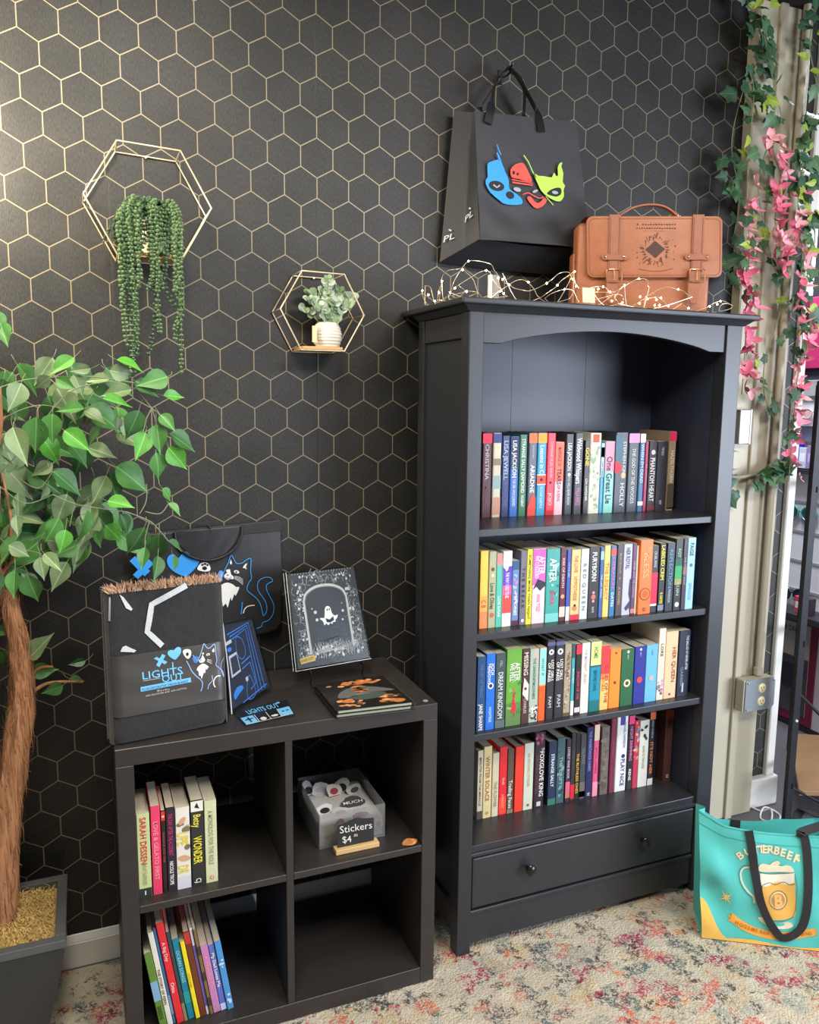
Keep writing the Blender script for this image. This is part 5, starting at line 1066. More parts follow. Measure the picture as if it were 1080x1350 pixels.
# fairy lights
WIRE = [[(0.301, -0.137, 1.836), (0.302, -0.155, 1.807), (0.303, -0.178, 1.795)], [(0.302, -0.155, 1.85), (0.302, -0.19, 1.839), (0.303, -0.217, 1.802)], [(0.303, -0.248, 1.802), (0.302, -0.26, 1.847), (0.302, -0.289, 1.868), (0.299, -0.359, 1.864), (0.331, -0.33, 1.869), (0.354, -0.33, 1.85), (0.375, -0.33, 1.815)], [(0.303, -0.231, 1.804), (0.303, -0.242, 1.821), (0.302, -0.263, 1.846)], [(0.302, -0.312, 1.811), (0.3, -0.353, 1.843), (0.344, -0.33, 1.89), (0.4, -0.33, 1.889), (0.421, -0.33, 1.872), (0.43, -0.33, 1.855), (0.444, -0.33, 1.819), (0.46, -0.33, 1.811)], [(0.302, -0.307, 1.796), (0.302, -0.315, 1.813), (0.3, -0.347, 1.82), (0.349, -0.33, 1.85), (0.395, -0.33, 1.871), (0.417, -0.33, 1.849), (0.439, -0.33, 1.824)], [(0.302, -0.318, 1.812), (0.3, -0.359, 1.823), (0.298, -0.388, 1.817), (0.337, -0.33, 1.815)], [(0.301, -0.336, 1.804), (0.341, -0.33, 1.816), (0.36, -0.33, 1.817), (0.375, -0.33, 1.813)], [(0.433, -0.33, 1.821), (0.462, -0.33, 1.84), (0.491, -0.33, 1.854), (0.519, -0.33, 1.85), (0.542, -0.33, 1.825), (0.556, -0.33, 1.812)], [(0.443, -0.33, 1.867), (0.449, -0.33, 1.847), (0.462, -0.33, 1.84), (0.487, -0.33, 1.831), (0.52, -0.33, 1.828), (0.547, -0.33, 1.837), (0.55, -0.37, 1.844), (0.587, -0.37, 1.871), (0.614, -0.37, 1.875), (0.629, -0.37, 1.86), (0.636, -0.37, 1.83), (0.618, -0.37, 1.808)], [(0.553, -0.33, 1.811), (0.556, -0.37, 1.821), (0.582, -0.37, 1.841), (0.604, -0.37, 1.861), (0.633, -0.37, 1.879)], [(0.57, -0.33, 1.812), (0.572, -0.37, 1.822), (0.604, -0.37, 1.832), (0.628, -0.37, 1.83), (0.652, -0.37, 1.803)], [(0.632, -0.37, 1.879), (0.64, -0.37, 1.845), (0.66, -0.37, 1.832), (0.691, -0.37, 1.843), (0.723, -0.37, 1.846), (0.747, -0.37, 1.834), (0.756, -0.37, 1.826)], [(0.681, -0.37, 1.805), (0.733, -0.37, 1.82), (0.768, -0.37, 1.829), (0.792, -0.37, 1.823), (0.79, -0.37, 1.808)], [(0.692, -0.37, 1.831), (0.761, -0.37, 1.835), (0.796, -0.37, 1.854), (0.837, -0.37, 1.873), (0.867, -0.37, 1.871), (0.875, -0.37, 1.852)], [(0.864, -0.37, 1.827), (0.9, -0.37, 1.846), (0.936, -0.37, 1.858), (0.974, -0.37, 1.854), (1.0, -0.37, 1.847), (1.024, -0.37, 1.836)], [(0.775, -0.37, 1.805), (0.765, -0.37, 1.821), (0.773, -0.37, 1.834), (0.793, -0.37, 1.854)], [(0.835, -0.37, 1.808), (0.864, -0.37, 1.822), (0.913, -0.37, 1.828), (0.943, -0.37, 1.807)], [(0.99, -0.37, 1.817), (1.013, -0.37, 1.805)], [(1.081, -0.37, 1.811), (1.126, -0.37, 1.831), (1.167, -0.37, 1.823), (1.161, -0.37, 1.81), (1.122, -0.37, 1.803), (1.14, -0.37, 1.824), (1.174, -0.37, 1.82)]]
LED = [(0.301, -0.137, 1.838), (0.302, -0.176, 1.823), (0.303, -0.217, 1.802), (0.303, -0.242, 1.82), (0.302, -0.263, 1.847), (0.302, -0.315, 1.813), (0.3, -0.347, 1.82), (0.297, -0.394, 1.857), (0.344, -0.33, 1.89), (0.341, -0.33, 1.816), (0.395, -0.33, 1.871), (0.43, -0.33, 1.855), (0.443, -0.33, 1.852), (0.436, -0.33, 1.822), (0.447, -0.33, 1.817), (0.462, -0.33, 1.84), (0.519, -0.33, 1.85), (0.55, -0.37, 1.844), (0.582, -0.37, 1.841), (0.604, -0.37, 1.832), (0.633, -0.37, 1.879), (0.629, -0.37, 1.859), (0.64, -0.37, 1.842), (0.709, -0.37, 1.839), (0.724, -0.37, 1.846), (0.747, -0.37, 1.834), (0.754, -0.37, 1.811), (0.793, -0.37, 1.854), (0.839, -0.37, 1.874), (0.788, -0.37, 1.808), (0.845, -0.37, 1.809), (0.871, -0.37, 1.822), (0.916, -0.37, 1.828), (0.901, -0.37, 1.822), (0.974, -0.37, 1.854), (0.943, -0.37, 1.807), (0.896, -0.37, 1.807), (1.013, -0.37, 1.805), (1.088, -0.37, 1.814), (1.126, -0.37, 1.83), (1.115, -0.37, 1.821), (0.846, -0.37, 1.827), (0.912, -0.37, 1.808)]
t = thing('fairy_lights', 'string of warm fairy lights on copper wire along the bookcase top', 'lights', (0.7, -0.35, 1.796))
wb = B()
paths = []
for i, p in enumerate(WIRE):
    c = curve(p, 6)
    wb.tube([(q.x, q.y + 0.003 * math.sin(j * .7 + i), max(1.7975, q.z)) for j, q in enumerate(c)], 0.0009, 5)
for a, b_ in zip(WIRE[:-1], WIRE[1:]):   # the run lies down behind the arcs between loops
    p, q = Vector(a[-1]), Vector(b_[0]); m = (p + q) / 2; m.z = 1.7995; m.y += 0.012
    wb.tube([(v.x, v.y, max(1.7975, v.z)) for v in curve([p, m, q], 5)], 0.0009, 5)
M_cop = mat((236, 214, 184), 0.3, metal=0.6, var=0.05, name='copper_wire')
obj('wire', wb, M_cop, t, smooth=True, kind='stuff')
M_led = mat((255, 214, 158), 0.3, var=0.0, emit=38.0, name='led_glow')
led_me = mesh('led_bulb', B().ball((0, 0, 0), 0.0024, 8, 5), M_led, smooth=True)
for x, y, z in LED:
    o = link('led_bulb', led_me, t); o.location = (x, y - 0.001, max(z, 1.800))
t = thing('battery_tube', 'upright clear and white plastic tube on the bookcase top behind the lights', 'tube', (0.436, -0.30, 1.796))
obj('white_sleeve', B().box(0.418, 0.427, -0.306, -0.296, 1.7962, 1.866), mat((226, 224, 220), 0.4, name='white_plastic'), t, bevel=0.001)
obj('clear_half', B().box(0.4274, 0.446, -0.308, -0.294, 1.7962, 1.866), clear_mat((216, 220, 226), 0.15, 'clear_tube', .25), t, bevel=0.001)
t = obj('price_tag', B().slab([(0.653, -0.380, 1.839), (0.690, -0.383, 1.839), (0.692, -0.383, 1.8005), (0.656, -0.380, 1.8005)], (0, -1, 0), 0.0008).slab([(0.656, -0.380, 1.7975), (0.692, -0.383, 1.7975), (0.692, -0.365, 1.7965), (0.656, -0.362, 1.7965)], (0, 0, 1), 0.0005), mat((224, 206, 168), 0.7, var=0.1, scale=90, name='kraft_paper'))
tag(t, 'small cream paper tag standing at the foot of the brown satchel', 'tag')

# ------------------------------------------------------------------ hexagon wire shelves and their plants
def hexshelf(front, back, label, loc, wood):
    t = thing('hexagon_shelf', label, 'shelf', loc)
    M_g = mat((226, 204, 168), 0.36, metal=0.5, var=0.06, name='brushed_gold') 
    P = [Vector((x, -0.102, z)) for x, z in front]; Q = [Vector((x, -0.004, z)) for x, z in back]
    obj('front_frame', B().tube(P, 0.0021, 8, closed=True), M_g, t, smooth=True); obj('back_frame', B().tube(Q, 0.0021, 8, closed=True), M_g, t, smooth=True)
    for i in range(6): obj('spacer_rod', B().tube([P[i], Q[i]], 0.0018, 8), M_g, t, smooth=True)
    a, b_, c, d = P[3], P[4], Q[4], Q[3]; z = a.z + 0.0025
    pb = obj('wooden_board', B().box(min(a.x, b_.x) + .004, max(a.x, b_.x) - .004, -0.100, -0.006, z, z + 0.008), mat((196, 152, 98), 0.5, var=0.2, scale=20, stretch=(.2, 1, 1), name='shelf_wood'), t, bevel=0.001)
    sc = (Q[0] + Q[1]) / 2
    obj('hanging_screw', B().tube([(sc.x, -0.0005, sc.z - .002), (sc.x, -0.010, sc.z - .002)], 0.003, 8), mat((226, 220, 206), 0.3, metal=.5, name='screw'), t)
    return z + 0.008
zA = hexshelf([(-.470, 2.141), (-.325, 2.135), (-.254, 2.008), (-.328, 1.880), (-.478, 1.880), (-.548, 2.013)], [(-.470, 2.141), (-.325, 2.135), (-.254, 2.008), (-.328, 1.880), (-.478, 1.880), (-.548, 2.013)], 'larger gold wire hexagon shelf with the trailing bead plant', (-0.40, -0.05, 1.88), None)
zB = hexshelf([(-.026, 1.874), (.090, 1.872), (.146, 1.768), (.090, 1.671), (-.030, 1.671), (-.084, 1.774)], [(-.026, 1.874), (.090, 1.872), (.146, 1.768), (.090, 1.671), (-.030, 1.671), (-.084, 1.774)], 'smaller gold wire hexagon shelf with the white ribbed pot', (0.03, -0.05, 1.67), None)
M_pot = mat((216, 208, 196), 0.6, var=0.08, scale=30, bump=0.1, bscale=60, name='white_ceramic')
M_pot2 = mat((190, 182, 160), 0.6, var=0.3, scale=40, bump=0.2, bscale=60, name='stone_ceramic')
# trailing plant
t = thing('trailing_plant', 'string-of-pearls plant with long beaded strands in a pale pot on a wire shelf', 'plant', (-0.395, -0.055, zA))
prof = [(0.030, zA + .0003), (0.036, zA + .01), (0.041, zA + .05), (0.042, zA + .085), (0.038, zA + .086), (0.036, zA + .075)]
obj('pot', B().lathe(prof, -0.392, -0.054, 20), M_pot2, t, smooth=True)
obj('soil', B().lathe([(0.036, zA + .070), (0.03, zA + .082), (0.004, zA + .086)], -0.392, -0.054, 14), mat((60, 50, 36), 0.9, var=.3, bump=.4, bscale=200, name='soil'), t)
M_p1 = leaf_mat((62, 88, 54), (104, 128, 86), 'pearl_green', 0.45, False); M_p2 = leaf_mat((40, 62, 40), (72, 96, 64), 'pearl_dark', 0.45, False)
r = random.Random(21); zc = zA + .085
BEAD = B().lathe([(.55, -.8), (1, 0), (.55, .8)], 0, 0, 6)
def bead(b, p, q):
    R_ = q.length; o = len(b.v)
    b.v += [(p.x + x * R_, p.y + y * R_, p.z + z * R_) for x, y, z in BEAD.v]; b.f += [tuple(i + o for i in f) for f in BEAD.f]
def pearls(path, size, m):
    b = B(); b.tube(path, 0.0008, 4); d = 0
    L_ = [Vector(p) for p in path]; acc = 0
    for i in range(len(L_) - 1):
        seg = L_[i + 1] - L_[i]; acc += seg.length
        if acc > size * 1.25:
            acc = 0; sd = seg.normalized().orthogonal().normalized(); sd = Quaternion(seg.normalized(), r.uniform(0, 6.3)) @ sd
            for s in (-1, 1): bead(b, L_[i] + sd * (s * size * .62), sd * size * r.uniform(.55, .72))
    o = obj('strand', b, m, t, smooth=True); o['kind'] = 'stuff'
for i in range(27):
    a = r.uniform(PI * 1.05, PI * 1.95) if i % 4 else r.uniform(0, PI)
    rx, ry = math.cos(a), math.sin(a); x0, y0 = -0.392 + rx * .02, -0.054 + ry * .015
    x1 = -0.402 + rx * r.uniform(.050, .080) + r.uniform(-.012, .012); y1 = max(-0.125, min(-0.014, -0.054 + ry * r.uniform(.055, .066)))
    if 1.30 * PI < a < 1.62 * PI and i % 3 == 0: x1 += .05 * (1 if r.random() < .5 else -1)
    if abs(x1 + .403) < .095: y1 = -.113 - r.random() * .010
    zend = r.choice([1.60, 1.62, 1.64, 1.68, 1.70, 1.61, 1.76, 1.80, 1.85])
    if x1 < -.47: zend = max(zend, 1.66)
    if i % 4 == 0: zend = r.uniform(1.895, 1.93)
    pts = [(x0, y0, zc - .006), ((x0 + x1) / 2, (y0 + y1) / 2, zc + r.uniform(.02, .045)), (x1, y1, zc + .0), (x1 + .003 * r.uniform(-1, 1), y1, zc - .08), (x1 + r.uniform(-.012, .012), y1, (zc + zend) / 2 - .05), (x1 + r.uniform(-.016, .020), y1 + r.uniform(-.004, .004), zend)]
    pearls(curve(pts, 26), r.uniform(.0058, .0072), M_p1 if r.random() < .7 else M_p2)
for i in range(36):   # short sprigs heaped over the rim
    a = r.uniform(0, 2 * PI); q = r.uniform(.02, .08)
    x1, y1 = -0.395 + math.cos(a) * q, max(-.12, min(-.016, -0.056 + math.sin(a) * q * .7))
    pearls(curve([(-0.392 + math.cos(a) * .012, -0.054 + math.sin(a) * .012, zc - .004), ((x1 - .392) / 2, (y1 - .054) / 2, zc + r.uniform(.02, .05)), (x1, y1, zc + r.uniform(-.03, .03)), (x1 + r.uniform(-.01, .01), y1, zc - r.uniform(.03, .07))], 22), r.uniform(.0058, .0072), M_p2 if r.random() < .5 else M_p1)
pearls(curve([(-.45, -.06, zc), (-.49, -.075, zc - .03), (-.51, -.08, zc - .07)], 20), .004, M_p2)
# eucalyptus in ribbed pot
t = thing('eucalyptus_plant', 'silvery eucalyptus sprigs in a white ribbed pot on a wire shelf', 'plant', (0.055, -0.055, zB))
pr = []
for i in range(37):
    s = i / 36; z = zB + .0003 + s * 0.066
    rad = 0.026 + 0.0135 * math.sin(PI * (s * .82 + .12)) + 0.0009 * math.sin(s * 50)
    pr.append((rad, z))
pr += [(pr[-1][0] - .004, pr[-1][1]), (pr[-1][0] - .006, pr[-1][1] - .015)]
pp = B().lathe(pr, 0.055, -0.058, 28)
pp.v = [(0.055 + (x - .055) * (1 + .02 * math.sin(z * 400 + math.atan2(y + .058, x - .055) * 3)), y, z) for x, y, z in pp.v]
obj('pot', pp, M_pot, t, smooth=True)
obj('soil', B().lathe([(0.028, zB + .053), (0.004, zB + .056)], 0.055, -0.058, 14), mat((60, 50, 36), 0.9, var=.3, name='soil'), t)
tagm = obj('plant_label', B().box(0.004, 0.020, -0.085, -0.0845, zB + .012, zB + .055).xf(Matrix.Translation((.012, -.085, 0)) @ Matrix.Rotation(-.9, 4, 'Z') @ Matrix.Translation((-.012, .085, 0))), mat((216, 212, 176), 0.5, name='label_paper'), t)
M_e1 = leaf_mat((150, 170, 150), (196, 208, 190), 'eucalyptus_pale', 0.6, False); M_e2 = leaf_mat((104, 136, 96), (160, 180, 140), 'eucalyptus_green', 0.6, False)
r = random.Random(33)
ed = B().prism([(0.0095 * math.cos(a) * (1.0 if math.cos(a) > -.9 else 1), 0.010 + 0.0095 * math.sin(a)) for a in [2 * PI * i / 12 for i in range(12)]], lambda u, v, d: (u, v, -d + 0.12 * u * u * 40), 0.0006)
eme = [mesh('leaf', ed, m_, smooth=True) for m_ in (M_e1, M_e2)]
sb = B()
for i, (dx, dz, dy) in enumerate(((-.06, .075, -.02), (-.045, .095, .01), (-.03, .055, -.035), (-.01, .10, .0), (.0, .13, -.01), (.02, .075, -.03), (.035, .105, .005), (.06, .09, -.01), (.075, .085, .0), (.055, .06, -.03), (-.065, .045, .0), (.03, .05, .02))):
    p = curve([(0.055 + dx * .15, -0.058 + dy * .3, zB + .052), (0.055 + dx * .5, -0.058 + dy * .7, zB + .055 + dz * .6), (0.055 + dx, max(-.118, -0.058 + dy), zB + .052 + dz)], 8)
    sb.tube(p, 0.0009, 5)
    for j in range(4, len(p)):
        for s in (-1, 1):
            if r.random() < .92:
                o = link('leaf', eme[0 if r.random() < .65 else 1], t)
                sc = r.uniform(.65, 1.15); yd = Vector((s * r.uniform(.4, 1), r.uniform(-.9, .3), r.uniform(-.2, .9))).normalized(); zd = Vector((r.uniform(-.5, .5), -1, r.uniform(0, .8))); zd = (zd - yd * zd.dot(yd)).normalized()
                Mx = Matrix((yd.cross(zd), yd, zd)).transposed().to_4x4() @ Matrix.Scale(sc, 4); Mx.translation = p[j]; o.matrix_basis = Mx
obj('stems', sb, mat((120, 140, 100), 0.6, name='stem_green'), t, smooth=True)

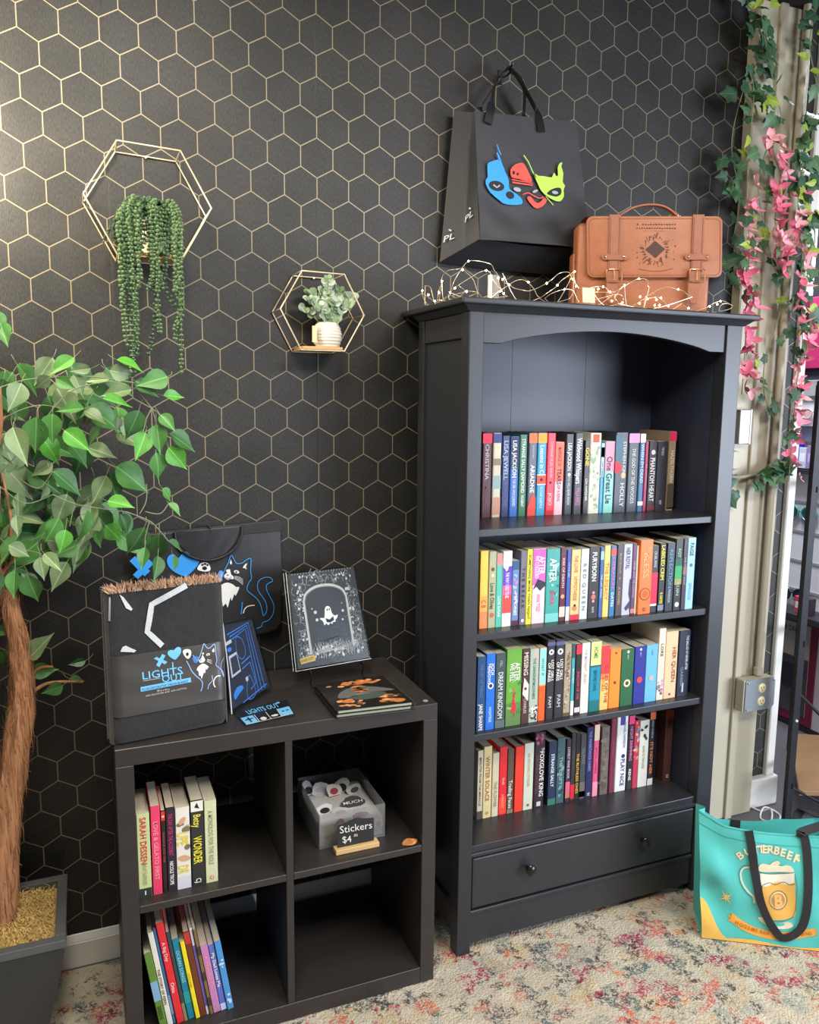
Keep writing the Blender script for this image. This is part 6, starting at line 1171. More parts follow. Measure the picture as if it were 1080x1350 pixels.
# ------------------------------------------------------------------ artificial ficus tree in a black planter
TREE_LEAVES= [((-0.5, -0.36, 1.622), (-0.443, -0.371, 1.609), 0), ((-0.585, -0.266, 1.628), (-0.637, -0.286, 1.59), 0), ((-0.628, -0.246, 1.627), (-0.668, -0.263, 1.567), 3), ((-0.397, -0.36, 1.588), (-0.463, -0.386, 1.569), 1), ((-0.407, -0.36, 1.547), (-0.358, -0.341, 1.545), 0), ((-0.459, -0.36, 1.515), (-0.485, -0.363, 1.449), 2), ((-0.447, -0.36, 1.467), (-0.469, -0.387, 1.409), 0), ((-0.423, -0.36, 1.485), (-0.419, -0.372, 1.419), 1), ((-0.415, -0.36, 1.506), (-0.385, -0.385, 1.472), 1), ((-0.397, -0.36, 1.464), (-0.334, -0.346, 1.425), 2), ((-0.4, -0.36, 1.434), (-0.359, -0.363, 1.382), 0), ((-0.427, -0.36, 1.423), (-0.415, -0.352, 1.359), 1), ((-0.468, -0.286, 1.56), (-0.537, -0.294, 1.546), 3), ((-0.531, -0.36, 1.539), (-0.468, -0.341, 1.524), 0), ((-0.569, -0.318, 1.518), (-0.628, -0.312, 1.513), 1), ((-0.569, -0.248, 1.512), (-0.522, -0.267, 1.487), 3), ((-0.611, -0.324, 1.471), (-0.558, -0.344, 1.428), 0), ((-0.632, -0.326, 1.507), (-0.639, -0.337, 1.443), 1), ((-0.663, -0.327, 1.5), (-0.672, -0.307, 1.417), 1), ((-0.658, -0.253, 1.452), (-0.618, -0.243, 1.392), 0), ((-0.71, -0.318, 1.478), (-0.685, -0.348, 1.397), 3), ((-0.736, -0.253, 1.439), (-0.729, -0.247, 1.351), 3), ((-0.64, -0.244, 1.395), (-0.685, -0.251, 1.368), 3), ((-0.711, -0.272, 1.334), (-0.713, -0.262, 1.279), 3), ((-0.653, -0.246, 1.343), (-0.662, -0.26, 1.315), 3), ((-0.531, -0.36, 1.319), (-0.477, -0.388, 1.311), 0), ((-0.574, -0.251, 1.288), (-0.596, -0.246, 1.201), 1), ((-0.563, -0.304, 1.247), (-0.545, -0.292, 1.203), 1), ((-0.537, -0.325, 1.261), (-0.498, -0.309, 1.218), 0), ((-0.631, -0.31, 1.28), (-0.66, -0.32, 1.227), 1), ((-0.618, -0.34, 1.258), (-0.629, -0.354, 1.208), 0), ((-0.506, -0.36, 1.29), (-0.488, -0.357, 1.242), 2), ((-0.416, -0.36, 1.343), (-0.392, -0.355, 1.313), 1), ((-0.404, -0.36, 1.31), (-0.379, -0.381, 1.283), 1), ((-0.734, -0.292, 1.222), (-0.69, -0.288, 1.195), 3), ((-0.673, -0.292, 1.192), (-0.667, -0.307, 1.141), 3), ((-0.663, -0.334, 1.207), (-0.628, -0.363, 1.171), 3), ((-0.721, -0.338, 1.175), (-0.727, -0.355, 1.115), 1), ((-0.703, -0.256, 1.147), (-0.686, -0.236, 1.072), 1), ((-0.465, -0.36, 1.578), (-0.416, -0.379, 1.547), 2), ((-0.587, -0.303, 1.59), (-0.568, -0.312, 1.545), 3), ((-0.632, -0.339, 1.584), (-0.666, -0.321, 1.558), 3), ((-0.689, -0.322, 1.57), (-0.71, -0.35, 1.514), 3), ((-0.62, -0.32, 1.58), (-0.584, -0.338, 1.559), 1), ((-0.549, -0.247, 1.56), (-0.597, -0.274, 1.563), 3), ((-0.515, -0.36, 1.599), (-0.46, -0.357, 1.589), 3), ((-0.552, -0.305, 1.604), (-0.595, -0.311, 1.597), 3), ((-0.513, -0.262, 1.583), (-0.566, -0.248, 1.578), 3), ((-0.602, -0.265, 1.438), (-0.561, -0.285, 1.394), 2), ((-0.74, -0.254, 1.398), (-0.716, -0.236, 1.401), 3), ((-0.747, -0.245, 1.29), (-0.736, -0.23, 1.238), 1), ((-0.715, -0.306, 1.288), (-0.713, -0.316, 1.244), 3), ((-0.535, -0.248, 1.475), (-0.572, -0.245, 1.437), 2), ((-0.498, -0.248, 1.498), (-0.499, -0.255, 1.475), 3), ((-0.638, -0.309, 1.382), (-0.577, -0.305, 1.328), 2), ((-0.459, -0.395, 1.263), (-0.494, -0.384, 1.196), 2), ((-0.429, -0.395, 1.245), (-0.437, -0.379, 1.176), 2), ((-0.41, -0.395, 1.23), (-0.377, -0.382, 1.202), 2), ((-0.459, -0.395, 1.219), (-0.47, -0.409, 1.171), 1), ((-0.433, -0.395, 1.198), (-0.444, -0.425, 1.146), 2), ((-0.402, -0.395, 1.196), (-0.395, -0.383, 1.155), 1), ((-0.713, -0.197, 0.935), (-0.659, -0.226, 1.0), 3), ((-0.715, -0.168, 0.895), (-0.651, -0.168, 0.89), 1), ((-0.592, -0.186, 0.912), (-0.632, -0.195, 0.908), 2), ((-0.63, -0.15, 0.859), (-0.595, -0.153, 0.85), 2), ((-0.785, -0.175, 0.996), (-0.738, -0.157, 1.003), 1), ((-0.778, -0.145, 0.943), (-0.758, -0.127, 0.901), 1), ((-0.755, -0.17, 0.81), (-0.772, -0.192, 0.782), 1), ((-0.645, -0.192, 0.858), (-0.689, -0.209, 0.848), 2), ((-0.724, -0.3, 1.695), (-0.71, -0.327, 1.647), 1), ((-0.731, -0.3, 1.718), (-0.715, -0.312, 1.674), 1), ((-0.57, -0.185, 1.564), (-0.492, -0.187, 1.521), 2), ((-0.725, -0.178, 1.25), (-0.777, -0.177, 1.193), 1), ((-0.654, -0.199, 1.367), (-0.589, -0.197, 1.341), 3), ((-0.587, -0.146, 1.214), (-0.608, -0.161, 1.121), 3), ((-0.815, -0.135, 1.372), (-0.835, -0.144, 1.3), 2), ((-0.92, -0.212, 1.353), (-0.94, -0.21, 1.277), 2), ((-0.655, -0.126, 1.234), (-0.607, -0.155, 1.152), 3), ((-0.694, -0.125, 1.532), (-0.753, -0.14, 1.479), 1), ((-0.6, -0.133, 1.53), (-0.602, -0.144, 1.439), 2), ((-0.589, -0.142, 1.287), (-0.521, -0.154, 1.273), 3), ((-0.846, -0.155, 1.275), (-0.919, -0.138, 1.259), 2), ((-0.861, -0.223, 1.461), (-0.817, -0.222, 1.425), 2), ((-0.663, -0.214, 1.323), (-0.706, -0.237, 1.281), 2), ((-0.546, -0.168, 1.261), (-0.614, -0.163, 1.211), 1), ((-0.718, -0.206, 1.141), (-0.684, -0.218, 1.081), 3), ((-0.763, -0.161, 1.544), (-0.776, -0.145, 1.446), 3), ((-0.567, -0.193, 1.28), (-0.513, -0.189, 1.195), 2), ((-0.538, -0.186, 1.329), (-0.606, -0.185, 1.283), 3), ((-0.539, -0.161, 1.538), (-0.57, -0.142, 1.464), 3), ((-0.496, -0.111, 1.459), (-0.438, -0.139, 1.428), 3), ((-0.806, -0.23, 1.591), (-0.779, -0.222, 1.524), 2), ((-0.713, -0.176, 1.596), (-0.764, -0.181, 1.525), 2), ((-0.519, -0.231, 1.609), (-0.463, -0.248, 1.545), 2), ((-0.919, -0.148, 1.442), (-0.89, -0.155, 1.384), 2), ((-0.619, -0.147, 1.563), (-0.557, -0.156, 1.519), 3), ((-0.62, -0.178, 1.295), (-0.675, -0.203, 1.245), 2), ((-0.734, -0.204, 1.24), (-0.651, -0.217, 1.227), 2), ((-0.717, -0.225, 1.463), (-0.745, -0.213, 1.372), 3), ((-0.679, -0.24, 1.216), (-0.747, -0.236, 1.16), 1), ((-0.732, -0.189, 1.58), (-0.751, -0.2, 1.514), 2), ((-0.553, -0.116, 1.562), (-0.629, -0.105, 1.512), 2), ((-0.852, -0.24, 1.231), (-0.795, -0.257, 1.181), 3), ((-0.807, -0.232, 1.339), (-0.847, -0.217, 1.264), 3), ((-0.627, -0.197, 1.371), (-0.617, -0.185, 1.271), 2), ((-0.656, -0.113, 1.356), (-0.653, -0.121, 1.265), 1), ((-0.83, -0.172, 1.244), (-0.771, -0.189, 1.212), 3), ((-0.864, -0.152, 1.261), (-0.937, -0.157, 1.239), 1), ((-0.731, -0.181, 1.422), (-0.782, -0.188, 1.383), 1), ((-0.782, -0.108, 1.18), (-0.755, -0.092, 1.083), 1), ((-0.521, -0.218, 1.369), (-0.502, -0.215, 1.29), 2), ((-0.657, -0.192, 1.442), (-0.579, -0.212, 1.402), 2), ((-0.754, -0.172, 1.188), (-0.759, -0.172, 1.1), 2), ((-0.868, -0.22, 1.593), (-0.794, -0.2, 1.577), 2), ((-0.739, -0.157, 1.164), (-0.774, -0.145, 1.085), 2), ((-0.857, -0.192, 1.432), (-0.901, -0.186, 1.382), 1), ((-0.85, -0.215, 1.475), (-0.836, -0.242, 1.415), 2), ((-0.631, -0.179, 1.274), (-0.684, -0.174, 1.231), 2), ((-0.637, -0.226, 1.253), (-0.688, -0.236, 1.219), 1), ((-0.523, -0.148, 1.248), (-0.59, -0.136, 1.204), 3), ((-0.842, -0.109, 1.275), (-0.857, -0.112, 1.194), 1), ((-0.736, -0.225, 1.282), (-0.653, -0.222, 1.26), 3), ((-0.886, -0.115, 1.577), (-0.911, -0.127, 1.485), 2), ((-0.717, -0.243, 1.234), (-0.759, -0.267, 1.175), 1), ((-0.493, -0.146, 1.519), (-0.488, -0.172, 1.446), 1), ((-0.568, -0.102, 1.575), (-0.511, -0.113, 1.541), 2), ((-0.735, -0.187, 1.439), (-0.705, -0.212, 1.365), 1), ((-0.803, -0.126, 1.39), (-0.757, -0.11, 1.344), 3), ((-0.594, -0.203, 1.2), (-0.653, -0.223, 1.178), 1), ((-0.496, -0.209, 1.276), (-0.483, -0.228, 1.203), 2), ((-0.906, -0.193, 1.242), (-0.932, -0.202, 1.187), 2), ((-0.75, -0.152, 1.202), (-0.819, -0.145, 1.148), 3), ((-0.565, -0.23, 1.427), (-0.502, -0.244, 1.408), 3), ((-0.8, -0.135, 1.582), (-0.806, -0.157, 1.517), 2), ((-0.741, -0.107, 1.485), (-0.818, -0.097, 1.473), 2), ((-0.769, -0.157, 1.533), (-0.693, -0.167, 1.486), 3), ((-0.646, -0.135, 1.544), (-0.621, -0.138, 1.468), 2), ((-0.83, -0.224, 1.327), (-0.902, -0.228, 1.312), 3), ((-0.701, -0.231, 1.612), (-0.657, -0.213, 1.545), 1), ((-0.681, -0.118, 1.369), (-0.652, -0.113, 1.3), 2), ((-0.716, -0.132, 1.224), (-0.674, -0.143, 1.139), 1), ((-0.752, -0.125, 1.544), (-0.772, -0.11, 1.478), 3), ((-0.621, -0.22, 1.163), (-0.659, -0.243, 1.102), 3), ((-0.664, -0.194, 1.213), (-0.587, -0.183, 1.195), 3), ((-0.752, -0.246, 1.461), (-0.711, -0.261, 1.403), 3), ((-0.777, -0.128, 1.112), (-0.841, -0.135, 1.056), 1), ((-0.571, -0.161, 1.433), (-0.593, -0.145, 1.347), 2), ((-0.891, -0.163, 1.44), (-0.929, -0.157, 1.36), 1), ((-0.604, -0.137, 1.581), (-0.627, -0.148, 1.483), 3), ((-0.85, -0.116, 1.356), (-0.786, -0.115, 1.288), 3), ((-0.917, -0.223, 1.427), (-0.936, -0.219, 1.338), 3), ((-0.808, -0.117, 1.186), (-0.793, -0.107, 1.08), 1), ((-0.795, -0.157, 1.482), (-0.839, -0.175, 1.433), 3), ((-0.823, -0.165, 1.582), (-0.874, -0.166, 1.505), 3), ((-0.753, -0.114, 1.347), (-0.711, -0.104, 1.284), 2), ((-0.907, -0.166, 1.555), (-0.907, -0.175, 1.487), 2), ((-0.652, -0.141, 1.261), (-0.576, -0.137, 1.235), 1), ((-0.552, -0.111, 1.277), (-0.482, -0.091, 1.209), 1), ((-0.624, -0.2, 1.561), (-0.583, -0.216, 1.483), 3), ((-0.573, -0.143, 1.197), (-0.647, -0.141, 1.13), 1), ((-0.56, -0.201, 1.519), (-0.482, -0.194, 1.469), 1), ((-0.507, -0.249, 1.385), (-0.43, -0.254, 1.327), 1), ((-0.914, -0.142, 1.239), (-0.874, -0.159, 1.187), 2), ((-0.836, -0.229, 1.449), (-0.788, -0.214, 1.388), 3), ((-0.761, -0.241, 1.155), (-0.788, -0.254, 1.093), 2), ((-0.883, -0.236, 1.483), (-0.863, -0.258, 1.395), 3), ((-0.818, -0.231, 1.397), (-0.89, -0.251, 1.373), 2), ((-0.935, -0.106, 1.334), (-0.896, -0.135, 1.284), 2), ((-0.734, -0.237, 1.386), (-0.676, -0.243, 1.315), 3), ((-0.911, -0.133, 1.42), (-0.887, -0.145, 1.342), 3), ((-0.906, -0.135, 1.599), (-0.88, -0.115, 1.516), 3), ((-0.559, -0.199, 1.534), (-0.606, -0.19, 1.479), 2), ((-0.742, -0.18, 1.481), (-0.797, -0.197, 1.419), 2), ((-0.893, -0.245, 1.289), (-0.869, -0.262, 1.229), 1), ((-0.711, -0.181, 1.458), (-0.697, -0.163, 1.391), 3), ((-0.845, -0.21, 1.407), (-0.824, -0.205, 1.336), 2), ((-0.679, -0.234, 1.476), (-0.651, -0.243, 1.411), 3), ((-0.487, -0.165, 1.496), (-0.427, -0.151, 1.434), 3), ((-0.722, -0.249, 1.272), (-0.757, -0.241, 1.202), 3), ((-0.804, -0.214, 1.222), (-0.788, -0.209, 1.127), 3), ((-0.746, -0.111, 1.28), (-0.707, -0.138, 1.207), 3), ((-0.799, -0.11, 1.531), (-0.73, -0.117, 1.508), 2), ((-0.773, -0.205, 1.158), (-0.786, -0.203, 1.063), 3), ((-0.715, -0.219, 1.337), (-0.738, -0.216, 1.274), 1), ((-0.879, -0.211, 1.146), (-0.828, -0.204, 1.074), 1), ((-0.562, -0.192, 1.298), (-0.573, -0.216, 1.225), 3), ((-0.748, -0.223, 1.174), (-0.695, -0.232, 1.142), 2), ((-0.919, -0.126, 1.59), (-0.942, -0.136, 1.5), 1), ((-0.89, -0.158, 1.26), (-0.896, -0.174, 1.189), 1), ((-0.613, -0.244, 1.324), (-0.638, -0.26, 1.255), 3), ((-0.914, -0.123, 1.295), (-0.843, -0.118, 1.255), 3), ((-0.938, -0.173, 1.246), (-0.889, -0.2, 1.191), 2), ((-0.799, -0.181, 1.313), (-0.722, -0.183, 1.264), 3), ((-0.7, -0.22, 1.422), (-0.746, -0.247, 1.377), 3), ((-0.769, -0.185, 1.604), (-0.778, -0.177, 1.524), 3), ((-0.856, -0.212, 1.348), (-0.905, -0.214, 1.285), 2), ((-0.552, -0.177, 1.353), (-0.535, -0.174, 1.284), 1), ((-0.899, -0.123, 1.3), (-0.905, -0.112, 1.23), 3), ((-0.788, -0.235, 1.244), (-0.845, -0.23, 1.173), 1), ((-0.799, -0.189, 1.119), (-0.855, -0.208, 1.11), 1), ((-0.528, -0.234, 1.363), (-0.56, -0.241, 1.297), 3), ((-0.647, -0.202, 1.274), (-0.616, -0.19, 1.211), 1), ((-0.822, -0.236, 1.319), (-0.841, -0.221, 1.233), 3), ((-0.804, -0.127, 1.387), (-0.886, -0.14, 1.372), 3), ((-0.852, -0.118, 1.518), (-0.871, -0.141, 1.455), 1), ((-0.644, -0.167, 1.462), (-0.689, -0.155, 1.385), 2), ((-0.653, -0.189, 1.388), (-0.675, -0.192, 1.322), 2), ((-0.506, -0.183, 1.219), (-0.451, -0.199, 1.167), 1), ((-0.823, -0.148, 1.385), (-0.861, -0.173, 1.318), 3), ((-0.66, -0.169, 1.262), (-0.669, -0.178, 1.188), 2), ((-0.736, -0.119, 1.182), (-0.728, -0.102, 1.086), 2), ((-0.805, -0.206, 1.36), (-0.766, -0.224, 1.283), 2), ((-0.597, -0.108, 1.619), (-0.541, -0.109, 1.543), 2), ((-0.56, -0.199, 1.273), (-0.591, -0.218, 1.197), 3), ((-0.931, -0.152, 1.332), (-0.93, -0.134, 1.249), 2), ((-0.693, -0.232, 1.381), (-0.623, -0.245, 1.324), 2), ((-0.747, -0.187, 1.563), (-0.7, -0.2, 1.498), 2), ((-0.683, -0.174, 1.24), (-0.66, -0.173, 1.165), 1), ((-0.675, -0.183, 1.234), (-0.693, -0.205, 1.171), 3), ((-0.845, -0.248, 1.582), (-0.868, -0.273, 1.525), 3), ((-0.717, -0.239, 1.474), (-0.755, -0.242, 1.397), 3), ((-0.936, -0.339, 1.458), (-0.993, -0.368, 1.422), 3), ((-1.07, -0.289, 1.814), (-1.056, -0.278, 1.766), 0), ((-1.033, -0.139, 1.864), (-0.984, -0.127, 1.848), 3), ((-0.828, -0.279, 1.238), (-0.862, -0.267, 1.176), 3), ((-0.808, -0.194, 1.698), (-0.812, -0.212, 1.629), 2), ((-0.875, -0.202, 1.21), (-0.922, -0.219, 1.16), 3), ((-1.071, -0.386, 1.476), (-1.111, -0.384, 1.41), 1), ((-1.129, -0.314, 1.457), (-1.113, -0.321, 1.403), 0), ((-0.935, -0.26, 1.2), (-0.978, -0.276, 1.139), 2), ((-0.851, -0.183, 1.538), (-0.823, -0.201, 1.45), 2), ((-1.025, -0.218, 1.307), (-1.023, -0.206, 1.214), 3), ((-1.004, -0.312, 1.569), (-1.042, -0.33, 1.527), 0), ((-0.952, -0.376, 1.799), (-0.977, -0.376, 1.741), 2), ((-1.094, -0.197, 1.268), (-1.129, -0.223, 1.221), 0), ((-0.835, -0.374, 1.347), (-0.893, -0.38, 1.306), 3), ((-0.999, -0.265, 1.568), (-0.949, -0.294, 1.531), 0), ((-0.979, -0.378, 1.273), (-1.031, -0.373, 1.227), 3), ((-1.119, -0.297, 1.629), (-1.165, -0.295, 1.607), 1), ((-1.089, -0.389, 1.638), (-1.129, -0.404, 1.595), 3), ((-0.826, -0.262, 1.46), (-0.881, -0.268, 1.424), 2), ((-1.116, -0.341, 1.521), (-1.156, -0.368, 1.487), 3), ((-1.131, -0.164, 1.832), (-1.109, -0.174, 1.781), 3), ((-0.917, -0.388, 1.741), (-0.909, -0.397, 1.668), 0), ((-0.884, -0.312, 1.837), (-0.934, -0.325, 1.804), 3), ((-1.178, -0.192, 1.556), (-1.13, -0.214, 1.517), 3), ((-0.955, -0.304, 1.283), (-0.911, -0.29, 1.231), 0), ((-0.854, -0.118, 1.628), (-0.915, -0.118, 1.557), 3), ((-1.003, -0.237, 1.692), (-0.949, -0.231, 1.65), 2), ((-1.089, -0.323, 1.586), (-1.14, -0.325, 1.558), 1), ((-0.966, -0.154, 1.561), (-0.94, -0.147, 1.509), 3), ((-1.016, -0.166, 1.467), (-1.025, -0.151, 1.375), 2), ((-1.024, -0.341, 1.629), (-1.065, -0.335, 1.595), 0), ((-0.978, -0.164, 1.856), (-0.928, -0.162, 1.795), 1), ((-1.199, -0.192, 1.386), (-1.237, -0.184, 1.338), 0), ((-1.166, -0.124, 1.803), (-1.226, -0.143, 1.777), 2), ((-1.042, -0.347, 1.742), (-1.012, -0.369, 1.698), 3), ((-0.9, -0.176, 1.551), (-0.865, -0.175, 1.504), 1), ((-0.952, -0.263, 1.68), (-0.896, -0.28, 1.662), 0), ((-0.8, -0.398, 1.652), (-0.758, -0.408, 1.597), 0), ((-1.08, -0.143, 1.605), (-1.051, -0.146, 1.535), 2), ((-0.93, -0.231, 1.461), (-0.877, -0.222, 1.399), 0), ((-1.131, -0.181, 1.408), (-1.143, -0.199, 1.343), 1), ((-1.129, -0.221, 1.452), (-1.149, -0.245, 1.374), 1), ((-0.951, -0.26, 1.391), (-0.899, -0.274, 1.365), 0), ((-0.916, -0.396, 1.485), (-0.982, -0.404, 1.454), 0)]
TWIGS= [[(-0.495, -0.395, 1.299), (-0.452, -0.395, 1.279), (-0.435, -0.395, 1.264), (-0.41, -0.395, 1.23)], [(-0.448, -0.395, 1.276), (-0.458, -0.395, 1.242), (-0.459, -0.395, 1.219)], [(-0.456, -0.39, 1.297), (-0.425, -0.39, 1.291), (-0.406, -0.39, 1.313)], [(-0.467, -0.39, 1.293), (-0.453, -0.39, 1.32), (-0.451, -0.39, 1.357)], [(-0.64, -0.33, 1.334), (-0.587, -0.33, 1.309), (-0.492, -0.33, 1.29)], [(-0.516, -0.36, 1.577), (-0.466, -0.36, 1.56), (-0.432, -0.36, 1.52), (-0.415, -0.36, 1.501), (-0.4, -0.36, 1.434)], [(-0.432, -0.36, 1.52), (-0.444, -0.36, 1.497), (-0.452, -0.36, 1.469)], [(-0.432, -0.36, 1.52), (-0.425, -0.36, 1.485), (-0.427, -0.36, 1.423)], [(-0.724, -0.28, 1.499), (-0.687, -0.28, 1.517), (-0.649, -0.28, 1.524), (-0.599, -0.28, 1.513)], [(-0.719, -0.28, 1.377), (-0.671, -0.28, 1.343), (-0.639, -0.28, 1.379)], [(-0.733, -0.28, 1.561), (-0.671, -0.28, 1.58), (-0.553, -0.28, 1.587), (-0.461, -0.28, 1.575)], [(-0.745, -0.28, 1.35), (-0.697, -0.28, 1.311), (-0.642, -0.28, 1.328)], [(-0.6, -0.3, 1.301), (-0.61, -0.3, 1.259)], [(-0.712, -0.26, 1.206), (-0.671, -0.26, 1.189), (-0.732, -0.26, 1.159)]]
TRUNK= [(-0.817, -0.19, 0.271, 0.035), (-0.81, -0.19, 0.313, 0.034), (-0.791, -0.19, 0.467, 0.033), (-0.773, -0.19, 0.599, 0.0311), (-0.757, -0.19, 0.691, 0.0301), (-0.739, -0.19, 0.8, 0.0282), (-0.732, -0.19, 0.876, 0.0252), (-0.733, -0.19, 0.95, 0.0214), (-0.741, -0.19, 1.033, 0.0194), (-0.753, -0.19, 1.106, 0.0175), (-0.77, -0.19, 1.187, 0.0155)]
GARL= {'pink_left': [(1.431, -0.13, 2.516), (1.431, -0.13, 2.381), (1.43, -0.13, 2.22), (1.454, -0.13, 2.058), (1.461, -0.13, 1.915), (1.463, -0.13, 1.818), (1.468, -0.13, 1.696), (1.466, -0.13, 1.571)], 'pink_mid': [(1.503, -0.12, 2.462), (1.54, -0.12, 2.351), (1.582, -0.12, 2.261), (1.568, -0.12, 2.141), (1.604, -0.12, 2.047), (1.6, -0.12, 1.949)], 'pink_right': [(1.64, -0.14, 2.322), (1.644, -0.14, 2.168), (1.679, -0.14, 2.025), (1.675, -0.14, 1.877), (1.709, -0.14, 1.753), (1.697, -0.14, 1.599), (1.697, -0.14, 1.47), (1.696, -0.14, 1.273)], 'ivy_left': [(1.436, -0.07, 2.808), (1.511, -0.07, 2.686), (1.445, -0.07, 2.538), (1.412, -0.07, 2.372), (1.458, -0.07, 2.212), (1.448, -0.07, 2.067), (1.484, -0.07, 1.923)], 'ivy_mid': [(1.47, -0.1, 2.757), (1.506, -0.1, 2.651), (1.549, -0.1, 2.543), (1.584, -0.1, 2.455), (1.528, -0.1, 2.355), (1.507, -0.1, 2.234), (1.575, -0.1, 2.048), (1.642, -0.1, 1.879), (1.592, -0.1, 1.7), (1.597, -0.1, 1.573), (1.666, -0.1, 1.469)], 'ivy_right': [(1.66, -0.13, 2.824), (1.652, -0.13, 2.686), (1.703, -0.13, 2.533), (1.665, -0.13, 2.387), (1.667, -0.13, 2.244), (1.74, -0.13, 2.105), (1.715, -0.13, 1.93), (1.759, -0.13, 1.781)]}
t = thing('potted_tree', 'artificial leafy tree with gnarled brown trunk in a square black planter', 'tree', (-0.80, -0.20, 0))
M_plr = mat((52, 53, 52), 0.5, var=0.2, scale=14, bump=0.08, bscale=60, name='black_planter')
PZ = 0.30; px0, px1, py0, py1 = -0.945, -0.662, -0.343, -0.062
tp_ = 0.058
ou = [(px0, py0), (px1, py0), (px1, py1), (px0, py1)]
def ring(k, z): return [(px0 + (tp_ * (1 - k)), py0 + tp_ * (1 - k), z), (px1 - tp_ * (1 - k), py0 + tp_ * (1 - k), z), (px1 - tp_ * (1 - k), py1 - tp_ * (1 - k), z), (px0 + tp_ * (1 - k), py1 - tp_ * (1 - k), z)]
pb_ = B(); prof = [ring(0.0, 0.001), ring(.35, .10), ring(.72, .20), ring(.95, PZ - .022), ring(.90, PZ - .02)]
vs = sum(prof, []); fs = [(0, 3, 2, 1)] + [(i * 4 + j, i * 4 + (j + 1) % 4, (i + 1) * 4 + (j + 1) % 4, (i + 1) * 4 + j) for i in range(4) for j in range(4)]
vs_o = vs[:]; pb_.add(vs, fs)
obj('planter', pb_, M_plr, t, bevel=0.003, seg=2)
wd = 0.024
rim = B()
for (a, b_, c, d) in ((px0, px1, py0, py0 + wd), (px0, px1, py1 - wd, py1), (px0, px0 + wd, py0 + wd, py1 - wd), (px1 - wd, px1, py0 + wd, py1 - wd)):
    obj('rim_side', B().box(a, b_, c, d, PZ - .020, PZ), mat((84, 86, 86), 0.42, var=0.15, scale=20, name='planter_rim'), t, bevel=0.002, seg=2)
r = random.Random(17)
M_moss = mat((176, 142, 82), 0.95, var=0.4, scale=120, bump=1.0, bscale=260, name='dry_moss')
obj('moss_bed', B().grid(24, 24, lambda u, v: (px0 + wd + u * (px1 - px0 - 2 * wd), py0 + wd + v * (py1 - py0 - 2 * wd), PZ - .020 + .008 * math.sin(u * 7) * math.sin(v * 6) + r.uniform(-.002, .003))), M_moss, t, smooth=True)
mb = B()
for i in range(2600):
    x = r.uniform(px0 + wd + .003, px1 - wd - .003); y = r.uniform(py0 + wd + .003, py1 - wd - .003); z = PZ - .018 + r.uniform(0, .012); a = r.uniform(0, 6.3); l = r.uniform(.008, .022)
    d = Vector((math.cos(a), math.sin(a), r.uniform(-.3, .5))) * l; w = Vector((-math.sin(a), math.cos(a), 0)) * .0007; p = Vector((x, y, z))
    q1 = p + d * .5 + Vector((0, 0, .003)); q2 = p + d
    if px0 + wd < q2.x < px1 - wd and py0 + wd < q2.y < py1 - wd: mb.add([p - w, p + w, q1 + w, q1 - w, q2], [(0, 1, 2, 3), (3, 2, 4)])
M_mf = mat((206, 176, 108), 0.9, var=0.5, scale=40, name='moss_fibre')
obj('moss_fibres', mb, M_mf, t, fix=False, kind='stuff')
# trunk
M_bark = mat((172, 122, 84), 0.85, var=0.5, scale=90, bump=1.0, bscale=110, stretch=(1.6, 1.6, .10), name='bark')
tr = curve([p[:3] for p in TRUNK] + [(-0.80, -.20, 1.29), (-.84, -.2, 1.45)], 8)
rad = [p[3] for p in TRUNK] + [.014, .010]
tb = B(); n = 22; k = len(tr); vs = []
for i, p in enumerate(tr):
    f = i / (k - 1) * (len(rad) - 1); a = int(min(f, len(rad) - 2)); rd_ = rad[a] + (rad[a + 1] - rad[a]) * (f - a)
    for j in range(n):
        an = 2 * PI * j / n; q = rd_ * (1 + .10 * math.sin(an * 5 + i * .25) + .07 * math.sin(an * 3 - i * .4) + .05 * math.sin(an * 9 + i * .13))
        vs.append((p.x + q * math.cos(an), p.y + q * math.sin(an), p.z))
tb.add(vs, [(i * n + j, i * n + (j + 1) % n, (i + 1) * n + (j + 1) % n, (i + 1) * n + j) for i in range(k - 1) for j in range(n)] + [tuple(reversed(range(n))), tuple((k - 1) * n + j for j in range(n))])
trunk = obj('trunk', tb, M_bark, t, smooth=True)
fb = B()
for i in range(1300):   # peeling fibres
    j = r.randrange(0, int(k * .8)); p = tr[j]; f = j / (k - 1) * (len(rad) - 1); rd_ = rad[int(f)]
    a = r.uniform(0, 6.3); o_ = Vector((math.cos(a), math.sin(a), 0)); s = p + o_ * rd_ * .98; e = s + (o_ * r.uniform(.001, .010) + Vector((r.uniform(-.006, .006), r.uniform(-.006, .006), r.uniform(-.02, .045))) if i % 5 == 0 else o_ * r.uniform(0, .003) + Vector((r.uniform(-.003, .003), r.uniform(-.003, .003), r.choice((-1, 1)) * r.uniform(.03, .07))))
    w = Vector((-o_.y, o_.x, 0)) * .0011; fb.add([s - w, s + w, (s + e) / 2 + o_ * .004 + w * .6, (s + e) / 2 + o_ * .004 - w * .6, e], [(0, 1, 2, 3), (3, 2, 4)])
obj('bark_fibres', fb, mat((170, 116, 76), 0.9, var=.4, scale=60, name='bark_fibre'), trunk, fix=False, kind='stuff')
M_tw = mat((128, 134, 104), 0.7, var=.2, scale=60, name='twig')
hub = [Vector((-.755, -.19, 1.12)), Vector((-.80, -.2, 1.29)), Vector((-.84, -.2, 1.45))]
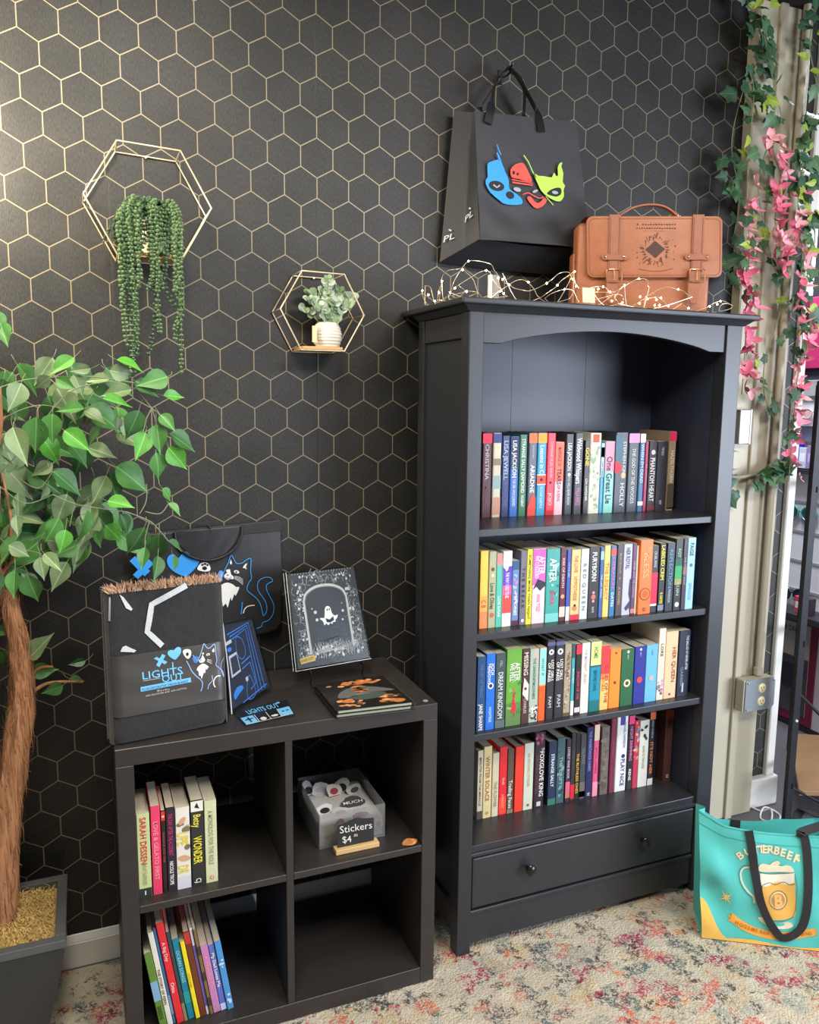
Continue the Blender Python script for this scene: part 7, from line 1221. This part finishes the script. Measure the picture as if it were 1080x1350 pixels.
for pts in ([hub[0], (-.73, -.25, 1.26), (-.74, -.28, 1.38)], [hub[1], (-.74, -.28, 1.45), (-.733, -.28, 1.561)], [hub[0], (-.76, -.27, 1.2), (-.745, -.28, 1.35)], [hub[1], (-.78, -.27, 1.43), (-.724, -.28, 1.5)], [hub[0], (-.76, -.22, 1.14), (-.712, -.26, 1.206)], [hub[2], (-.86, -.25, 1.55), (-.80, -.3, 1.66)], [hub[2], (-.95, -.2, 1.55), (-1.05, -.25, 1.6)], [hub[1], (-.92, -.15, 1.36), (-1.05, -.2, 1.34)], [(-.735, -.19, .85), (-.70, -.18, .90), (-.665, -.17, .90)], [(-.735, -.19, .83), (-.68, -.17, .86), (-.6, -.16, .85)]):
    obj('branch', B().tube(curve(pts, 6), [.006 - .0035 * i / 12 for i in range(13)], 7), M_bark, t, smooth=True)
for p in TWIGS: obj('twig', B().tube(curve(p, 5), 0.0011, 6), M_tw, t, smooth=True)
obj('twig', B().tube(curve([(-.74, -.28, 1.38), (-.68, -.3, 1.45), (-.6, -.33, 1.55), (-.516, -.36, 1.577)], 6), 0.0013, 6), M_tw, t, smooth=True)

def leaf_mesh(name, m, fold, curl, wide):
    b = B(); rows = [(0, .0), (.05, .17), (.13, .33), (.25, .45), (.39, .475), (.54, .39), (.69, .24), (.82, .11), (.92, .04), (1.0, .0)]
    vs = []; 
    for y, w in rows:
        w *= wide; z = -curl * y * y
        for s in (-1, -.5, 0, .5, 1): vs.append((s * w, y, z + abs(s) * w * fold + .012 * math.sin(y * 14) * abs(s)))
    fs = [(i * 5 + j, i * 5 + j + 1, (i + 1) * 5 + j + 1, (i + 1) * 5 + j) for i in range(len(rows) - 1) for j in range(4)]
    b.add(vs, fs); me = mesh(name, b, m, smooth=True)
    return me
LC = [((52, 122, 40), (104, 170, 64)), ((52, 106, 46), (98, 150, 76)), ((36, 78, 40), (72, 116, 62)), ((88, 116, 72), (142, 160, 116))]
LM = [leaf_mat(a, b_, 'ficus_leaf') for a, b_ in LC]
LMe = [[leaf_mesh('leaf', m, f, c, w) for f, c, w in ((.40, .16, .66), (.25, .28, .74), (.55, .08, .56))] for m in LM]
def place_leaf(p0, p1, me, parent, face, tw=0.5, name='leaf', rr=rnd):
    a, b_ = Vector(p0), Vector(p1); y = (b_ - a); L = y.length; y.normalize()
    z = Vector(face) + Vector((rr.uniform(-tw, tw), rr.uniform(-tw, tw), rr.uniform(-tw, tw))); z = z - y * z.dot(y); z.normalize(); x = y.cross(z)
    o = link(name, me, parent); M = Matrix((x, y, z)).transposed().to_4x4() @ Matrix.Scale(L, 4); M.translation = a
    o.matrix_basis = M; return o
r = random.Random(41)
stb = B()
for p0, p1, c in TREE_LEAVES:
    a, b_ = Vector(p0), Vector(p1)
    if a.y > -.03: a.y = -.03
    b_.y = min(b_.y, -.03)
    if (b_ - a).length < .028: b_ = a + (b_ - a).normalized() * .035
    place_leaf(a, b_, r.choice(LMe[c]), t, (0.25, -1, .55), .55, rr=r)
    d = (a - b_).normalized(); stb.tube([a, a + d * .010 + Vector((0, .002, .003)), a + d * .016 + Vector((r.uniform(-.006, .006), .012, .008))], 0.0006, 4)
obj('leaf_stalks', stb, M_tw, t, kind='stuff')

# ------------------------------------------------------------------ garlands on the beige column
M_iv = [leaf_mat((38, 70, 48), (70, 104, 76), 'ivy_dark'), leaf_mat((52, 88, 54), (96, 130, 90), 'ivy_mid'), leaf_mat((120, 150, 48), (172, 190, 84), 'ivy_lime')]
def ivy_mesh(m):
    out = [(0, 0), (.22, -.12), (.52, .02), (.44, .30), (.62, .48), (.30, .60), (.0, 1.0), (-.30, .60), (-.62, .48), (-.44, .30), (-.52, .02), (-.22, -.12)]
    b = B(); vs = [(0, .35, .05)] + [(x * .8, y, -.10 * (x * x) - .1 * y * y) for x, y in out]; n_ = len(out)
    b.add(vs, [(0, 1 + i, 1 + (i + 1) % n_) for i in range(n_)]); return mesh('leaf', b, m, smooth=True)
IV = [ivy_mesh(m) for m in M_iv]
LONG = leaf_mesh('leaf', M_iv[2], .2, .25, .55)
M_pk = [mat((240, 144, 166), 0.6, var=.2, scale=60, name='pink_petal'), mat((228, 114, 144), 0.6, var=.2, scale=60, name='pink_petal'), mat((242, 176, 182), 0.6, var=.2, scale=60, name='pale_petal')]
def flower_mesh(m):
    b = B()
    for k, (az, ln, wd_) in enumerate(((0.0, 1.0, .42), (1.9, .8, .5), (-2.0, .85, .45), (3.4, .5, .3))):
        vs = []; fs = []; o = len(b.v)
        for i in range(5):
            s = i / 4; w = wd_ * math.sin(PI * (.12 + .85 * s)) ; yy = ln * s
            for q in (-1, 0, 1):
                v = Vector((q * w * .6, yy, .25 * abs(q) * w + .35 * s * s)); v = Matrix.Rotation(az, 3, 'Z') @ v; vs.append(v)
        for i in range(4):
            for j in range(2): fs.append((i * 3 + j, i * 3 + j + 1, (i + 1) * 3 + j + 1, (i + 1) * 3 + j))
        b.add(vs, fs)
    return mesh('flower', b, m, smooth=True)
FLM = [flower_mesh(m) for m in M_pk]
M_st = mat((120, 132, 92), 0.7, var=.2, name='vine_stem')
def garland(key, label, nflower, nleaf, spread, lmix, fl=0.042, ll=0.045, zmax=2.8, zlo=0.0, zr=None):
    pts = [Vector(p) for p in GARL[key]]; top = pts[0] + Vector((0, .02, .06))
    c = curve([top] + pts, 8); r = random.Random(len(key) * 7 + nleaf)
    t = thing('flower_garland' if nflower else 'ivy_garland', label, 'garland', tuple(c[-1]), group='artificial vines on the beige column')
    obj('vine', B().tube(c, 0.0016, 6), M_st, t, smooth=True)
    zs = [p.z for p in c]
    for i in range(nflower):
        s = (i + r.random()) / nflower * (zr[1] - zr[0]) + zr[0] if zr else r.uniform(.2, 1)
        p = c[min(len(c) - 1, int(s * (len(c) - 1)))] + Vector((r.uniform(-spread, spread) * .7, r.uniform(-.03, .01), r.uniform(-.012, .012)))
        d = Vector((r.uniform(-1, 1), r.uniform(-.8, -.1), r.uniform(-.8, .5))).normalized() * fl * r.uniform(.7, 1.2)
        place_leaf(p, p + d, r.choice(FLM), t, (.1, -1, .3), .6, 'flower', r)
    for i in range(nleaf):
        s = r.random(); p = c[min(len(c) - 1, int(s * (len(c) - 1)))] + Vector((r.uniform(-spread, spread), r.uniform(-.02, .02), r.uniform(-.02, .02)))
        p.y = min(p.y, -.068); d = Vector((r.uniform(-1, 1), r.uniform(-.4, .1), r.uniform(-1, .3))).normalized() * ll * r.uniform(.7, 1.25)
        e = p + d; e.y = min(e.y, -.062)
        q = r.random(); me = IV[0] if q < lmix[0] else IV[1] if q < lmix[1] else IV[2] if r.random() < .5 else LONG
        place_leaf(p, e, me, t, (.1, -1, .3), .5, 'leaf', r)
garland('pink_left', 'pink flower vine hanging behind the bookcase corner, nearest the satchel', 34, 22, .030, (.4, .7), zr=(.38, 1))
garland('pink_mid', 'pink flower vine in the middle of the column, the shortest one', 30, 14, .030, (.2, .4), zr=(.25, 1))
garland('pink_right', 'long pink flower vine at the outer edge of the column', 44, 26, .030, (.5, .8), fl=.036, zr=(.2, 1))
garland('ivy_left', 'dark ivy vine along the wallpaper edge of the column', 0, 58, .045, (.75, 1.0), ll=.05)
garland('ivy_mid', 'ivy vine with bare twigs running down the column face', 0, 44, .035, (.5, .88), ll=.045)
garland('ivy_right', 'bushy ivy vine with lime leaves at the outer top of the column', 0, 80, .045, (.5, .76), ll=.05)
# low ivy knot that ties round the column
t = thing('ivy_tie', 'ivy sprig tied round the column like a rope', 'garland', (1.62, -.06, 1.31))
rp = curve([(1.49, -.068, 1.291), (1.53, -.074, 1.287), (1.587, -.076, 1.294), (1.655, -.092, 1.314), (1.690, -.0960, 1.320), (1.725, -.086, 1.326), (1.742, -.060, 1.330)], 6)
obj('rope', B().tube(rp, .006, 8), mat((150, 146, 124), .8, var=.3, scale=200, bump=.5, bscale=300, name='twine'), t, smooth=True)
r = random.Random(77)
for i in range(26):
    p = rp[r.randrange(len(rp) // 3, len(rp))] + Vector((0, -.012, r.uniform(-.03, .02))); d = Vector((r.uniform(-1, 1), -.3, r.uniform(-.9, .4))).normalized() * .05
    place_leaf(p, p + d, r.choice(IV[:2]), t, (.1, -1, .3), .5, 'leaf', r)
for i in range(8):
    p = Vector((1.49 + r.uniform(-.03, .05), -.06, 1.24 + r.uniform(-.05, .06))); place_leaf(p, p + Vector((r.uniform(-.04, .04), -.01, -.045)), IV[0], t, (.1, -1, .3), .5, 'leaf', r)

# ------------------------------------------------------------------ fittings on the column
t = thing('outlet_box', 'grey double outlet box mounted on the beige column', 'outlet', (1.67, -.1, .42))
Rz = Matrix.Translation((1.672, -.085, 0)) @ Matrix.Rotation(.0, 4, 'Z') @ Matrix.Translation((-1.672, .085, 0))
obj('box_body', B().box(1.600, 1.742, -.100, -.061, .428, .548), M_beige, t, bevel=.004, seg=2)
M_ms = mat((136, 142, 146), .4, metal=.3, var=.1, scale=20, name='grey_steel')
oct_ = [(1.612, .428), (1.735, .428), (1.748, .441), (1.748, .536), (1.735, .549), (1.612, .549), (1.606, .543), (1.606, .434)]
fp = obj('face_plate', B().prism(oct_, lambda u, v, d: (u, -.104 + d, v), .005), M_ms, t, bevel=.001)
M_iv_ = mat((226, 208, 160), .4, var=.05, name='ivory_plastic')
for z in (.512, .462):
    s = obj('socket', B().lathe([(.0185, -.006), (.0185, 0), (.016, .0025), (.003, .003)], 0, 0, 24).xf(Matrix.Translation((1.684, -.104, z)) @ Matrix.Rotation(PI / 2, 4, 'X')), M_iv_, t, smooth=True)
    for dx in (-.006, .006): obj('slot', B().box(1.684 + dx - .0012, 1.684 + dx + .0012, -.1074, -.1066, z - .002, z + .007), ink((40, 34, 28)), s)
    obj('slot', B().box(1.6815, 1.6865, -.1074, -.1066, z - .010, z - .006), ink((40, 34, 28)), s)
for x, z in ((1.616, .538), (1.738, .538), (1.616, .438)): obj('screw', B().ball((x, -.1045, z), .004, 8, 5), mat((190, 190, 190), .3, metal=.9, name='screw_steel'), fp, smooth=True)
t = thing('conduit', 'beige electrical conduit pipe running up the column from the outlet box', 'pipe', (1.69, -.08, .55))
obj('pipe', B().tube([(1.690, -.0735, .549), (1.690, -.074, 2.838)], .0115, 14), M_beige, t, smooth=True)
for z in (.552, 1.30): obj('coupling', B().lathe([(.0125, z), (.016, z + .002), (.016, z + .028), (.0125, z + .03)], 1.690, -.074, 16), M_beige, t, smooth=True)
obj('pipe_clip', B().box(1.668, 1.712, -.0895, -.061, 1.30, 1.315), M_ms, t, bevel=.001)
t = thing('cover_plate', 'small white metal box mounted on the column beside the bookcase', 'box', (1.54, -.06, 1.40))
obj('cover', B().box(1.522, 1.572, -.075, -.0453, 1.402, 1.520), mat((196, 194, 190), .35, metal=.2, var=.06, name='white_metal'), t, bevel=.003, seg=2)
obj('lip', B().box(1.566, 1.574, -.077, -.0453, 1.400, 1.522), mat((206, 204, 200), .35, name='white_metal_lip'), t, bevel=.001)
t = thing('round_cap', 'round beige cap on the column below the white metal box', 'cap', (1.53, -.06, 1.36))
obj('cap', B().lathe([(.034, 0), (.034, .010), (.030, .016), (.004, .018)], 0, 0, 24).xf(Matrix.Translation((1.527, -.0453, 1.345)) @ Matrix.Rotation(PI / 2, 4, 'X')), M_beige, t, smooth=True)
t = obj('cable', B().tube(curve([(1.75, -.02, .0), (1.77, -.06, -.006), (1.79, -.09, .012), (1.75, -.13, -.007), (1.73, -.10, -.007), (1.78, -.07, .012), (1.82, -.10, -.007), (1.77, -.15, .004), (1.71, -.17, -.007), (1.69, -.22, -.007), (1.66, -.27, -.007)], 8), .0032, 8), mat((226, 224, 220), .4, name='white_cable'), smooth=True)
tag(t, 'loop of white cable lying on the concrete at the column foot', 'cable')

# ------------------------------------------------------------------ turquoise tote on the rug
M_tq = mat((84, 194, 186), .55, var=.10, scale=10, bump=.2, bscale=26, name='turquoise_canvas')
t = thing('turquoise_tote', 'turquoise shopping tote printed with a foaming golden mug standing on the rug', 'bag', (1.22, -.6, 0))
BL = Vector((1.030, -.560, .0015)); U = Vector((.849, -.528, 0)).normalized(); N_ = Vector((-.528, -.849, 0)).normalized(); WB = .50; DB = .135
def top_h(u): return .392 - .30 * min(u, .12) * 1.0 - .02 * math.sin(PI * min(1, max(0, (u - .1) / .8)))
def fr(u, v, l=0.0):   # u 0..1 across, v 0..1 up
    x = u * WB; h = top_h(u) * v
    lean = -.030 * (1 - u) * v * (1 if u < .5 else .6) + .012 * v * u
    w = (.010 * math.sin(11 * (v + .75 * u) + .6) * max(0, 1 - u * 2.6) + .007 * math.sin(16 * v - 22 * u) * max(0, .5 - u) * 2 + .0025 * math.sin(30 * u + 8 * v)) * math.sin(PI * min(1, v * 1.02)) + .010 * v * v * math.sin(u * 7 + .6)
    return BL + U * (x + lean) + Vector((0, 0, h)) + N_ * (w + l - .010 * v)
def bk(u, v):
    sq = math.exp(-((u / .16) ** 2)); p = BL - N_ * DB * (1 - .62 * v * sq) + U * (u * WB - .03 * (1 - u) * v) + Vector((0, 0, (top_h(u) - .006 - .022 * math.sin(PI * min(1, u * 2.2)) + .006 * u) * v)); return p + N_ * (.03 * v * math.sin(PI * min(1, u * 1.3)))
obj('front_panel', B().grid(50, 30, fr), M_tq, t, smooth=True)
obj('back_panel', B().grid(24, 14, lambda u, v: bk(1 - u, v)), M_tq, t, smooth=True)
for u in (0, 1):
    obj('gusset', B().grid(10, 16, lambda s, v, u=u: bk(u, v).lerp(fr(u, v), s) + U * ((.022 if u == 0 else -.022) * math.sin(PI * s) * (.2 + .8 * v))), M_tq, t, smooth=True)
obj('base', B().grid(12, 6, lambda s, v: bk(s, 0).lerp(fr(s, 0), v) + Vector((0, 0, .001))), M_tq, t)
b = B().ribbon([fr(i / 30, .995, .0012) for i in range(31)], .004, (0, 0, 1), .002); obj('rim_binding', b, M_tq, t)
b = B().ribbon([fr(i / 30, .90, .0008) for i in range(31)], .0012, (0, 0, 1), .0008); obj('hem_seam', b, mat((52, 160, 150), .6, name='seam'), t)
AT = ((0.9611, -0.5194, 0.4286), (0.0002872, -0.0001784, 4.03e-05), (2.21e-05, -1.37e-05, -0.0003866))
O_, EX_, EY_ = map(Vector, AT)
def tq(x, y, l=0):
    p = O_ + EX_ * x + EY_ * y; u = max(0, min(1, (p - BL).dot(U) / WB))
    v = min(1, max(0, p.z / top_h(u)))
    for _ in range(3):    # undo the panel's own lean so that the print lands where it was drawn
        q = fr(u, v); u = max(-.0, min(1, u + ((p - q).dot(U)) / WB)); v = max(0, min(1, (p.z - BL.z) / top_h(u)))
    return fr(u, v, .0009 + l)
A = Art(tq, step=24)
YL = (240, 190, 92)
def band_poly(top, bot, n=14):
    b = B(); T_ = c2(top, n); Bt = c2(bot, n); k = min(len(T_), len(Bt))
    b.add([tq(x, y, .0002) for x, y in T_[:k]] + [tq(x, y, .0002) for x, y in Bt[:k]], [(i, i + 1, k + i + 1, k + i) for i in range(k - 1)]); return b
def gridfill(x0, x1, y0, y1, f, nu=16, nv=16, l=.0004): return B().grid(nu, nv, lambda u, v: tq(*f(u, v), l))
obj('yellow_corner', B().grid(14, 8, lambda u, v: fr(u * .165, v * (.30 * (1 - u) ** 1.3 * (1 + .25 * math.sin(u * 6))), .0012)), ink(YL), t, fix=False, smooth=True)
obj('yellow_edge', B().grid(30, 1, lambda u, v: fr(.14 + u * .8, v * .022 * (1 + math.sin(u * 11) * .6), .0012)), ink(YL), t, fix=False)
gl = obj('mug_glass', gridfill(0, 0, 0, 0, lambda u, v: (640 - 20 * 0 + u * 262 - (6 * v if u < .5 else 0), 690 + v * 285 + 14 * math.sin(u * 10) * (1 - v) - (30 * (abs(u - .5) * 2) ** 4 * v))), ink((228, 176, 88)), t, fix=False)
obj('mug_foam', gridfill(0, 0, 0, 0, lambda u, v: (625 + u * 272, 610 + v * 82 + 14 * math.sin(u * 10) * v + (8 * math.sin(u * 3)))), ink((232, 224, 206)), t, fix=False)
b = B(); A.step = None
for q in ([(612, 590), (624, 548), (660, 540), (700, 552), (730, 530), (770, 520), (786, 540), (770, 556), (800, 562), (830, 552), (870, 562), (892, 590), (880, 610), (760, 606), (680, 604)], ): A.poly(b, c2(q, 2, True), .0006)
obj('cream_head', b, ink((226, 214, 184)), t, fix=False); b = B(); A.poly(b, c2([(606, 966), (640, 956), (690, 990), (760, 1000), (840, 990), (884, 1012), (872, 1036), (800, 1046), (720, 1036), (660, 1010)], 2, True), .0006)
obj('mug_base', b, ink((226, 214, 184)), t, fix=False); b = B(); A.ell(b, 768, 822, 62, 60, .0010, 22); obj('badge_ring', b, ink((226, 214, 184)), t, fix=False)
b = B(); A.ell(b, 768, 822, 55, 53, .0016, 22); obj('badge_disc', b, ink((186, 136, 72)), t, fix=False)
b = B(); A.text(b, 'B', 738, 866, 88, .0022, bold=.06); obj('badge_letter', b, ink((240, 176, 104)), t, fix=False)
b = B()
A.stroke(b, c2([(540, 566), (500, 570), (476, 600), (474, 650), (492, 700), (530, 750), (570, 790), (580, 850)], 4), 16, .0006); obj('mug_handle', b, ink((206, 222, 206)), t, fix=False)
b = B(); A.stroke(b, c2([(556, 548), (500, 554), (464, 590), (462, 650), (482, 706), (526, 764), (560, 800)], 4), 4, .0012); A.stroke(b, [(898, 620), (908, 720), (906, 900), (880, 960), (800, 984), (700, 978)], 4, .0014); A.stroke(b, c2([(620, 600), (700, 616), (800, 618), (890, 610)], 3), 4, .0014)
A.stroke(b, [(768 + 72 * math.cos(a), 822 + 70 * math.sin(a)) for a in [2 * PI * i / 24 for i in range(24)]], 4, .0014, True); A.stroke(b, c2([(640, 694), (700, 680), (750, 704), (810, 684), (860, 704), (900, 696)], 3), 4, .0016); obj('mug_lines', b, ink((60, 110, 100)), t, fix=False)
b = B()
for ch, x, y, an in (('B', 486, 498, -.62), ('U', 536, 466, -.42), ('T', 592, 456, -.2), ('T', 632, 450, -.08), ('E', 668, 452, .02), ('R', 706, 452, .08), ('B', 756, 462, .18), ('E', 806, 476, .26), ('E', 856, 496, .34), ('R', 908, 522, .43)):
    A.text(b, ch, x - 22, y + 4, 62, .0010, bold=.05, ang=an)
obj('arched_lettering', b, ink((234, 214, 172)), t, fix=False)
b = B()
for k in range(8):
    a = k * PI / 4 + .2; ln = 62 if k % 2 else 40
    A.poly(b, [(352 + 9 * math.cos(a + 1.57), 796 + 9 * math.sin(a + 1.57)), (352 + ln * math.cos(a), 796 + ln * math.sin(a)), (352 + 9 * math.cos(a - 1.57), 796 + 9 * math.sin(a - 1.57))], .0008 + k * .00004)
obj('star_print', b, ink((238, 206, 128)), t, fix=False)
bp = band_poly([(400, 925), (480, 985), (600, 1040), (720, 1066), (840, 1068), (960, 1052), (1046, 1040)], [(384, 994), (470, 1048), (590, 1100), (720, 1130), (840, 1132), (960, 1116), (1056, 1096)], 8)
obj('banner', bp, ink((240, 172, 72)), t, fix=False)
b = B(); A.poly(b, [(362, 950), (420, 930), (400, 1000), (366, 992), (384, 972)], .0001); A.poly(b, [(1040, 1042), (1076, 1048), (1062, 1070), (1080, 1090), (1050, 1096)], .0001); obj('banner_tail', b, ink((226, 152, 60)), t, fix=False)
b = B()
for i, ch in enumerate('HOGSMEADE'): A.text(b, ch, 422 + i * 32, 1006 + i * 14.5 - i * i * .55, 27, .0034, ang=.42 - i * .035, bold=.02)
for i, ch in enumerate('BREWING'): A.text(b, ch, 868 + i * 23, 1112 - i * 4, 25, .0034, ang=-.12, bold=.02)
obj('banner_lettering', b, ink((176, 96, 34)), t, fix=False, kind='stuff')
M_bs = mat((34, 33, 36), .7, var=.15, scale=200, bump=.3, bscale=400, name='black_webbing')
pth = c2([(532, 268), (552, 380), (572, 520), (590, 660), (624, 820), (676, 950), (736, 1050), (790, 1108), (850, 1102), (910, 1070), (956, 1020), (984, 920), (1000, 760), (1004, 600), (996, 440), (976, 330)], 3)
P3 = [tq(x, y, .004) for x, y in pth]; k = len(P3)
sd = []
for i in range(k):
    T = (P3[min(i + 1, k - 1)] - P3[max(0, i - 1)]).normalized(); sd.append(T.cross(N_))
hd = obj('front_handle', B().ribbon(P3, .0225, sd, .0022), M_bs, t, smooth=True)
P4 = [tq(976, 330, .004), tq(962, 290, .004) + Vector((0, 0, .012)), fr(.70, 1.0) - N_ * .05 + Vector((0, 0, .022)), fr(.66, 1.0) - N_ * .10 + Vector((0, 0, .004)), fr(.60, 1.0) - N_ * .16 + Vector((0, 0, -.01)), bk(.55, .8) - N_ * .03]
obj('back_handle', B().ribbon(curve(P4, 5), .026, [U] * 26, .0022), M_bs, t, smooth=True)
obj('back_handle_end', B().ribbon([bk(.235, 1.0) + N_ * .004 + Vector((0, 0, .003)), bk(.232, .92) + N_ * .006, bk(.228, .70) + N_ * .008], .028, [U] * 3, .0022), M_bs, t)

# ------------------------------------------------------------------ display rack and the room beyond the wall
M_blkm = mat((30, 30, 34), .4, metal=.3, var=.15, name='black_steel')
t = thing('display_rack', 'black steel display rack with wooden low shelf beyond the column', 'rack', (1.95, -.15, 0))
def leg(x, y, z1=1.62): return B().box(x - .016, x + .016, y - .003, y + .003, -.0115, z1).box(x + .010, x + .016, y + .003, y + .035, -.0115, z1)
for x, y in ((1.752, -.20), (2.30, .28), (2.36, -.42)): obj('post', leg(x, y), M_blkm, t, bevel=.001)
for z in (.52, .16):
    obj('brace', B().tube([(1.755, -.195, z), (2.05, -.24, z - .27 if z > .3 else -.005)], .006, 8), M_blkm, t, smooth=True)
for z in (.165, .70, 1.25):
    obj('rail', B().box(-.010, .010, 0, .70, z - .010, z + .010).xf(Matrix.Translation((1.752, -.20, 0)) @ Matrix.Rotation(-math.atan2(.55, .48), 4, 'Z')), M_blkm, t)
obj('wood_shelf', B().hexa([(1.80, -.20, .118), (2.30, -.42, .118), (2.36, .10, .118), (2.19, .20, .118)], [(1.80, -.20, .136), (2.30, -.42, .136), (2.36, .10, .136), (2.19, .20, .136)]), mat((140, 108, 76), .5, var=.25, scale=14, stretch=(.3, 1, 1), name='oak_shelf'), t, bevel=.002)
bolt = obj('bolt', B().ball((1.752, -.2045, .415), .006, 10, 6), mat((226, 226, 230), .3, metal=.4, name='white_bolt'), t, smooth=True)
# side fixture: pale slat wall with eyewear, poster below, magenta header above
M_sw = mat((222, 224, 234), .5, var=.06, scale=5, name='pale_panel')
t = thing('display_wall', 'pale shop display wall with magenta header and framed poster beyond the column', 'display', (2.60, .3, 0))
obj('panel', B().box(2.56, 2.62, -.5, .64, .58, 1.56), M_sw, t, bevel=.002)
for z in (.66, .80, .94, 1.08, 1.22, 1.36): obj('slat_groove', B().box(2.556, 2.5605, -.5, .64, z - .006, z + .006), mat((150, 152, 164), .5, name='groove'), t)
obj('header', B().box(2.52, 2.62, -.5, .64, 1.70, 2.02), mat((150, 32, 82), .5, var=.1, scale=10, name='magenta_panel'), t, bevel=.003)
obj('header_rail', B().box(2.54, 2.60, -.5, .66, 1.575, 1.650), mat((180, 182, 190), .3, metal=.4, name='rail_silver'), t, bevel=.003)
obj('dark_strip', B().box(2.545, 2.60, -.5, .66, 1.652, 1.698), mat((70, 70, 80), .5, name='dark_strip'), t)
obj('post', B().box(2.53, 2.60, .645, .70, -.0115, 3.0 - .17), mat((60, 60, 70), .4, name='dark_frame'), t, bevel=.003)
obj('white_post', B().box(2.52, 2.56, .585, .62, 2.03, 2.82), mat((206, 206, 214), .4, name='white_frame'), t, bevel=.003)
obj('shelf', B().box(2.44, 2.56, -.5, .64, .545, .575), mat((46, 46, 54), .5, name='dark_shelf'), t, bevel=.002)
po = obj('poster', B().box(2.548, 2.556, .40, .655, .02, .535), mat((120, 22, 60), .45, var=.08, scale=8, name='magenta_frame'), t)
obj('poster_sheet', B().box(2.545, 2.5478, .435, .65, .06, .505), mat((176, 170, 162), .6, var=.08, scale=10, name='poster_paper'), po)
obj('poster_photo', B().box(2.5435, 2.5448, .435, .65, .06, .34), mat((70, 66, 74), .5, var=.6, scale=14, name='poster_photo'), po)
A = Art(lambda x, y, l=0: Vector((2.5443 - l, .645 - x, y)))
b = B(); A2 = Art(lambda x, y, l=0: Vector((2.5446 - l * .3, .640 - x, .46 - y)))
A2.text(b, 'YOUR DRINK', .0, .0, .026, .0006, squeeze=.16, bold=.02); A2.text(b, 'DIAL', .0, .055, .022, .0006, squeeze=.05, bold=.02); obj('poster_lettering', b, ink((70, 66, 70)), po, fix=False)
b = B(); A2.poly(b, c2([(.02, .18), (.08, .16), (.16, .17), (.17, .22), (.12, .28), (.05, .27)], 4, True), .004); obj('bowl_picture', b, ink((48, 46, 58)), po, fix=False)
obj('lower_plinth', B().box(2.55, 2.62, -.5, .66, -.0115, .015), mat((38, 38, 42), .5, name='plinth_black'), t)
obj('lower_panel', B().box(2.557, 2.62, -.5, .66, .016, .544), mat((206, 206, 212), .5, var=.05, name='white_lower'), t)
def glasses(y, z, fc, lc, lab, s=1.0, x=2.545):
    g = thing('sunglasses', lab, 'glasses', (x, y, z), group='eyewear on the pale display wall')
    rr_ = .026 * s
    for dy in (-.034 * s, .034 * s):
        rim = [(x, y + dy + rr_ * math.cos(a) * 1.1, z + rr_ * math.sin(a) * .85) for a in [2 * PI * i / 16 for i in range(16)]]
        fr_ = obj('frame', B().tube(rim, .003 * s, 6, closed=True), mat(fc, .3, var=.1, name='eyewear_frame'), g, smooth=True)
        obj('lens', B().prism([(p[1], p[2]) for p in rim], lambda u, v, d: (x - .001 + d, u, v), .002), mat(lc, .12, var=.05, name='lens'), fr_)
    obj('bridge', B().tube(curve([(x, y - .008 * s, z + .004), (x, y, z + .010), (x, y + .008 * s, z + .004)], 4), .0025 * s, 6), mat(fc, .3, var=.1, name='eyewear_frame'), g, smooth=True)
    for dy in (-.062 * s, .062 * s): obj('temple', B().tube([(x, y + dy, z + .008), (x + .05 * 0 + .012, y + dy * .98, z + .006)], .002, 6), mat(fc, .3, var=.1, name='eyewear_frame'), g, smooth=True)
glasses(.52, 1.495, (186, 150, 150), (196, 160, 166), 'rose rimmed glasses at the top of the pale display wall')
glasses(.55, 1.03, (60, 150, 150), (40, 70, 76), 'teal sunglasses on the middle of the pale display wall', 1.5)
glasses(.56, .635, (40, 40, 52), (44, 44, 58), 'dark sunglasses resting above the magenta poster', 1.5)
for z in (1.44, 1.24): 
    o = obj('display_shelf', B().box(2.50, 2.559, .0, .60, z - .006, z), mat((60, 60, 70), .3, name='rack_shelf'), t)
for y, z0, z1, c, n_ in ((.575, 1.245, 1.36, (40, 60, 220), 'bright blue carton on the display shelf beside the white ones'), (.53, 1.245, 1.34, (196, 200, 226), 'white and pink carton beside the blue one on the display shelf'), (.485, 1.245, 1.35, (150, 130, 180), 'violet carton at the inner end of the display shelf')):
    q = thing('carton', n_, 'box', (2.53, y, z0), group='cartons on the display shelf')
    obj('box_body', B().box(2.508, 2.55, y - .019, y + .019, z0, z1), mat(c, .4, var=.1, name='carton'), q, bevel=.001)
    obj('box_label', B().box(2.5072, 2.5082, y - .014, y + .014, z0 + .03, z0 + .07), ink(tuple(min(255, v + 40) for v in c)), q)
for y, c, n_ in ((.455, (206, 70, 90), 'red packet on the black rack shelf above the poster'), (.41, (60, 50, 60), 'dark packet beside the red one above the poster')):
    q = thing('packet', n_, 'packet', (2.49, y, .576), group='packets on the dark shelf')
    obj('packet_body', B().box(2.47, 2.51, y - .02, y + .02, .5755, .655), mat(c, .4, var=.2, scale=50, name='packet'), q, bevel=.002)
    obj('packet_label', B().box(2.4692, 2.4702, y - .014, y + .014, .60, .63), ink((226, 220, 224)), q)
# far wall of the side room so that the gap past the column is closed
struct('wall_side_room', B().box(1.86, 4.2, 2.6, 2.7, -.012, 2.84), mat((150, 152, 160), .7, var=.06, scale=3, name='grey_paint'))
